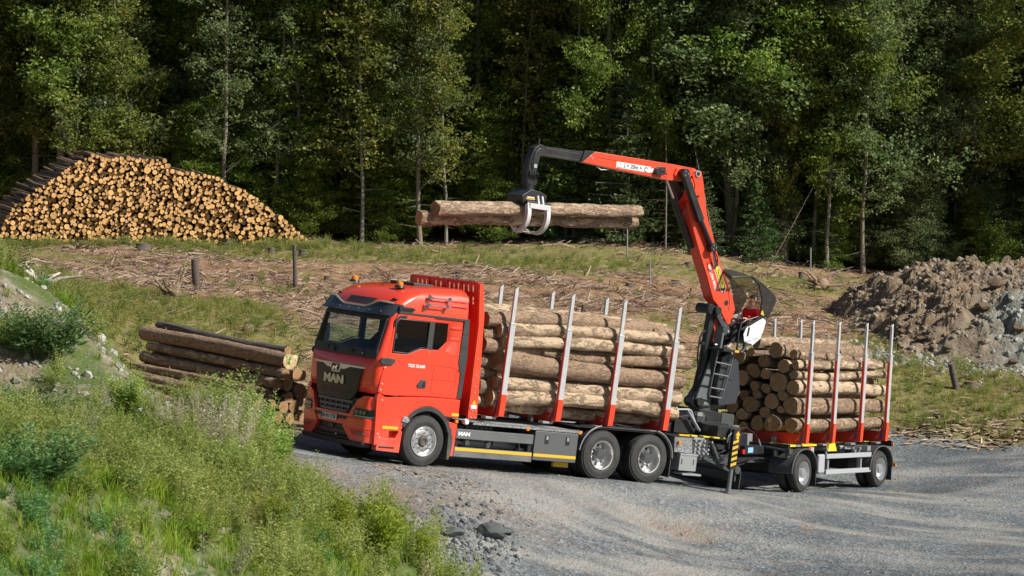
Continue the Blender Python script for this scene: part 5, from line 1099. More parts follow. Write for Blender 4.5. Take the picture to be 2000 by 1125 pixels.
# interior
M = tb(); M.box(-1.28, -.75, -1.12, 1.12, 1.75, 2.20, 0); M.box(-1.28, .74, -1.14, 1.14, 1.45, 1.5, 0); M.box(.68, .74, -1.14, 1.14, 1.5, 3.3, 0); M.prism([(-1.2, 2.18), (-.85, 2.18), (-.8, 2.3), (-1.1, 2.28)], 1, .25, 1.0, 0)
for s in (-.72, .72):
    M.box(-.35, .2, s - .26, s + .26, 1.95, 2.12, 1); M.beam((.2, s, 2.05), (.38, s, 2.72), .5, .12, 1, up=(1, 0, 0)); M.beam((.38, s, 2.76), (.42, s, 2.98), .3, .1, 1, up=(1, 0, 0))
M.box(-.2, .6, -1.1, 1.1, 1.5, 1.9, 1); M.build('cab_interior', [DGREY, simple('seat_fabric', (.09, .09, .10), .9)], TRUCK, bevel=.02)
M = tb(); M.tube([(-.62 + .09 * math.cos(a), .62 + .21 * math.sin(a), 2.22 + .20 * math.cos(a)) for a in np.linspace(0, 2 * math.pi, 25)], .017, 6, caps=False); M.beam((-.9, .62, 2.05), (-.62, .62, 2.22), .06, .06); M.build('steering_wheel', BLACK, TRUCK)
# sun visor with light strip
vis = [(-.98, 3.02), (-.93, 3.27), (-.62, 3.27), (-.38, 3.13), (.38, 3.13), (.62, 3.27), (1.0, 3.27), (1.08, 3.02)]
vis = [(-1.20, 3.0), (-1.12, 3.24), (-.86, 3.26), (-.48, 3.12), (.40, 3.10), (.80, 3.25), (1.12, 3.23), (1.20, 3.0)]
M = tb(); f0 = []; ks = np.linspace(-1.20, 1.20, 33)
def vtop(n): 
    m = abs(n); return 3.115 if m < .40 else 3.115 + (m - .40) / .38 * .14 if m < .78 else 3.255 - max(0, m - .9) * .06
vs = []; 
for n in ks:
    e = max(0, abs(n) - 1.08) / .12; xb = front_x(min(abs(n), 1.1), 2.99, .17) + .30 * e ** 1.5; xt = front_x(min(abs(n), 1.1), 3.2, .09) + .22 * e ** 1.5
    vs += [(xb, n, 2.99), (xt, n, vtop(n)), (xb + .035, n, 2.995), (xt + .03, n, vtop(n) - .01)]
fs = []
for i in range(32):
    a, b_ = i * 4, i * 4 + 4; fs += [(a, b_, b_ + 1, a + 1), (a + 2, a + 3, b_ + 3, b_ + 2), (a, a + 2, b_ + 2, b_), (a + 1, b_ + 1, b_ + 3, a + 3)]
fs += [(0, 1, 3, 2), (128, 130, 131, 129)]; M.add(vs, fs); VIS = M.build('sun_visor', simple('visor_dark', (.022, .025, .033), .16, coat=.6, dirt=.2), TRUCK, smooth=40)
M = tb(); pts = [(v[0] - .012, v[1], v[2] + .004) for v in vs[1::4]][1:-1]; M.tube(pts, .020, 8); M.build('visor_trim', simple('trim_strip', (.62, .66, .62), .25, metal=.5), VIS)
M = tb()
for n in np.linspace(-1.0, 1.0, 7): z = 3.06; x = front_x(min(abs(n), 1.1), z, .152); M.cyl((x, n, z), (x - .012, n, z), .011, 8)
M.build('visor_screws', CHROME, VIS)
M = tb(); front_patch(M, [(3.17, -.42, .42), (3.30, -.40, .52)], .012); M.build('roof_grille', DGREY, TRUCK)
for s in (-.98, .98):
    M = tb(); M.box(front_x(s, 3.33) - .04, front_x(s, 3.33) + .08, s - .07, s + .07, 3.315, 3.345); M.build('marker_lamp', [BLACK], TRUCK, bevel=.01)
for n, x in ((-1.02, -.62), (.60, -.62)):
    e = empty('beacon', LF((x, n, 3.56)), None, TRUCK); z = 0
    M = MB(); M.lathe([(0, 0), (.11, 0), (.105, .025), (.085, .05), (0, .05)], (0, 0, 0), 2, 20); M.build('base', BLACK, e)
    M = MB(); M.lathe([(.07, .05), (.072, .09), (.066, .115), (.04, .135), (0, .14)], (0, 0, 0), 2, 20); M.build('lens', AMBER, e)
M = tb(); M.tube([(-.62, 0, 3.58), (-.5, .0, 3.70), (-.46, .0, 3.96)], [.014, .006, .003], 6); M.build('antenna', BLACK, TRUCK)
M = tb(); M.box(-.1, .42, -.5, .35, 3.635, 3.70); M.build('roof_hatch', DGREY, TRUCK, bevel=.02)
for (x0, z0, x1, z1) in ((-.29, 3.44, .20, 3.42), (-.36, 3.29, .21, 3.27)):
    n0 = 1.17 if z0 > 3.4 else 1.22; M = tb(); M.lathe([(.004, .42), (.014, .40), (.016, .2), (.018, .12), (.030, .05), (.058, .0), (.062, -.01), (.05, .0), (.02, .06)], (x0, n0 + .05, z0), 0, 18)
    M.lathe([(.0, .66), (.045, .66), (.048, .63), (.03, .60), (.014, .58), (.013, .40)], (x0 - .12, n0 + .05, z0), 0, 16); M.cyl((x0 + .12, n0 - .05, z0 - .02), (x0 + .12, n0 + .05, z0), .01); M.cyl((x1 - .03, n0 - .05, z1 - .02), (x1 - .03, n0 + .05, z1), .012); M.build('air_horn', CHROME, TRUCK)
# side trim, door, handle, vents (near side only visible; mirrored)
for s in (1, -1):
    Y = lambda a, s=s: s * a
    M = tb(); M.beam((-1.0, Y(1.222), 3.075), (.78, Y(1.222), 3.065), .03, .045); M.build('drip_rail', DGREY, TRUCK, bevel=.005)
    D = empty('door', (0, 0, 0), None, TRUCK)
    M = tb(); a, b_ = Y(1.205), Y(1.234)
    M.prism([(-1.285, 1.45), (-1.11, 1.40), (-.70, 1.42), (-.12, 1.445), (-.095, 2.22), (-.16, 2.40), (-.36, 2.385), (-.68, 2.25), (-1.06, 2.25), (-1.135, 2.25), (-1.25, 1.75)], 1, a, b_)
    M.prism([(-1.135, 2.25), (-1.06, 2.25), (-1.05, 2.85), (-.98, 2.97), (-.95, 3.04), (-1.02, 3.03), (-1.075, 2.86)], 1, Y(1.20), Y(1.232)); M.prism([(-1.0, 2.965), (-.10, 2.965), (-.10, 3.045), (-.96, 3.045)], 1, Y(1.195), Y(1.226))
    M.build('door_panel', RED, D, bevel=.008)
    M = tb(); M.prism([(-.20, 2.36), (-.075, 2.40), (-.075, 2.965), (-.20, 2.965)], 1, Y(1.20), Y(1.228)); M.build('door_pillar', DGREY, D, bevel=.004)
    M = tb(); w = [(-1.04, 2.28), (-.67, 2.275), (-.36, 2.41), (-.21, 2.42), (-.21, 2.95), (-.97, 2.95), (-1.035, 2.86)]; M.tube([(x, Y(1.234), z) for x, z in w + [w[0]]], .014, 6); M.beam((-1.0, Y(1.21), 2.3), (-1.02, Y(1.21), 2.65), .015, .1); M.build('window_seal', DGREY, D)
    M = tb(); M.tube([(-1.06, Y(1.237), 2.80), (-1.05, Y(1.237), 2.93), (-.97, Y(1.235), 3.0), (-.80, Y(1.232), 3.01)], .022, 6); M.build('window_deflector', DGREY, D)
    M = tb(); M.prism([(-.36, 1.66), (-.27, 1.77), (-.14, 1.775), (-.14, 1.61), (-.33, 1.60)], 1, Y(1.23), Y(1.252)); M.prism([(-.24, 1.645), (-.20, 1.73), (-.16, 1.73), (-.16, 1.645)], 1, Y(1.25), Y(1.268), 1); M.build('door_handle', [DGREY, BLACK], D, bevel=.006)
    M = tb(); M.prism([(-1.33, 2.05), (-1.30, 2.14), (-1.16, 2.15), (-1.0, 2.14), (-.95, 2.09), (-1.03, 2.01), (-1.25, 2.0)], 1, Y(1.22), Y(1.262)); M.build('camera_cover', DGREY, D, bevel=.01)
    M = tb(); M.prism([(-1.02, 3.13), (-1.0, 3.20), (-.70, 3.20), (-.60, 3.165), (-.66, 3.125), (-.98, 3.11)], 1, Y(1.17), Y(1.25)); M.prism([(-.93, 3.14), (-.92, 3.185), (-.72, 3.185), (-.70, 3.14)], 1, Y(1.25), Y(1.26), 0); M.build('side_camera', BLACK, TRUCK, bevel=.012)
    # rear side window corner filler + locker outline + pressed ribs
    M = tb(); M.prism([(.06, 2.385), (.275, 2.385), (.275, 2.60)], 1, Y(1.200), Y(1.224)); M.prism([(-.075, 2.385), (-.095, 2.385), (-.12, 1.455), (.74, 1.455), (.66, 2.2), (.62, 2.385)], 1, Y(1.205), Y(1.2235)); M.build('rear_quarter_panel', RED, TRUCK, bevel=.003)
    M = tb(); lp_ = [(.03, 2.07), (.06, 2.09), (.58, 2.065), (.60, 2.04), (.605, 1.53), (.58, 1.505), (.03, 1.515), (.005, 1.54)]; M.tube([(x, Y(1.2235), z) for x, z in lp_ + [lp_[0]]], .0045, 4); M.beam((-.10, Y(1.2235), 1.80), (.62, Y(1.2235), 1.80), .004, .006); M.build('locker_seam', BLACK, TRUCK)
    for z in (2.87, 2.64, 2.33): M = tb(); M.prism([(.33, z), (.37, z + .035), (.61, z + .035), (.62, z - .02), (.36, z - .02)], 1, Y(1.20), Y(1.231)); M.build('pressed_rib', RED, TRUCK, bevel=.012)
    for z in (3.41, 3.31): M = tb(); M.prism([(.30, z), (.34, z + .03), (.72, z + .03), (.72, z - .015)], 1, Y(1.11 if z > 3.35 else 1.15), Y(1.175 if z > 3.35 else 1.205)); M.build('pressed_rib', RED, TRUCK, bevel=.012)
    M = tb(); M.prism([(.655, 3.04), (.78, 3.045), (.83, 2.3), (.80, 1.46), (.69, 1.46), (.71, 1.95), (.625, 2.2)], 1, Y(1.20), Y(1.238))
    for (z0, z1) in ((2.95, 2.80), (2.77, 2.55), (2.52, 2.28)):
        for k in range(3): x = .69 + k * .035 - (2.9 - z0) * .02; M.beam((x, Y(1.238), z0), (x, Y(1.238), z1), .010, .016)
    for k in range(3): M.beam((.64 + k * .03, Y(1.238), 2.0 + .04 * k), (.74 + k * .012, Y(1.238), 2.25), .010, .014)
    M.beam((.66, Y(1.24), 2.785), (.79, Y(1.24), 2.79), .012, .02); M.beam((.66, Y(1.24), 2.53), (.79, Y(1.24), 2.54), .012, .02)
    M.build('side_vent', DGREY, TRUCK, bevel=.004)
    # lower body: bumper side / step / wheel arch
    M = tb(); rest = [(-1.27, 1.43), (-1.09, 1.36), (-.12, 1.42), (.78, 1.435), (.78, 1.08), (.62, 1.10), (.52, 1.10)]
    arc = [(.48 * 0 + .70 * math.cos(a) * .92, .55 + .70 * math.sin(a)) for a in np.linspace(.85, 2.55, 12)]
    M.prism([(-1.27, 1.43), (-1.09, 1.36), (-.12, 1.42), (.78, 1.435), (.78, 1.06)] + arc + [(-.60, .73), (-1.10, .70), (-1.12, 1.2)], 1, Y(1.16), Y(1.248)); M.build('cab_lower_side', RED, TRUCK, bevel=.012)
    M = tb(); M.prism([(-1.10, .70), (-.60, .73), (-.60, .70), (-1.1, .68)], 1, Y(1.0), Y(1.24)); M.prism([(-1.11, .68), (-.66, .70), (-.66, .55), (-1.11, .55)], 1, Y(1.05), Y(1.10)); M.prism([(-1.18, .35), (-1.12, .52), (-.74, .55), (-.66, .70), (-.58, .70), (-.60, .26), (-1.17, .28)], 1, Y(1.08), Y(1.25)); M.build('entry_step', RED, TRUCK, bevel=.01)
    M = tb(); M.box(-1.12, -.74, *sorted((Y(1.12), Y(1.26))), .345, .37); M.build('step_tread', BLACK, TRUCK)
    M = tb(); arc2 = [(.72 * math.cos(a) * .93, .53 + .715 * math.sin(a)) for a in np.linspace(.35, 2.72, 22)]; arc3 = [(.62 * math.cos(a) * .95, .53 + .62 * math.sin(a)) for a in np.linspace(.35, 2.72, 22)]
    M.prism(arc2 + arc3[::-1], 1, Y(.92), Y(1.262)); M.build('wheel_arch', DGREY, TRUCK, bevel=.008)
    M = tb(); M.prism([(.54, .98), (.70, .95), (.78, .93), (.76, .27), (.655, .27), (.67, .55), (.66, .72), (.61, .82)], 1, Y(.95), Y(1.25)); M.build('rear_mudguard', RED, TRUCK, bevel=.012)
    M = tb(); M.prism([(.57, .86), (.64, .84), (.66, .72), (.70, .66), (.70, .36), (.65, .20), (.60, .20)], 1, Y(1.0), Y(1.258)); M.build('mudguard_lining', DGREY, TRUCK, bevel=.006)
    for p, q in (((.60, Y(1.249), 1.125), (.78, Y(1.249), 1.125)), ((-1.08, Y(1.249), .755), (-.70, Y(1.249), .755))): M = tb(); M.beam(p, q, .008, .058); M.build('reflector_tape', YELL, TRUCK)
    M = tb(); M.prism([(-.64, .90), (-.60, 1.0), (-.50, 1.0), (-.44, .93), (-.5, .88)], 1, Y(1.255), Y(1.275)); M.cyl((-.54, Y(1.27), .945), (-.54, Y(1.285), .945), .03, 12); M.build('arch_camera', GREYST, TRUCK, bevel=.004)
# grille
GR = empty('grille', (0, 0, 0), None, TRUCK)
M = tb(); front_patch(M, [(1.20, -.56, .52), (1.27, -.66, .64), (1.42, -.74, .74), (1.62, -.76, .78), (1.80, -.80, .82), (1.87, -.82, .84)], .045); M.build('grille_panel', simple('grille_dark', (.02, .02, .021), .4, dirt=.4, dcol=(.05, .05, .05)), GR, smooth=30)
M = tb(); front_patch(M, [(1.865, -.86, .86), (1.90, -.86, .86)], .06); front_patch(M, [(1.80, -.30, .30), (1.87, -.50, .50)], .058); front_patch(M, [(1.72, -.13, .13), (1.80, -.17, .17)], .06); M.build('grille_chrome', simple('grille_silver', (.88, .88, .82), .25, metal=.1), GR, smooth=30)
M = tb(); front_patch(M, [(1.745, -.10, .10), (1.79, -.13, .13), (1.885, -.13, .13)], .072); M.build('badge_field', BLACK, GR)
M = tb(); front_patch(M, [(1.76, -.085, -.03), (1.80, -.075, -.02)], .078); front_patch(M, [(1.80, -.09, .06), (1.83, -.06, .085)], .078); front_patch(M, [(1.76, .03, .075), (1.80, .02, .06)], .078); front_patch(M, [(1.83, .04, .085), (1.862, .05, .10)], .078); M.build('badge_lion', CHROME, GR)
M = tb()
for s in (-1, 1): front_patch(M, [(1.325, s * .04, s * .46), (1.40, s * .04, s * .54)], .052)
M.build('grille_slots', BLACK, GR)
text('grille_lettering', 'MAN', .235, simple('letter_gold', (.86, .82, .55), .3), GR, LF((front_x(0, 1.58, .062), -.02, 1.575)), (0, 1, 0), (.06, 0, 1), depth=.012, bold=.008, sx=1.35)
M = tb(); front_patch(M, [(.90, -.66, .56), (1.0, -.70, .66), (1.26, -.80, .74)], -.02); front_patch(M, [(1.40, -.95, .95), (1.46, -1.0, 1.0)], -.02); M.build('grille_recess', BLACK, GR)
M = tb()
for z in (1.165, 1.06, .965):
    w_ = .62 - (1.165 - z) * .8; front_patch(M, [(z - .022, -w_, w_), (z + .022, -w_, w_)], .030)
for n in np.linspace(-.5, .5, 6): front_patch(M, [(.96, n - .008, n + .008), (1.17, n - .008, n + .008)], .02)
M.build('grille_bars', simple('bar_grey', (.11, .13, .15), .35), GR)
# bumper
BU = empty('bumper', (0, 0, 0), None, TRUCK)
def bx(n, z): return front_x(min(abs(n), 1.19), 1.5, .055 - .10 * max(0, .75 - z)) + max(0, abs(n) - 1.10) * .9
def bump_patch(M, rows_, off=0, depth=.28, m=0, K=18):
    vs = []
    for z, a, b_ in rows_:
        for k in range(K + 1): n = a + (b_ - a) * k / K; vs.append((bx(n, z) - off, n, z))
    R0 = len(rows_); fs = [(r * (K + 1) + k, r * (K + 1) + k + 1, (r + 1) * (K + 1) + k + 1, (r + 1) * (K + 1) + k) for r in range(R0 - 1) for k in range(K)]; nb = len(vs); vs += [(x + off + depth, n, z) for x, n, z in vs]; fs += [tuple(i + nb for i in f)[::-1] for f in fs[:]]
    for k in range(K): fs += [(k, k + 1, nb + k + 1, nb + k), ((R0 - 1) * (K + 1) + k, (R0 - 1) * (K + 1) + k + 1, nb + (R0 - 1) * (K + 1) + k + 1, nb + (R0 - 1) * (K + 1) + k)]
    for r in range(R0 - 1):
        for c in (0, K): fs.append((r * (K + 1) + c, (r + 1) * (K + 1) + c, nb + (r + 1) * (K + 1) + c, nb + r * (K + 1) + c))
    M.add(vs, fs, m)
M = tb()
for s in (1, -1):
    def rw(l): return [(z, s * a, s * b_) for z, a, b_ in l]
    bump_patch(M, rw([(1.10, .72, 1.245), (1.24, .80, 1.245), (1.33, .98, 1.245)]), .0); bump_patch(M, rw([(.86, .60, 1.245), (.98, .64, 1.245), (1.10, .72, 1.245)]), .012); bump_patch(M, rw([(.66, .45, 1.245), (.86, .60, 1.245)]), .03); bump_patch(M, rw([(.40, .70, 1.22), (.52, .58, 1.245), (.66, .45, 1.245)]), .015)
bump_patch(M, [(.70, -.60, .60), (.80, -.60, .60), (.93, -.62, .62)], .0)
M.prism([(-1.24, .38), (-1.10, .42), (-1.08, .72), (-1.09, 1.36), (-1.28, 1.42), (-1.30, 1.34)], 1, 1.15, 1.252); M.prism([(-1.24, .38), (-1.10, .42), (-1.08, .72), (-1.09, 1.36), (-1.28, 1.42), (-1.30, 1.34)], 1, -1.252, -1.15)
M.build('bumper_shell', RED, BU, bevel=.014)
M = tb(); bump_patch(M, [(.48, -.62, .62), (.60, -.52, .52), (.70, -.48, .48)], -.06, .1); bump_patch(M, [(.80, -.60, .60), (.875, -.60, .60)], .006, .05); M.build('bumper_inlet', BLACK, BU)
M = tb(); bump_patch(M, [(.53, -.50, .50), (.57, -.48, .48)], -.03, .05); bump_patch(M, [(.60, -.08, .08), (.68, -.08, .08)], -.04, .03); M.build('inlet_bar', DGREY, BU)
M = tb(); bump_patch(M, [(.30, -1.05, 1.05), (.36, -1.10, 1.10), (.40, -1.10, 1.10)], .06, .16); bump_patch(M, [(.40, -1.1, 1.1), (.46, -1.0, 1.0)], -.03, .1); M.build('under_run_bar', BLACK, BU, bevel=.01)
for s in (1, -1):
    H = empty('headlight', (0, 0, 0), None, TRUCK)
    def rw(l): return [(z, s * a, s * b_) for z, a, b_ in l]
    M = tb(); bump_patch(M, rw([(.885, .74, 1.20), (.96, .74, 1.235), (1.075, .78, 1.24)]), .018, .08); M.build('lamp_housing', DGREY, H, bevel=.006)
    M = tb()
    for a in (.84, .95, 1.05): x = bx(s * a, 1) - .02; M.box(x - .004, x + .03, *sorted((s * (a - .035), s * (a + .035))), .955, 1.035)
    M.build('lamp_reflector', simple('lamp_inside', (.78, .80, .78), .25, metal=.2), H, bevel=.01)
    M = tb(); bump_patch(M, rw([(.905, .79, 1.18), (.93, .78, 1.20)]), .03, .02, K=8); M.beam((bx(s * 1.2, 1) - .03, s * 1.19, .92), (bx(s * 1.22, 1) - .02, s * 1.22, 1.03), .02, .03); M.build('daytime_light', simple('daylight_strip', (.85, .87, .88), .2), H)
    M = tb(); bump_patch(M, rw([(.91, .78, 1.20), (1.05, .80, 1.22)]), .036, .003, K=8); M.build('lamp_cover', LAMPG, H)
    F_ = empty('fog_light', (0, 0, 0), None, TRUCK); M = tb(); bump_patch(M, rw([(.53, .74, 1.16), (.63, .70, 1.18)]), .020, .05); M.build('fog_housing', REDD, F_, bevel=.01)
    M = tb(); bump_patch(M, rw([(.555, .86, 1.10), (.60, .84, 1.12)]), .030, .02, K=8); M.build('fog_lens', simple('fog_inside', (.35, .35, .34), .15, metal=.7), F_, bevel=.005)
# screws on panel corner
M = tb()
for x, z in ((-1.20, 1.95), (-1.22, 1.62), (-1.24, 1.50), (-1.17, 1.30), (-1.18, .62), (-1.13, .55)): M.cyl((x, 1.235, z), (x, 1.262, z), .012, 8)
M.build('panel_screws', WHITE, TRUCK)
# number plate
NP = empty('number_plate', (0, 0, 0), None, TRUCK); xp = bx(0, .8) - .022; cn = -.02
M = tb(); M.box(xp - .012, xp + .01, cn - .27, cn + .27, .755, .875); M.build('plate_board', simple('plate_white', (.82, .83, .84), .4), NP, bevel=.003)
M = tb(); M.box(xp - .0145, xp - .011, cn - .265, cn - .215, .76, .87); M.build('plate_blue_band', simple('plate_blue', (.03, .10, .45), .4), NP)
text('plate_text', 'M\u00b7AN 3728', .118, simple('plate_black', (.02, .02, .02), .5), NP, LF((xp - .0145, cn + .025, .815)), (0, 1, 0), (0, 0, 1), depth=.0015, bold=.002, sx=.82)
# door lettering TGX
text('door_lettering', 'TGX 33.640', .085, simple('letter_chrome', (.8, .8, .8), .25), TRUCK, LF((-.42, 1.237, 2.035)), (-1, 0, 0), (0, 0, 1), depth=.004, bold=.003)
# --- wheels
def wheel(parent, x, n, R, w, s, kind, z=None, label=None):
    """s = +1 near side; outer face at n, width w"""
    W_ = empty('wheel', LF((x, n, R if z is None else z)), None, parent); W_.rotation_euler = (0, rng.uniform(0, 6), 0); rr = R * (.565 if kind != 'trailer' else .60)
    k = (kind, R, w, s)
    if k in WH:
        for nm, me in WH[k]: link(nm, me, W_)
        return W_
    P = []
    M = MB(); o = lambda a: -s * a      # depth inward from outer face
    prof = [(rr, .05), (rr + .02, .015), (rr + .06, 0), (R - .13, -.004), (R - .11, .0), (R - .035, .012), (R - .008, .045), (R, .075), (R, w - .075), (R - .008, w - .045), (R - .06, w - .01), (rr + .04, w), (rr, w - .04), (rr - .03, w - .04), (rr - .03, .05)]
    M.lathe([(r_, o(a)) for r_, a in prof], (0, 0, 0), 1, 64, close=True)
    nt_ = 56 if kind == 'drive' else 44
    for i in range(nt_):        # tread blocks
        a = 2 * math.pi * i / nt_
        for j, (a0, a1) in enumerate(((.035, .10), (.115, w / 2 - .01), (w / 2 + .01, w - .115), (w - .10, w - .035)) if kind == 'drive' else ((.05, .09), (.10, w / 2 - .01), (w / 2 + .01, w - .1), (w - .09, w - .05))):
            da = 2 * math.pi / nt_ * (.40 if kind == 'drive' else .46); sh = (.5 if j % 2 else 0) * 2 * math.pi / nt_; sk = (.6 if kind == 'drive' else 0) * 2 * math.pi / nt_ * (1 if j < 2 else -1); t1 = R + (.014 if kind == 'drive' else .006); vs = []
            for rq in (R - .03, t1):
                for aa, nn in ((a + sh - da, a0), (a + sh + da, a0), (a + sh + da + sk, a1), (a + sh - da + sk, a1)): rq2 = rq - (.012 if j in (0, 3) and nn in (a0 if j == 0 else a1,) else 0); vs.append((rq2 * math.cos(aa), o(nn), rq2 * math.sin(aa)))
            M.add(vs, [(0, 3, 2, 1), (4, 5, 6, 7), (0, 1, 5, 4), (1, 2, 6, 5), (2, 3, 7, 6), (3, 0, 4, 7)])
    P.append(M.build('tyre', RUBBER, W_, smooth=30))
    M = MB()
    if kind == 'steer':
        M.lathe([(r_, o(a)) for r_, a in [(rr + .015, .01), (rr + .012, -.004), (rr - .01, -.002), (rr - .03, .03), (rr - .05, .05), (.235, .055), (.215, .035), (.125, .03), (.115, .04), (.115, .1)]], (0, 0, 0), 1, 48)
        for i in range(10): a = 2 * math.pi * i / 10; M.cyl((.168 * math.cos(a), o(.035), .168 * math.sin(a)), (.168 * math.cos(a), o(-.005), .168 * math.sin(a)), .022, 6, 1)
        for i in range(10): a = 2 * math.pi * (i + .5) / 10; M.cyl((.25 * math.cos(a), o(.0495), .25 * math.sin(a)), (.25 * math.cos(a), o(.045), .25 * math.sin(a)), .018, 12, 2)
        P.append(M.build('rim', [ALU, CHROME, BLACK], W_)); M = MB(); M.lathe([(r_, o(a)) for r_, a in [(.115, .06), (.10, .0), (.085, -.012), (.05, -.012), (.045, 0), (0, 0)]], (0, 0, 0), 1, 24); P.append(M.build('hub', DGREY, W_))
    else:
        dp = w * .62
        M.lathe([(r_, o(a)) for r_, a in [(rr + .015, .012), (rr + .012, -.004), (rr - .012, 0), (rr - .03, .05), (rr - .055, dp * .8), (rr - .09, dp), (.20, dp - .01), (.13, dp)]], (0, 0, 0), 1, 48)
        for i in range(10): a = 2 * math.pi * i / 10; M.cyl((.155 * math.cos(a), o(dp), .155 * math.sin(a)), (.155 * math.cos(a), o(dp - .045), .155 * math.sin(a)), .02, 6, 1)
        for i in range(8): a = 2 * math.pi * (i + .5) / 8; r0 = rr - .105; M.cyl((r0 * math.cos(a), o(dp + .01), r0 * math.sin(a)), (r0 * math.cos(a), o(dp - .014), r0 * math.sin(a)), .030, 14, 2)
        P.append(M.build('rim', [ALU, CHROME, BLACK], W_)); M = MB(); M.lathe([(r_, o(a)) for r_, a in [(.135, dp + .02), (.125, dp - .12), (.11, dp - .15), (0, dp - .155)]], (0, 0, 0), 1, 24); P.append(M.build('hub', ANTHR if kind == 'drive' else GREYST, W_))
    WH[k] = [(q.name.split('.')[0], q.data) for q in P]
    return W_
WH = {}
for s in (1, -1):
    wheel(TRUCK, 0, s * 1.225, .532, .36, s, 'steer')
    for x in (4.717, 6.047): wheel(TRUCK, x, s * 1.235, .528, .29, s, 'drive'); wheel(TRUCK, x, s * .90, .528, .29, s, 'drive')
me = text_mesh('CONTINENTAL', .075, .002, .001); 
# --- chassis, tanks, skirts
M = tb()
for s in (1, -1): M.box(-.9, 8.9, *sorted((s * .38, s * .46)), .80, 1.06)
for x in (-.6, 1.1, 2.3, 3.6, 5.38, 7.2): M.box(x - .05, x + .05, -.4, .4, .84, 1.02)
for x in (0, 4.717, 6.047): M.cyl((x, -1.0, .53), (x, 1.0, .53), .09, 14); M.lathe([(.09, -.2), (.22, -.12), (.24, 0), (.22, .12), (.09, .2)], (x, 0, .53), 1, 16)
M.box(.9, 1.25, -1.0, 1.0, .5, .9); M.box(-1.0, .8, -.45, .45, .6, 1.3); M.box(3.0, 3.9, -1.15, -.5, .35, .95); M.box(4.1, 6.7, -.36, .36, .6, .8); M.build('chassis', BLACK, TRUCK, bevel=.008)
M = tb(); M.cyl((1.35, .70, .62), (2.0, .70, .62), .17, 20); M.cyl((2.1, .66, .60), (2.7, .66, .60), .15, 20); M.build('air_tank', GREYST, TRUCK)
M = tb(); 
for k in range(6): M.box(1.15 + k * .12, 1.26 + k * .12, .55, 1.05, .80, 1.0)
M.build('battery_box', simple('battery_dark', (.05, .055, .06), .5), TRUCK, bevel=.01)
M = tb(); M.tube([(.95, 1.0, .56), (1.2, 1.02, .53), (1.35, 1.0, .58), (1.7, 1.04, .56), (1.85, 1.0, .60)], .035, 8); M.lathe([(0, -.06), (.06, -.05), (.07, 0), (.06, .05), (0, .06)], (1.2, 1.06, .56), 1, 12); M.lathe([(0, -.06), (.07, -.05), (.08, 0), (.06, .05), (0, .06)], (1.75, 1.06, .55), 1, 12); M.build('coupling_pipes', GREYST, TRUCK); M = tb(); M.cyl((2.6, 1.0, .70), (2.62, 1.05, .50), .018); M.box(2.56, 2.72, .98, 1.1, .49, .53); M.build('drain_valve', GREYST, TRUCK)
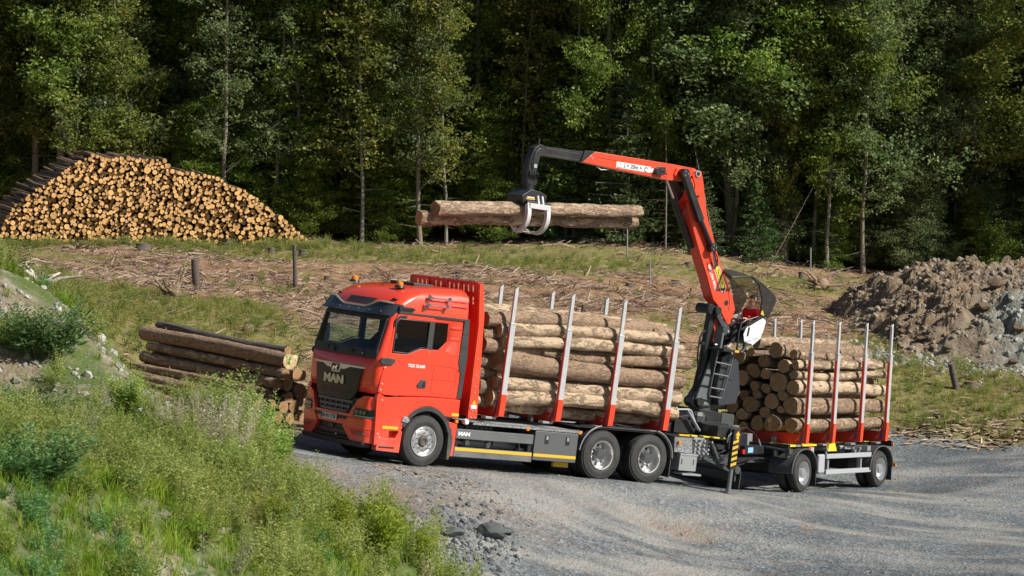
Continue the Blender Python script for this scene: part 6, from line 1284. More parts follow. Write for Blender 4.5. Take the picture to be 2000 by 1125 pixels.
for s in (1, -1):
    SK_ = empty('side_skirt', (0, 0, 0), None, TRUCK); a, b_ = sorted((s * 1.19, s * 1.25))
    M = tb(); M.box(.78, 2.80, a, b_, .645, .845); M.build('upper_panel', SKIRT, SK_, bevel=.012)
    M = tb(); M.box(.77, 2.81, a, b_, .27, .475); M.build('lower_panel', SKIRT, SK_, bevel=.012)
    M = tb(); M.box(.79, 2.79, *sorted((s * 1.25, s * 1.2535)), .40, .46); M.build('yellow_stripe', YELL, SK_)
    M = tb(); M.box(2.70, 2.79, *sorted((s * .9, s * 1.22)), .30, .80); M.box(.80, .88, *sorted((s * .9, s * 1.2)), .30, .80); M.build('skirt_bracket', BLACK, SK_)
    T_ = empty('tool_box', (0, 0, 0), None, TRUCK); M = tb(); M.box(2.84, 4.0, *sorted((s * .62, s * 1.245)), .32, .925); M.build('box_shell', DULLALU, T_, bevel=.012)
    M = tb(); M.box(2.85, 3.99, *sorted((s * 1.245, s * 1.2485)), .40, .46); M.build('yellow_stripe', YELL, T_)
    for x in (3.16, 3.72): M = tb(); M.box(x - .055, x + .055, *sorted((s * 1.245, s * 1.252)), .68, .86, 0); M.box(x - .03, x + .03, *sorted((s * 1.252, s * 1.262)), .76, .84, 1); M.build('box_latch', [BLACK, GREYST], T_, bevel=.004)
    M = tb(); M.box(2.845, 3.99, *sorted((s * 1.2, s * 1.25)), .925, .937); M.build('box_lid', GREYST, T_)
    M = tb(); M.box(1.18, 4.09, *sorted((s * .48, s * 1.22)), .985, 1.0); 
    for k in range(9): M.box(1.18, 4.09, *sorted((s * (.50 + .09 * k), s * (.53 + .09 * k))), 1.0, 1.012)
    M.box(1.18, 4.09, *sorted((s * 1.22, s * 1.25)), .955, 1.012); M.build('walkway', TREAD, TRUCK)
    # drive axle mudguards
    M = tb()
    o_ = [(4.717 + (.64) * math.cos(a), .55 + .60 * math.sin(a)) for a in np.linspace(3.05, 1.75, 9)]; i_ = [(4.717 + (.61) * math.cos(a), .55 + .57 * math.sin(a)) for a in np.linspace(3.05, 1.75, 9)]; M.prism(o_ + i_[::-1], 1, s * .60, s * 1.24)
    o_ = [(6.047 + (.64) * math.cos(a), .55 + .60 * math.sin(a)) for a in np.linspace(1.35, .05, 9)]; i_ = [(6.047 + (.61) * math.cos(a), .55 + .57 * math.sin(a)) for a in np.linspace(1.35, .05, 9)]; M.prism(o_ + i_[::-1], 1, s * .60, s * 1.24)
    M.box(4.55, 6.25, *sorted((s * .60, s * 1.22)), 1.115, 1.135); M.build('mudguard', DGREY, TRUCK, bevel=.006)
    for xw, a0, a1 in ((4.717, 3.05, 1.75), (6.047, 1.35, .05)): M = tb(); M.tube([(xw + .65 * math.cos(a), s * 1.245, .55 + .61 * math.sin(a)) for a in np.linspace(a0, a1, 9)], .012, 6); M.build('mudguard_edge', GREYST, TRUCK)
    M = tb(); M.box(6.66, 6.69, *sorted((s * .62, s * 1.22)), .16, .62); M.build('mud_flap', FLAP, TRUCK)
    M = tb(); M.box(3.9, 6.6, *sorted((s * .46, s * 1.20)), 1.085, 1.10); M.box(6.6, 7.3, *sorted((s * .46, s * 1.2)), 1.06, 1.075); M.build('deck_plate', BLACK, TRUCK)
    M = tb(); M.box(6.85, 7.15, *sorted((s * 1.14, s * 1.21)), 1.085, 1.115); M.build('yellow_deck_edge', YELL, TRUCK)
for x, z in ((.62 + .13, .99), (2.62, .955), (4.03, .97), (6.86, .93)):
    M = tb(); M.box(x - .035, x + .035, 1.20, 1.262, z - .035, z + .035); M.build('side_marker', AMBER, TRUCK, bevel=.006)
M = tb(); M.lathe([(0, 1.19 + .09), (.05, 1.19 + .085), (.065, 1.19 + .04), (.05, 1.19 - .04), (0, 1.19 - .05)], (1.0, 0, 1.0), 1, 16); M.build('work_lamp', WHITE, TRUCK)
text('skirt_lettering', 'MAN', .105, simple('letter_white', (.85, .85, .85), .4), TRUCK, LF((.98, 1.2535, .745)), (-1, 0, 0), (0, 0, 1), depth=.002, bold=.005, sx=1.3)
# steps behind the drive axle
M = tb(); M.prism([(6.74, 1.06), (7.26, 1.06), (7.30, .72), (6.78, .72)], 1, .75, 1.19, 0); M.build('tread_step', TREAD, TRUCK, bevel=.006)
M = tb(); M.box(6.92, 7.42, .80, 1.24, .33, .67); M.build('battery_case', simple('case_aluminium', (.55, .57, .58), .35, metal=.7, dirt=.3), TRUCK, bevel=.008)
M = tb(); M.box(6.92, 7.44, .80, 1.25, .665, .70); M.box(7.02, 7.56, .95, 1.28, .235, .275); M.cyl((6.99, 1.25, .60), (6.99, 1.25, .48), .015); M.cyl((7.33, 1.25, .60), (7.33, 1.25, .48), .015); M.build('case_step', GREYST, TRUCK, bevel=.004)
M = tb(); M.box(7.55, 8.0, .35, .9, .62, 1.05); 
for k in range(16): M.cyl((7.5 + .13 * (k % 4), 1.0, .72 + .09 * (k // 4)), (7.5 + .13 * (k % 4), 1.06, .72 + .09 * (k // 4)), .028, 8)
M.build('valve_block', GREYST, TRUCK, bevel=.006)
M = tb()
for p, q in (((7.5, .9, .75), (8.6, 1.0, .40)), ((7.9, 1.1, 1.0), (8.3, 1.0, .55)), ((7.4, .6, .5), (8.9, .7, .55))): M.beam(p, q, .05, .07)
M.cyl((7.5, -1.0, .45), (7.5, -.9, .45), .05); M.cyl((8.75, -1.15, .42), (8.75, 1.15, .42), .085, 20); M.box(8.72, 8.76, -1.1, 1.1, .16, .42); M.build('rear_under_run', ANTHR, TRUCK, bevel=.004)
M = tb(); M.box(8.83, 8.86, -1.15, 1.15, .02, .38); M.build('rear_flap', FLAP, TRUCK)
for k, (p, q, r_) in enumerate([((7.6, .8, .95), (8.2, 1.0, .75), .016), ((7.7, .6, 1.0), (8.9, .5, .8), .016), ((8.0, .9, .9), (8.6, .85, .7), .014), ((8.5, .4, .85), (9.2, .3, .75), .016), ((8.3, .7, 1.05), (8.8, .9, .8), .014)]):
    p, q = Vector(p), Vector(q); M = tb(); M.tube([p, p.lerp(q, .3) - Vector((0, 0, .18)), p.lerp(q, .7) - Vector((0, 0, .2)), q], r_, 6); M.build('hose', BLACK, TRUCK)
M = tb(); M.box(3.55, 3.95, 1.0, 1.08, .20, .32, 0); M.build('wheel_chock', YELL, TRUCK, bevel=.01)
# --- headboard
HB = empty('headboard', (0, 0, 0), None, TRUCK)
for s in (1, -1): M = tb(); M.prism([(.92, 3.84), (1.02, 3.85), (1.14, 3.19), (1.27, 1.08), (1.05, 1.06), (1.03, 1.15), (1.02, 3.0)], 1, s * 1.17, s * 1.235); M.build('side_post', REDD if s < 0 else CRED, HB, bevel=.006)
# slotted upper plate, built of strips round the slots
M = tb(); z0, z1, z2, z3, z4, z5 = 3.32, 3.40, 3.56, 3.66, 3.80, 3.86; SL = [-.95, -.79, -.64, -.30, -.13, .18, .34, .49, .68, .84, 1.0]
def plate(M, a, b_, za, zb): 
    xa, xb = 1.02 - (za - 3.19) * .15, 1.02 - (zb - 3.19) * .15; M.add([(xa, a, za), (xa, b_, za), (xb, b_, zb), (xb, a, zb), (xa + .012, a, za), (xa + .012, b_, za), (xb + .012, b_, zb), (xb + .012, a, zb)], [(0, 1, 2, 3), (4, 7, 6, 5), (0, 4, 5, 1), (1, 5, 6, 2), (2, 6, 7, 3), (3, 7, 4, 0)])
for za, zb in ((3.19, z1), (z2, z3), (z4, z5)): plate(M, -1.17, 1.17, za, zb)
edges = [-1.17] + [v for q in SL for v in (q - .025, q + .025)] + [1.17]
for za, zb in ((z1, z2), (z3, z4)):
    for k in range(0, len(edges), 2): plate(M, edges[k], edges[k + 1], za, zb)
M.build('slotted_plate', REDD, HB)
M = tb(); M.box(1.03, 1.042, -1.17, 1.17, 1.12, 3.19)
for n in (-.55, .10, .60): M.beam((1.0, n, 1.12), (1.0, n, 3.19), .05, .06, up=(0, 1, 0)); M.beam((1.0, n, 3.19), (.92, n, 3.86), .04, .05, up=(0, 1, 0))
M.box(1.0, 1.06, -1.17, 1.17, 3.17, 3.21); M.box(.90, .95, -1.19, 1.19, 3.85, 3.87); M.build('lower_plate', REDD, HB)
M = tb()
for x, z in ((1.10, 2.30), (1.11, 1.96), (1.12, 1.73), (1.12, 1.61), (1.06, 1.30), (1.12, 1.24), (1.2, 1.24), (1.10, 1.10), (1.2, 1.10)): M.cyl((x, 1.23, z), (x, 1.25, z), .016, 8)
M.build('headboard_bolts', GREYST, HB)
M = tb(); M.prism([(1.10, 1.37), (1.20, 1.37), (1.15, 1.46)], 1, 1.235, 1.238, 0); M.box(1.08, 1.22, 1.235, 1.238, 1.28, 1.355, 1); M.build('warning_sticker', [YELL, WHITE], HB)
# --- bunks with stakes
def bunk(parent, x, zt, zb, hb, side_red=True, w=.13):
    B = empty('bunk', (0, 0, 0), None, parent)
    M = tb(); M.prism([(-1.16, zb + .03), (-1.05, zb - .06), (1.05, zb - .06), (1.16, zb + .03), (1.16, hb + .12), (1.06, hb), (-1.06, hb), (-1.16, hb + .12)], 0, x - .06, x + .06); M.build('cross_beam', REDD, B, bevel=.006)
    for s in (1, -1):
        T_ = empty('stake', (0, 0, 0), None, B); tl = .02; zj = zt - .78
        M = tb(); M.beam((x, s * 1.21, zb + .42), (x, s * (1.235), zj), .085, w, 0, up=(1, 0, 0)); M.beam((x - .008, s * 1.235, zj - .06), (x - .008, s * 1.245, zt - .13), .055, w * .66, 0, up=(1, 0, 0)); M.prism([(x - .05, zt - .13), (x + .035, zt - .13), (x + .035, zt), (x + .015, zt), (x - .05, zt - .07)], 1, s * 1.22, s * 1.27, 0); M.beam((x, s * 1.234, zj - .01), (x, s * 1.236, zj + .03), .095, w * 1.06, 0, up=(1, 0, 0)); M.build('stake_profile', STAKE, T_, bevel=.006)
        M = tb(); M.beam((x - w * .5 - .003, s * 1.215, zb + .44), (x - w * .5 - .003, s * 1.232, zj - .15), .05, .012, 0, up=(1, 0, 0)); M.build('red_inlay', simple('stake_red', (.75, .03, .02), .45) if 'stake_red' not in bpy.data.materials else bpy.data.materials['stake_red'], T_)
        M = tb(); M.beam((x, s * 1.19, zb - .02), (x, s * 1.215, zb + .44), .105, w * 1.08, 0, up=(1, 0, 0)); M.prism([(s * .86, zb + .0), (s * 1.16, zb + .0), (s * 1.18, zb + .42), (s * 1.14, zb + .30), (s * 1.06, zb + .17)], 0, x - .055, x + .055); M.build('stake_foot', CRED, T_, bevel=.006)
        if s > 0:
            M = tb(); xx = x - .058; M.prism([(.94, zb + .02), (1.02, zb + .10), (1.08, zb + .20), (1.03, zb + .06)], 0, xx - .003, xx, 0); M.prism([(1.06, zb + .02), (1.10, zb + .16), (1.13, zb + .28), (1.145, zb + .14), (1.12, zb + .04)], 0, xx - .003, xx, 1); M.build('foot_emblem', [simple('emblem_orange', (.85, .25, .08), .4) if 'emblem_orange' not in bpy.data.materials else bpy.data.materials['emblem_orange'], simple('emblem_blue', (.05, .08, .30), .4) if 'emblem_blue' not in bpy.data.materials else bpy.data.materials['emblem_blue']], T_)
    for s in (.42, -.42): M = tb(); M.box(x - .12, x - .05, s - .06, s + .06, zb - .12, zb + .10); M.build('bunk_clamp', GREYST, B, bevel=.006)
    M = tb(); M.box(x - .30, x - .03, .95, 1.12, zb - .095, zb - .05); M.build('strap_winch', GREYST, B, bevel=.006)
for x in (1.881, 3.398, 4.837, 6.396): bunk(TRUCK, x, 3.871, 1.19, 1.33)
# ------------------------------------------------------------------ the crane (same frame)
CR = empty('loader_crane'); tag(CR, 'red timber loading crane with dark column raised behind the truck load', 'crane')
CR.matrix_world = pose(RT, TT) @ Matrix.Translation(LF((7.9, 0, 1.1)))
CI = Matrix.Translation(-LF((7.9, 0, 1.1)))
def cb(): return MB(lambda v: CI @ LF(v))
def cpart(M, name, m, bevel=.008, parent=None, **k): return M.build(name, m, parent or CR, bevel=bevel, **k)
# base frame
M = cb(); M.prism([(7.15, 1.10), (7.15, 1.22), (7.45, 1.45), (8.2, 1.60), (8.35, 1.40), (9.05, 1.35), (9.05, 1.12)], 1, -.42, .42); M.box(8.0, 8.7, -1.15, 1.15, 1.06, 1.36); M.box(7.3, 8.9, .42, .50, 1.10, 1.40); cpart(M, 'crane_base', BLACK)
M = cb(); M.prism([(8.05, 1.66), (9.08, 1.60), (9.08, 1.34), (8.35, 1.38), (8.05, 1.50)], 1, -.40, .42); cpart(M, 'slewing_box', BLACK, .012)
M = cb(); M.prism([(8.72, 1.63), (9.10, 1.605), (9.10, 1.335), (8.72, 1.36)], 1, .30, .435); cpart(M, 'slewing_box_cover', ANTHR, .01)
M = cb(); M.lathe([(0, 0), (.26, 0), (.26, .16), (.20, .24), (.20, .34), (0, .34)], (8.42, 0, 1.60), 2, 24); cpart(M, 'slewing_ring', ANTHR)
M = cb(); M.tube([(7.25, .6, 1.62), (7.55, .62, 1.64), (7.62, .62, 1.62), (7.88, .62, 1.22)], .022, 8); M.beam((7.5, .62, 1.63), (7.95, .62, 1.18), .09, .025); cpart(M, 'deck_handrail', LGREY, .004)
M = cb(); M.lathe([(0, 0), (.15, 0), (.17, .14), (.12, .22), (0, .22)], (7.95, .50, 1.38), 2, 8); cpart(M, 'pump_cover', ANTHR)
M = cb()
for x in (7.35, 7.7, 8.0, 8.3): M.box(x - .10, x + .08, 1.0, 1.16, 1.085, 1.115)
cpart(M, 'yellow_steps', YPAINT, .006)
# column
CO_ = empty('column', (0, 0, 0), None, CR)
M = cb(); M.prism([(8.02, 1.78), (8.10, 1.68), (8.70, 1.63), (9.12, 1.80), (9.18, 2.1), (9.0, 2.85), (8.78, 3.05), (8.74, 3.45), (8.60, 3.45), (8.44, 2.75), (8.30, 2.25)], 1, -.13, .13); cpart(M, 'column_plate', ANTHR, .02, CO_)
M = cb(); M.prism([(8.10, 1.86), (8.22, 1.74), (8.55, 1.72), (8.60, 2.2), (8.72, 3.40), (8.62, 3.42), (8.40, 2.8)], 1, .13, .20); cpart(M, 'column_rib', simple('column_grey', (.13, .15, .155), .4, dirt=.5), .015, CO_)
M = cb(); M.prism([(8.62, 1.78), (9.12, 1.86), (9.20, 2.15), (9.05, 2.80), (8.78, 2.98), (8.55, 2.86), (8.50, 2.2)], 1, .16, .40); M.prism([(8.66, 2.40), (8.95, 2.36), (8.92, 2.52), (8.66, 2.55)], 1, .40, .412); cpart(M, 'valve_cover', simple('cover_dark', (.035, .042, .05), .35, coat=.4, dirt=.4), .03, CO_)
M = cb(); M.cyl((8.22, 0, 1.78), (8.40, 0, 3.05), .105, 20); M.beam((8.36, 0, 2.8), (8.42, 0, 3.84), .17, .16, up=(0, 1, 0)); M.cyl((8.22, -.24, 1.80), (8.22, .24, 1.80), .10, 18); cpart(M, 'lift_cylinder', BLACK, .006, CO_)
M = cb(); M.cyl((8.28, -.28, 3.90), (8.28, .16, 3.90), .115, 20); M.cyl((8.42, -.05, 3.89), (8.42, .24, 3.89), .09, 20); cpart(M, 'pivot_pin', BLACK, .006, CO_)
M = cb(); M.prism([(8.36, 3.98), (8.50, 3.96), (8.60, 3.72), (8.84, 3.56), (8.93, 3.46), (8.88, 3.34), (8.76, 3.34), (8.64, 3.52), (8.40, 3.80), (8.34, 3.88)], 1, .10, .18); M.cyl((8.43, .17, 3.89), (8.43, .20, 3.89), .055, 18, 1); M.cyl((8.84, .17, 3.43), (8.84, .20, 3.43), .042, 18, 1); cpart(M, 'rocker_arm', [ANTHR, GREYST], .008, CO_)
M = cb(); M.prism([(8.44, 3.85), (8.62, 3.75), (8.70, 3.45), (8.60, 3.1), (8.46, 3.2), (8.46, 3.6)], 1, -.08, .08); cpart(M, 'inner_link', CRED, .01, CO_)
for k in range(6):
    a = .02 * k; M = cb(); M.tube([(8.50 + a, .14 + a, 3.55), (8.42 + a, .20 + a, 3.1), (8.38 + a * .5, .18 + a, 2.7), (8.45 + a * 2, .16 + a, 2.35), (8.4 + a * 3, .14, 2.0)], .018, 6); cpart(M, 'hydraulic_hose', BLACK, 0, CO_)
M = cb()
for k in range(5): M.cyl((8.42 + .02 * k, .24, 3.12 - .14 * k), (8.50 + .02 * k, .25, 3.13 - .14 * k), .022, 8)
cpart(M, 'hose_fittings', GREYST, 0, CO_)
M = cb(); M.tube([(8.20, .12, 3.40), (8.06, .18, 3.36), (8.0, .2, 3.25), (7.98, .2, 3.0), (8.0, .2, 2.72), (8.08, .16, 2.62)], .022, 8); M.beam((8.02, .2, 3.12), (8.16, .16, 3.12), .08, .07); cpart(M, 'cable_guard', BLACK, 0, CO_)
# ladder
M = cb(); r0 = [(8.34, .47, 3.0), (8.30, .48, 2.74), (8.22, .48, 2.02)]; r1 = [(8.82, .47, 3.02), (8.77, .48, 2.70), (8.62, .48, 2.0)]
M.tube(r0 + [(8.24, .48, 1.97), (8.60, .48, 1.95)] + r1[::-1], .018, 8, caps=False)
for t in (.0, .36, .80): 
    a = Vector(r0[1]).lerp(Vector(r0[2]), t); b_ = Vector(r1[1]).lerp(Vector(r1[2]), t); M.tube([a, b_], .020, 8)
cpart(M, 'ladder', simple('ladder_steel', (.16, .16, .16), .4, metal=.5), 0)
# seat platform
M = cb(); M.box(8.36, 8.90, .10, .62, 3.00, 3.06); M.beam((8.60, .3, 2.6), (8.75, .3, 3.0), .08, .1); cpart(M, 'footrest', BLACK, .008)
M = cb(); M.box(8.70, 8.82, .615, .63, 3.005, 3.055); cpart(M, 'footrest_mark', YELL, 0)
M = cb(); M.tube([(8.88, .5, 3.04), (8.98, .52, 3.02), (9.06, .52, 3.10), (9.10, .5, 3.25)], .05, 8); M.beam((8.75, .0, 3.05), (9.2, .1, 3.35), .16, .12); cpart(M, 'seat_support', BLACK, .01)
SE = empty('operator_seat', (0, 0, 0), None, CR)
M = cb(); M.prism([(8.98, 3.42), (9.05, 3.32), (9.40, 3.30), (9.62, 3.50), (9.70, 3.92), (9.60, 3.95), (9.50, 3.62), (9.35, 3.46)], 1, -.22, .34); cpart(M, 'seat_cushion', simple('seat_black', (.025, .025, .028), .6), .03, SE)
M = cb(); M.prism([(9.02, 3.42), (9.08, 3.24), (9.33, 3.23), (9.52, 3.40), (9.60, 3.60), (9.66, 3.86), (9.48, 3.84), (9.10, 3.62)], 1, .46, .49); M.prism([(9.02, 3.42), (9.08, 3.24), (9.33, 3.23), (9.52, 3.40), (9.60, 3.60), (9.66, 3.86), (9.48, 3.84), (9.10, 3.62)], 1, -.49, -.46); M.prism([(9.30, 3.22), (9.52, 3.39), (9.60, 3.60), (9.66, 3.86), (9.68, 3.86), (9.63, 3.60), (9.55, 3.37), (9.33, 3.19)], 1, -.48, .48); cpart(M, 'seat_shell', WHITE, .01, SE)
text('shell_lettering', 'Master Drive', .075, simple('letter_grey', (.25, .3, .35), .5), SE, CI @ LF((9.28, .492, 3.32)), (-1, 0, .35), (.3, 0, 1), depth=.001)
M = cb()
for s in (1, -1): M.beam((8.95, s * .46, 3.52), (9.62, s * .48, 3.92), .05, .05); M.tube([(8.86, s * .50, 3.04), (8.86, s * .50, 3.45), (8.90, s * .50, 3.66), (9.02, s * .50, 3.74), (9.40, s * .49, 3.86)], .024, 8)
M.beam((9.16, .50, 3.60), (9.14, .50, 3.40), .02, .04); cpart(M, 'arm_frame', BLACK, .005, SE)
M = cb()
for s in (.40, -.40): M.box(9.0, 9.4, s - .05, s + .05, 3.68, 3.73); M.cyl((9.02, s, 3.72), (8.98, s, 3.85), .02, 8)
cpart(M, 'joystick_console', BLACK, .01, SE)
M = cb(); M.lathe([(0, -.03), (.03, -.02), (.03, .02), (0, .03)], (9.1, .50, 3.83), 1, 10); cpart(M, 'red_knob', REDL, 0, SE)
CN = empty('canopy', (0, 0, 0), None, CR)
A_ = [(8.47, 4.77), (8.60, 4.82), (9.02, 4.80)]; B_ = [(9.24, 4.70), (9.86, 4.46), (9.92, 4.38), (9.88, 4.25), (9.68, 3.84), (9.40, 3.90)]
M = cb(); w = .48; sec = [(8.47, 4.76), (8.75, 4.83), (9.05, 4.80), (9.45, 4.68), (9.85, 4.47), (9.92, 4.36), (9.68, 3.84)]; ws_ = [.46, .49, .50, .50, .46, .44, .42]; vs = []
for (x, z), ww in zip(sec, ws_):
    for k in range(7): t = -1 + 2 * k / 6; vs.append((x, t * ww, z - .10 * abs(t) ** 3))
M.add(vs, [(i * 7 + k, i * 7 + k + 1, (i + 1) * 7 + k + 1, (i + 1) * 7 + k) for i in range(6) for k in range(6)]); cpart(M, 'canopy_skin', CANOPY, 0, CN, smooth=60)
for s in (1, -1): M = cb(); M.prism([(9.06, 4.76), (9.45, 4.60), (9.83, 4.37), (9.90, 4.26), (9.67, 3.78), (9.44, 3.90), (9.46, 4.25), (9.30, 4.58)], 1, s * .485, s * .495); cpart(M, 'canopy_side', CANOPY, 0, CN)
M = cb(); M.prism([(8.50, 4.72), (9.02, 4.74), (9.20, 4.35), (9.36, 3.90), (9.30, 3.86), (8.75, 3.92), (8.86, 4.23)], 1, -.495, -.485); cpart(M, 'far_window', glass('canopy_window', (.66, .58, .47), 1.3), 0, CN)
M = cb(); M.tube([(8.47, .46, 4.66), (8.47, .2, 4.755), (8.47, -.2, 4.755), (8.48, -.47, 4.66), (8.86, -.49, 4.23), (8.76, -.49, 3.90), (9.3, -.49, 3.86)], .03, 8); M.tube([(8.47, .46, 4.66), (9.06, .49, 4.74), (9.30, .49, 4.58), (9.46, .49, 4.25), (9.44, .49, 3.90), (9.67, .46, 3.80)], .024, 8); M.tube([(9.03, .49, 4.72), (9.85, .46, 4.38), (9.67, .46, 3.80)], .014, 6); cpart(M, 'canopy_frame', BLACK, 0, CN)
M = cb()
for x, z in ((9.10, 4.62), (9.25, 4.26)): M.cyl((x, .49, z), (x, .51, z), .022, 10)
cpart(M, 'canopy_bolts', GREYST, 0, CN)
M = cb(); M.prism([(9.42, 3.92), (9.56, 3.90), (9.50, 4.02)], 1, .50, .504); cpart(M, 'warning_triangle', YELL, 0, CN)
# main boom
MBO = empty('main_boom', (0, 0, 0), None, CR)
near = [(7.36, 6.92), (7.47, 6.90), (7.56, 6.68), (7.66, 6.34), (7.81, 5.91), (8.05, 5.50), (8.29, 5.05), (8.60, 4.60), (8.86, 4.20), (8.97, 3.95), (8.86, 3.60), (8.78, 3.62), (8.42, 4.02), (8.28, 4.12), (8.02, 4.60), (7.72, 5.10), (7.30, 5.85), (7.16, 6.16), (7.26, 6.3), (7.34, 6.55), (7.22, 6.78)]
M = cb(); core = [(7.32, 6.2), (7.60, 6.2), (7.81, 5.88), (8.29, 5.02), (8.86, 4.16), (8.92, 3.95), (8.80, 3.75), (8.30, 4.10), (7.72, 5.10), (7.28, 5.9)]; M.prism(core, 1, -.13, .13); M.prism(near, 1, .13, .165); M.prism(near, 1, -.165, -.13); cpart(M, 'boom_plate', CRED, .008, MBO)
M = cb()
for x, z, r_ in ((8.40, 4.32, .022), (8.53, 4.08, .06)): M.cyl((x + .15, .166, z), (x + .15, .172, z), r_, 18)
M.tube([(7.50, .168, 6.02), (7.56, .168, 6.0), (7.62, .168, 5.85), (7.82, .168, 5.45), (7.86, .168, 5.36)], .006, 5); M.tube([(8.52, .168, 4.62), (8.68, .168, 4.40), (8.78, .168, 4.1), (8.76, .168, 3.9)], .005, 5); cpart(M, 'boom_openings', BLACK, 0, MBO)
M = cb(); M.cyl((7.36, -.18, 6.84), (7.36, .19, 6.84), .075, 20, 0); M.cyl((7.36, .19, 6.84), (7.36, .195, 6.84), .045, 16, 1); M.cyl((7.45, .16, 6.35), (7.45, .18, 6.35), .03, 12, 1); cpart(M, 'elbow_pin', [GREYST, BLACK], .004, MBO)
X_ = Vector((8.55 - 8.03, 4.30 - 5.02)).normalized()   # direction down the boom (x, z)
bd = (-X_[0], 0, X_[1]); bu = (X_[1] * -1 * -1, 0, X_[0])
bd = (-.52, 0, -.854)
text('boom_lettering', 'EPSILON M12Z', .105, WHITE, MBO, CI @ LF((8.17, .168, 4.60)), bd, (-.854, 0, .52), depth=.001, bold=.003, sx=.92)
M = cb(); c = Vector((8.41, 4.60)); d = Vector((.52, -.854)); nrm = Vector((-d[1], d[0])) * -1
def strip(M, c, l, w_, n0, n1, m=0, k=10):
    P_ = []
    for i in range(k): a = -math.pi / 2 + math.pi * i / (k - 1); P_.append(c + d * (l / 2 - w_ / 2 + w_ / 2 * math.cos(a)) + nrm * (w_ / 2 * math.sin(a)))
    for i in range(k): a = math.pi / 2 + math.pi * i / (k - 1); P_.append(c + d * (-l / 2 + w_ / 2 + w_ / 2 * math.cos(a)) + nrm * (w_ / 2 * math.sin(a)))
    M.prism([tuple(p) for p in P_], 1, n0, n1, m)
strip(M, c, .66, .17, .1655, .1668, 0); strip(M, c - d * .02, .62, .14, .167, .1683, 1); strip(M, c - d * .03, .54, .10, .1685, .17, 2); M.prism([tuple(c - d * .31 + nrm * .06), tuple(c - d * .31 - nrm * .06), tuple(c - d * .72 - nrm * .02)], 1, .1655, .167, 1)
cpart(M, 'badge_field', [WHITE, DGREY, simple('badge_yellow', (.85, .65, .03), .4)], 0, MBO)
text('badge_lettering', 'PALFINGER', .08, simple('badge_black', (.03, .03, .03), .5), MBO, CI @ LF((c[0] - d[0] * .03, .1705, c[1] - d[1] * .03)), bd, (-.854, 0, .52), depth=.0008, bold=.002, sx=.95)
# hydraulic ram between booms (near) and far one
for s, nn in ((1, .24), (-1, -.24)):
    M = cb(); M.beam((6.93, nn, 6.76), (7.54, nn, 5.82), .15, .13, 0, up=(0, 1, 0)); M.cyl((7.45, nn, 5.97), (8.0, nn, 5.24), .052, 14, 0); M.cyl((6.90, nn - .07, 6.80), (6.90, nn + .08, 6.80), .105, 20, 0); M.cyl((7.98, nn - .09, 5.27), (7.98, nn + .09, 5.27), .105, 20, 0)
    if s > 0:
        for a in range(3): M.cyl((6.90 + .05 * math.cos(a * 2.1), nn + .08, 6.80 + .05 * math.sin(a * 2.1)), (6.90 + .05 * math.cos(a * 2.1), nn + .09, 6.80 + .05 * math.sin(a * 2.1)), .015, 8, 1); M.cyl((7.98 + .05 * math.cos(a * 2.1), nn + .09, 5.27 + .05 * math.sin(a * 2.1)), (7.98 + .05 * math.cos(a * 2.1), nn + .10, 5.27 + .05 * math.sin(a * 2.1)), .015, 8, 1)
    cpart(M, 'boom_ram', [BLACK, GREYST], .006, MBO)
M = cb(); M.cyl((6.66, -.05, 6.62), (7.0, -.05, 6.12), .028, 10, 1); M.cyl((6.93, -.05, 6.22), (7.62, -.05, 5.20), .075, 14, 0); cpart(M, 'inner_ram', [BLACK, CHROME], 0, MBO)
for k in range(2): M = cb(); M.tube([(8.02 + .03 * k, .26, 5.20), (8.10 + .06 * k, .27, 5.04), (8.20, .24, 4.92), (8.14 - .02 * k, .24, 4.80), (8.04, .24, 4.86), (8.0, .24, 5.0)], .013, 6); cpart(M, 'hose_loop', BLACK, 0, MBO)
M = cb(); M.tube([(7.50, .17, 6.0), (7.70, .18, 5.66), (7.84, .18, 5.50), (7.92, .19, 5.34)], .014, 6); M.tube([(7.56, -.18, 6.66), (7.64, -.1, 6.5), (7.63, 0, 6.3), (7.58, .0, 6.2)], .02, 6); cpart(M, 'elbow_hoses', BLACK, 0, MBO)
# outer boom
OB = empty('outer_boom', (0, 0, 0), None, CR)
M = cb(); M.prism([(4.10, 6.70), (4.42, 6.965), (6.65, 6.965), (7.30, 6.95), (7.42, 6.90), (7.42, 6.78), (7.32, 6.72), (7.20, 6.72), (6.95, 6.62), (6.60, 6.60), (5.10, 6.655)], 1, -.115, .115); M.prism([(6.70, 6.75), (6.75, 6.9), (7.0, 6.92), (7.1, 6.8), (6.98, 6.64), (6.78, 6.62)], 1, -.15, .15); cpart(M, 'boom_body', CRED, .012, OB)
M = cb(); M.tube([(4.45, .117, 6.85), (5.2, .117, 6.84)], .004, 4); M.tube([(6.32, .117, 6.78), (6.42, .117, 6.68), (6.52, .117, 6.64)], .005, 4); M.cyl((6.50, .115, 6.73), (6.50, .119, 6.73), .026, 12); cpart(M, 'boom_openings', BLACK, 0, OB)
M = cb(); M.box(5.05, 6.03, .1155, .117, 6.70, 6.83); cpart(M, 'distance_sign', WHITE, 0, OB)
TXB = simple('sign_black', (.02, .02, .02), .5)
text('sign_lettering', '< 20m >', .125, TXB, OB, CI @ LF((5.56, .1185, 6.765)), (-1, 0, -.02), (0, 0, 1), depth=.0006, bold=.003)
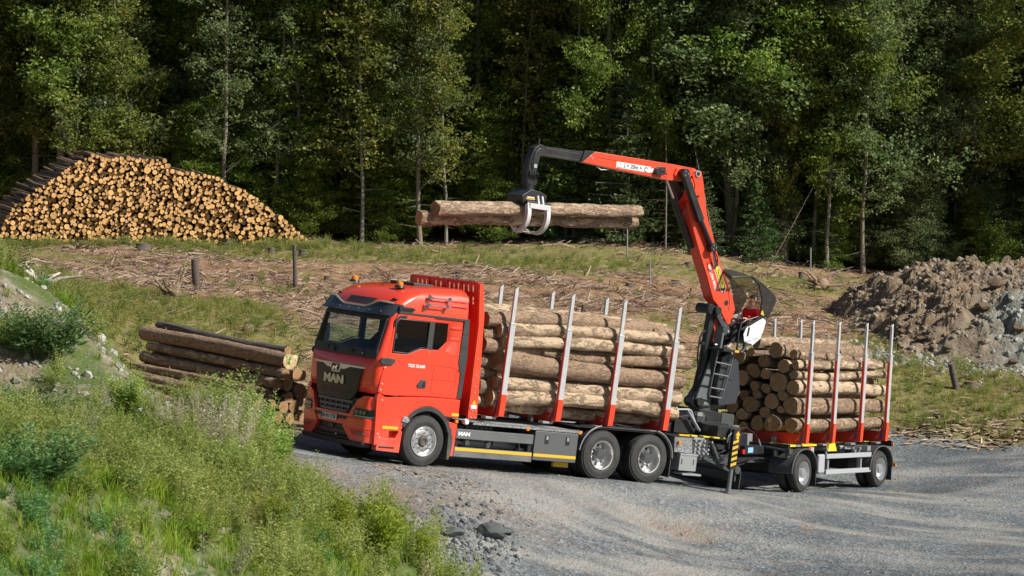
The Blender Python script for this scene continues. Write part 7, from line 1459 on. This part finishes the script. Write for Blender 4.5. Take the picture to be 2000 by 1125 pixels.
M = cb(); tri = [(5.08, 6.715), (5.20, 6.715), (5.14, 6.815)]; M.tube([(x, .1185, z) for x, z in tri + [tri[0]]], .006, 4); M.tube([(5.26, .1185, 6.71), (5.28, .1185, 6.76), (5.25, .1185, 6.79)], .006, 4); M.tube([(5.31, .1185, 6.71), (5.28, .1185, 6.76)], .006, 4); M.cyl((5.28, .1175, 6.805), (5.28, .1195, 6.805), .012, 8); M.tube([(5.90 + .05 * math.cos(a), .1185, 6.755 + .045 * math.sin(a)) for a in np.linspace(.6, 5.6, 10)], .008, 4); M.tube([(5.88, .1185, 6.78), (5.90, .1185, 6.815)], .007, 4); cpart(M, 'sign_symbols', TXB, 0, OB)
M = cb(); M.lathe([(0, 0), (.05, 0), (.05, .003), (0, .003)], (6.04 + .04, .1165, 6.755), 1, 16, 0); cpart(M, 'round_sticker', WHITE, 0, OB)
M = cb(); M.prism([(6.14, 6.68), (6.12, 6.80), (6.20, 6.86), (6.38, 6.87), (6.38, 6.70)], 1, .115, .22); M.box(6.22, 6.385, .22, .235, 6.76, 6.80, 0); cpart(M, 'work_lamp', BLACK, .012, OB)
M = cb(); M.tube([(4.55, .05, 6.66), (4.68, .06, 6.60), (4.9, .05, 6.63)], .016, 6); M.cyl((4.35, .115, 6.82), (4.35, .125, 6.82), .022, 10); cpart(M, 'hose_bracket', GREYST, 0, OB)
M = cb(); M.prism([(3.02, 6.70), (3.05, 6.905), (4.50, 6.93), (4.50, 6.70)], 1, -.085, .085); M.prism([(4.05, 6.69), (4.13, 6.955), (4.43, 6.97), (4.11, 6.70)], 1, -.122, .122); cpart(M, 'boom_extension', BLACK, .008, OB)
M = cb(); M.box(3.1, 4.0, .085, .088, 6.725, 6.74); M.box(3.1, 4.0, .085, .088, 6.86, 6.875); cpart(M, 'extension_rib', ANTHR, 0, OB)
M = cb(); M.prism([(3.06, 6.91), (2.92, 6.925), (2.78, 6.84), (2.71, 6.66), (2.68, 6.40), (2.70, 6.24), (2.90, 6.22), (2.92, 6.46), (2.96, 6.68), (3.05, 6.70)], 1, -.10, .10); M.cyl((2.95, .10, 6.90), (2.95, .12, 6.90), .03, 12); M.box(2.93, 2.97, -.02, .02, 6.92, 7.05); cpart(M, 'tip_arm', BLACK, .012, OB)
M = cb(); M.box(2.82, 2.90, .10, .104, 6.42, 6.50); cpart(M, 'tip_sticker', LGREY, 0, OB)
M = cb(); M.tube([(2.93, .11, 6.86), (2.80, .14, 6.75), (2.76, .14, 6.55), (2.80, .13, 6.40)], .012, 6); M.tube([(2.70, .06, 6.62), (2.67, .08, 6.3), (2.72, .08, 6.0)], .016, 6); cpart(M, 'tip_hoses', BLACK, 0, OB)
M = cb()
for k in range(4): x = 2.72 + .065 * k; M.tube([(x, .10, 6.18), (x + .01, .15, 6.28), (x + .01, .10, 6.34), (x, .02, 6.3)], .016, 6)
M.prism([(2.68, 6.24), (2.94, 6.22), (2.99, 6.12), (2.90, 6.02), (2.70, 6.04)], 1, -.10, .08); M.cyl((2.82, 0, 5.88), (2.82, 0, 6.08), .12, 18); M.cyl((2.82, 0, 5.93), (2.82, 0, 5.97), .145, 18); cpart(M, 'rotator', BLACK, .008, OB)
GP = empty('grapple', (0, 0, 0), None, CR)
M = cb(); M.prism([(2.46, 5.80), (2.70, 5.95), (2.95, 5.93), (3.14, 5.86), (3.10, 5.68), (2.88, 5.60), (2.52, 5.62)], 1, -.28, .28); cpart(M, 'grapple_housing', BLACK, .015, GP)
M = cb(); M.beam((2.60, .2815, 5.78), (2.80, .2815, 5.785), .003, .022); M.beam((2.58, .2815, 5.745), (2.82, .2815, 5.75), .003, .025, 1); cpart(M, 'housing_stripe', [WHITE, YELL], 0, GP)
def tine(xc, s, th=.05, up=1.0):
    """curved claw hanging from the housing on side s, closing under the logs"""
    o = []; i_ = []
    for t in np.linspace(0, 1, 11):
        a = math.radians(28 - 125 * t); Rr = .345 + .02 * math.sin(t * 3); cn, cz = 0, 5.41; n_ = cn + Rr * math.cos(a) * .98; z_ = cz + Rr * math.sin(a) * 1.0 + (.06 if t == 0 else 0)
        wd = .07 * (1 - .45 * t); o.append((s * (n_ + wd * math.cos(a)), z_ + wd * math.sin(a))); i_.append((s * (n_ - wd * math.cos(a) * .6), z_ - wd * math.sin(a) * .6))
    return o + i_[::-1]
for s in (1, -1):
    T_ = empty('claw', (0, 0, 0), None, GP); xs_ = (2.62, 3.14) if s > 0 else (2.74, 3.00); M = cb()
    for x in xs_: P_ = tine(x, s); M.prism(P_, 0, x - .05, x + .05)
    M.box(xs_[0], xs_[1], *sorted((s * .30, s * .40)), 5.55, 5.66); M.box(xs_[0] - .03, xs_[1] + .03, *sorted((s * .02, s * .10)), 5.045, 5.06)
    for x in (2.86, 2.98): M.prism([(s * .28, 5.64), (s * .26, 5.80), (s * .32, 5.84), (s * .40, 5.64)], 0, x - .02, x + .02)
    cpart(M, 'claw_arms', GRAP, .008, T_)
    M = cb(); M.cyl((xs_[0] - .06, s * .33, 5.68), (xs_[1] + .06, s * .33, 5.68), .035, 12); cpart(M, 'claw_pin', BLACK, 0, T_)
# stabiliser legs
for s in (1, -1):
    ST = empty('stabiliser', (0, 0, 0), None, CR); Y = lambda a: s * a
    M = cb(); M.prism([(8.30, 1.28), (8.34, 1.34), (8.48, 1.38), (8.60, 1.34), (8.66, 1.22), (8.64, .88), (8.30, .88)], 1, Y(1.10), Y(1.24)); M.box(8.26, 8.7, *sorted((Y(.8), Y(1.12))), .95, 1.28); cpart(M, 'leg_head', BLACK, .012, ST)
    M = cb(); M.box(8.36, 8.54, *sorted((Y(1.20), Y(1.30))), .44, 1.34); cpart(M, 'leg_tube', BLACK, .008, ST)
    M = cb()
    for k in range(5): z = .50 + .125 * k; M.prism([(8.372, z), (8.528, z + .055), (8.528, z + .115), (8.372, z + .06)], 1, Y(1.30), Y(1.302))
    cpart(M, 'leg_stripes', YELL, 0, ST)
    M = cb(); M.prism([(8.41, 1.20), (8.48, 1.30), (8.55, 1.20), (8.51, 1.20), (8.51, 1.16), (8.54, 1.16), (8.48, 1.10), (8.42, 1.16), (8.45, 1.16), (8.45, 1.20)], 1, Y(1.3015), Y(1.303)); cpart(M, 'arrow_sign', YELL, 0, ST)
    M = cb(); M.cyl((8.45, Y(1.25), -.05), (8.45, Y(1.25), .46), .048, 16); M.box(8.32, 8.58, *sorted((Y(1.12), Y(1.38))), -.09, -.06); M.cyl((8.45, Y(1.25), -.07), (8.45, Y(1.25), .0), .075, 16); cpart(M, 'leg_piston', simple('piston_grey', (.22, .23, .24), .35, metal=.4), .004, ST)
    M = cb(); M.tube([(8.28, Y(1.2), 1.02), (8.26, Y(1.24), 1.16), (8.34, Y(1.24), 1.24), (8.42, Y(1.22), 1.25)], .014, 6); cpart(M, 'leg_hose', GREYST, 0, ST)
# ------------------------------------------------------------------ the trailer
TL_ = empty('log_trailer'); TL_.matrix_world = pose(RR, TR); tag(TL_, 'two axle timber trailer with black mudguards and grey side rails behind the truck', 'trailer')
R_T = .4455
for s in (1, -1):
    for x in (0, 4.185 - .98): pass
for s in (1, -1):
    for x in (0.0, 4.185): wheel(TL_, x, s * 1.25, R_T, .235, s, 'trailer'); wheel(TL_, x, s * .965, R_T, .235, s, 'trailer')
M = tb()
for s in (1, -1): M.box(-.55, 5.0, *sorted((s * .42, s * .52)), .93, 1.10)
for x in (-.5, .8, 1.9, 3.0, 4.2, 4.95): M.box(x - .05, x + .05, -.5, .5, .95, 1.08)
for x in (0, 4.185): M.cyl((x, -1.0, R_T), (x, 1.0, R_T), .075, 14); M.box(x - .35, x + .35, -.62, .62, .70, .86); M.box(x - .08, x + .08, -.55, .55, .45, .72)
M.lathe([(0, -.06), (.5, -.06), (.5, .04), (0, .04)], (0, 0, .90), 2, 28); M.box(3.4, 4.9, -.42, .42, .80, .93); M.build('trailer_frame', BLACK, TL_, bevel=.008)
M = tb()
for s in (1, -1): M.box(-.52, 4.95, *sorted((s * .52, s * .56)), 1.06, 1.115); M.box(-.52, .9, *sorted((s * .56, s * 1.1)), 1.06, 1.10)
M.build('yellow_frame_strip', YPAINT, TL_)
M = tb(); M.box(-.60, -.50, -1.12, 1.12, .98, 1.12); M.box(4.95, 5.03, -1.15, 1.15, .98, 1.12); M.build('end_beam', BLACK, TL_, bevel=.006)
# drawbar
DB = empty('drawbar', (0, 0, 0), None, TL_); M = tb()
for s in (1, -1): M.beam((-.3, s * .42, .72), (-2.75, s * .10, .72), .10, .13)
M.box(-2.75, -2.2, -.14, .14, .65, .79); M.tube([(-2.75, 0, .72), (-3.0, 0, .72)], .05, 10); M.build('drawbar_frame', ANTHR, DB, bevel=.008)
M = tb(); M.box(-1.6, -.62, .30, .52, .86, 1.06); M.box(-2.2, -1.1, .55, .61, .74, .80); M.build('drawbar_box', BLACK, DB, bevel=.008)
M = tb(); M.box(-1.45, -1.2, .52, .524, .90, 1.02); M.build('blue_label', simple('label_blue', (.25, .5, .7), .4), DB)
M = tb(); M.box(-1.72, -1.62, .46, .53, .88, .98); M.build('red_reflector', REDL, DB)
for k in range(3): M = tb(); M.tube([(-2.6, .2 + .1 * k, .85), (-2.2, .3 + .1 * k, .68 - .05 * k), (-1.6, .35 + .08 * k, .66), (-1.0, .4, .78), (-.5, .45 + .1 * k, .74)], .018, 6); M.build('air_hose', BLACK, DB)
M = tb(); M.tube([(-2.35, .35, 1.28), (-2.0, .45, 1.44), (-1.6, .5, 1.48), (-1.2, .52, 1.36), (-.9, .52, 1.14), (-.86, .52, 1.08)], .016, 8); M.build('arched_hose', BLACK, DB)
M = tb(); M.cyl((-.96, .52, 1.2), (-.85, .52, 1.06), .024, 8); M.box(-.7, -.45, -.1, .1, .85, 1.3); M.build('hose_end', GREYST, DB)
for s in (1, -1):
    for x, nm in ((0.0, 0), (4.185, 1)):
        G_ = empty('mudguard', (0, 0, 0), None, TL_); M = tb()
        aa = np.linspace(3.25, .0, 16); hw_ = .66 if nm == 0 else .64; o_ = [(x + hw_ * math.cos(a), R_T + .07 + (.50 if math.sin(a) > 0 else .5) * math.sin(a)) for a in aa]; i_ = [(x + (hw_ - .02) * math.cos(a), R_T + .05 + .50 * math.sin(a)) for a in aa]
        M.prism(o_ + i_[::-1], 1, s * .66, s * 1.27); M.build('guard_shell', DGREY, G_, bevel=.004)
        M = tb(); M.tube([(p[0], s * 1.272, p[1]) for p in o_], .016, 8); M.build('guard_edge', simple('guard_lip', (.10, .105, .11), .4) if 'guard_lip' not in bpy.data.materials else bpy.data.materials['guard_lip'], G_)
        M = tb(); M.box(x + .62, x + .65, *sorted((s * .72, s * 1.25)), .16, .52); M.build('guard_flap', FLAP, G_)
        M = tb(); M.cyl((x - .62, s * .55, 1.02), (x - .62 + (0 if nm == 0 else .0), s * 1.18, .97), .028, 10)
        for n_ in (.80, 1.12): M.box(x - .68, x - .54, *sorted((s * (n_ - .03), s * (n_ + .03))), .82, .96)
        M.box(x - .70, x - .52, *sorted((s * 1.08, s * 1.2)), .90, 1.02); M.build('guard_bracket', GREYST if nm else ANTHR, G_, bevel=.004)
    RL = empty('side_rail', (0, 0, 0), None, TL_); M = tb(); M.box(1.17, 3.62, *sorted((s * 1.19, s * 1.25)), .76, .87); M.box(1.17, 3.62, *sorted((s * 1.19, s * 1.25)), .39, .50); M.build('rail_profile', LGREY, RL, bevel=.008)
    M = tb(); M.box(.78, 1.10, *sorted((s * 1.16, s * 1.25)), .42, .87); M.build('rail_plate', LGREY, RL, bevel=.05, seg=4)
    for x in (1.38, 3.18): M = tb(); M.box(x - .04, x + .04, *sorted((s * 1.12, s * 1.19)), .46, .80); M.box(x - .04, x + .04, *sorted((s * .5, s * 1.16)), .93, .99); M.box(x - .03, x + .03, *sorted((s * 1.09, s * 1.13)), .5, .98); M.build('rail_bracket', GREYST, RL)
M = tb(); M.prism([(1.62, .90), (1.72, 1.10), (1.85, 1.06), (1.98, 1.12), (2.12, .90)], 1, .95, 1.06); M.build('yellow_chock', YPAINT, TL_, bevel=.03)
M = tb(); M.box(.55, .86, 1.0, 1.06, .88, 1.04); M.build('document_box', LGREY, TL_, bevel=.006)
M = tb(); M.box(.50, .62, 1.06, 1.10, .98, 1.06); M.box(5.02, 5.05, .9, 1.1, .78, .9); M.build('red_reflector', REDL, TL_)
M = tb(); M.box(5.06, 5.12, 1.16, 1.24, .48, .58); M.box(4.95, 5.0, 1.12, 1.2, 1.0, 1.06); M.build('side_marker', AMBER, TL_, bevel=.01)
M = tb(); M.beam((2.6, 1.0, .98), (3.6, .98, .95), .05, .06); M.cyl((2.5, .9, .98), (2.9, .9, .98), .05, 10); M.build('brake_actuator', GREYST, TL_)
M = tb(); M.box(5.0, 5.1, -1.0, 1.0, .70, .92); M.cyl((5.1, .8, .95), (5.25, 1.0, .80), .02); M.build('tail_light_bar', BLACK, TL_, bevel=.006)
for x in (.117, 1.509, 3.021, 4.456): bunk(TL_, x, 4.0, 1.15, 1.36)
# ------------------------------------------------------------------ the operator
def person():
    P = empty('person'); P.matrix_world = pose(RT, TT) @ Matrix.Translation(LF((9.25, .08, 3.45))); I = Matrix.Translation(-LF((9.25, .08, 3.45))); PF = lambda v: LF((v[0] + .03 + .17 * max(0, v[2] - 3.5) / .75 * (1 if v[0] > 9.2 else .3), v[1], v[2]))
    tag(P, 'person in red polo shirt and black trousers sitting on the crane seat, looking up left', 'person')
    def skin_body(name, verts, edges, m, root=0, sub=2):
        me = bpy.data.meshes.new(name); me.from_pydata([tuple(I @ PF(v[:3])) for v in verts], edges, []); me.materials.append(m); o = link(name, me, P)
        me2 = o.modifiers.new('skin', 'SKIN'); 
        sk = me.skin_vertices if len(me.skin_vertices) else None
        if sk is None:
            bm = bmesh.new(); bm.from_mesh(me); bm.verts.layers.skin.verify(); bm.to_mesh(me); bm.free(); sk = me.skin_vertices
        for i, v in enumerate(verts): 
            r = v[3]; sk[0].data[i].radius = (r, r) if not isinstance(r, tuple) else r; sk[0].data[i].use_root = (i == root)
        s_ = o.modifiers.new('sub', 'SUBSURF'); s_.levels = sub; s_.render_levels = sub; me2.use_smooth_shade = True
        return o
    skin = simple('skin', (.72, .42, .30), .55, dirt=.15); shirt = simple('red_shirt', (.85, .015, .025), .8, dirt=.2, dcol=(.35, .01, .02), bump=.5, scale=3); trous = simple('black_trousers', (.018, .018, .022), .85, bump=.5); hair = simple('brown_hair', (.05, .028, .016), .6, bump=.6); shoe = simple('grey_shoe', (.32, .30, .28), .7)
    # one continuous body: pelvis, spine, neck, head, both arms and legs
    V = [(9.42, .08, 3.55, .125), (9.44, .08, 3.72, .125), (9.43, .08, 3.88, .135), (9.40, .08, 4.00, .10), (9.375, .08, 4.07, .052), (9.355, .08, 4.15, .068), (9.335, .08, 4.225, .092), (9.345, .08, 4.29, .075)]
    E = [(0, 1), (1, 2), (2, 3), (3, 4), (4, 5), (5, 6), (6, 7)]
    for s in (1, -1):
        b = len(V); c = .08
        V += [(9.40, c + s * .17, 3.975, .062), (9.46, c + s * .25, 3.80, .050), (9.40, c + s * .29, 3.71, .042), (9.22, c + s * .29, 3.745, .034), (9.12, c + s * .28, 3.77, .026), (9.06, c + s * .275, 3.785, .030)]
        E += [(3, b), (b, b + 1), (b + 1, b + 2), (b + 2, b + 3), (b + 3, b + 4), (b + 4, b + 5)]
        h = len(V)
        for k, (dn, ln) in enumerate(((-.026, .060), (-.009, .072), (.009, .068), (.026, .055))):
            V += [(9.035, c + s * .275 + dn, 3.79, .0095), (9.035 - ln * .6, c + s * .275 + dn * 1.2, 3.785, .009), (9.035 - ln, c + s * .275 + dn * 1.2, 3.765, .008)]; E += [(b + 5, h), (h, h + 1), (h + 1, h + 2)]; h += 3
        V += [(9.07, c + s * .275 - s * .035, 3.79, .011), (9.045, c + s * .275 - s * .052, 3.795, .009)]; E += [(b + 5, h), (h, h + 1)]
        b = len(V)
        V += [(9.36, c + s * .10, 3.55, .098), (9.15, c + s * .14, 3.60, .085), (8.93, c + s * .16, 3.60, .066), (8.90, c + s * .16, 3.40, .058), (8.86, c + s * .16, 3.20, .045), (8.84, c + s * .16, 3.12, .042), (8.72, c + s * .16, 3.10, .036), (8.66, c + s * .16, 3.095, .030)]
        E += [(0, b)] + [(b + i, b + i + 1) for i in range(7)]
    skin_body('body', V, E, skin)
    def cl(verts, edges, name, m): return skin_body(name, verts, edges, m)
    SV = [(9.43, .08, 3.56, .138), (9.445, .08, 3.72, .138), (9.43, .08, 3.87, .148), (9.40, .08, 3.995, .108), (9.382, .08, 4.045, .062)]; SE_ = [(0, 1), (1, 2), (2, 3), (3, 4)]
    for s in (1, -1): b = len(SV); SV += [(9.40, .08 + s * .172, 3.975, .074), (9.455, .08 + s * .245, 3.83, .066), (9.462, .08 + s * .262, 3.775, .064)]; SE_ += [(3, b), (b, b + 1), (b + 1, b + 2)]
    cl(SV, SE_, 'shirt', shirt)
    TV = [(9.42, .08, 3.52, .135)]; TE_ = []
    for s in (1, -1): b = len(TV); TV += [(9.36, .08 + s * .10, 3.55, .11), (9.15, .08 + s * .14, 3.60, .098), (8.93, .08 + s * .16, 3.60, .080), (8.90, .08 + s * .16, 3.40, .075), (8.865, .08 + s * .16, 3.17, .066)]; TE_ += [(0, b)] + [(b + i, b + i + 1) for i in range(4)]
    cl(TV, TE_, 'trousers', trous)
    for s in (1, -1): cl([(8.87, .08 + s * .16, 3.115, .055), (8.78, .08 + s * .16, 3.10, .048), (8.66, .08 + s * .16, 3.095, .042)], [(0, 1), (1, 2)], 'shoe', shoe)
    # hair cap, ear, nose, eyes, mouth (head looks up and forward-left)
    Mf = MB(lambda v: I @ PF(v)); hc = Vector((9.352, .08, 4.245)); vs = []; fs = []; nu, nv = 14, 9
    for j in range(nv):
        ph = math.pi * .58 * j / (nv - 1)
        for i in range(nu):
            th = 2 * math.pi * i / nu; d_ = Vector((math.sin(ph) * math.cos(th), math.sin(ph) * math.sin(th), math.cos(ph))); d_ = Matrix.Rotation(R_(24), 3, 'Y') @ d_; vs.append(tuple(hc + Vector((d_.x * .098, d_.y * .088, d_.z * .102)) * (1 + random.uniform(-.05, .05))))
    fs = [(j * nu + i, j * nu + (i + 1) % nu, (j + 1) * nu + (i + 1) % nu, (j + 1) * nu + i) for j in range(nv - 1) for i in range(nu)]; Mf.add(vs, fs); Mf.build('hair', hair, P, smooth=60)
    Mf = MB(lambda v: I @ PF(v)); Mf.tube([(9.255, .08, 4.235), (9.228, .08, 4.205), (9.25, .08, 4.195)], [.008, .016, .010], 8); Mf.build('nose', skin, P)
    for s in (1, -1): Mf = MB(lambda v: I @ PF(v)); Mf.lathe([(0, -.008), (.022, -.006), (.028, 0), (.022, .006), (0, .008)], (9.355, .08 + s * .09, 4.215), 1, 12); Mf.build('ear', skin, P)
    for s in (1, -1): Mf = MB(lambda v: I @ PF(v)); Mf.lathe([(0, -.006), (.010, -.003), (.010, .003), (0, .006)], (9.262, .08 + s * .034, 4.238), 0, 10); Mf.build('eye', BLACK, P)
    Mf = MB(lambda v: I @ PF(v)); Mf.tube([(9.266, .055, 4.168), (9.256, .08, 4.166), (9.266, .105, 4.168)], .006, 6); Mf.build('mouth', simple('lips', (.4, .14, .12), .5), P)
person()
for o in list(bpy.data.objects):
    if o.parent is None and o.type == 'EMPTY' and not o.children: bpy.data.objects.remove(o)

# look-alikes that still share a description get told apart by their order from left to right
by = {}
for o in bpy.data.objects:
    if o.parent is None and 'label' in o and o.get('category') in ('tree', 'shrub', 'spruce'): by.setdefault(o['label'], []).append(o)
for lb, os_ in by.items():
    if len(os_) > 1:
        os_.sort(key=lambda o: o.location.x / o.location.y); nm_ = {2: ['left one', 'right one'], 3: ['left one', 'middle one', 'right one'], 4: ['leftmost', 'second from left', 'third from left', 'rightmost']}.get(len(os_))
        for i, o in enumerate(os_):
            if nm_: o['label'] = lb + ', ' + nm_[i]
for o in bpy.data.objects:
    if 'label' in o and len(o['label'].split()) > 16: o['label'] = ' '.join(o['label'].split(', ')[0].split()[:16]); print('LONG', o['label'])
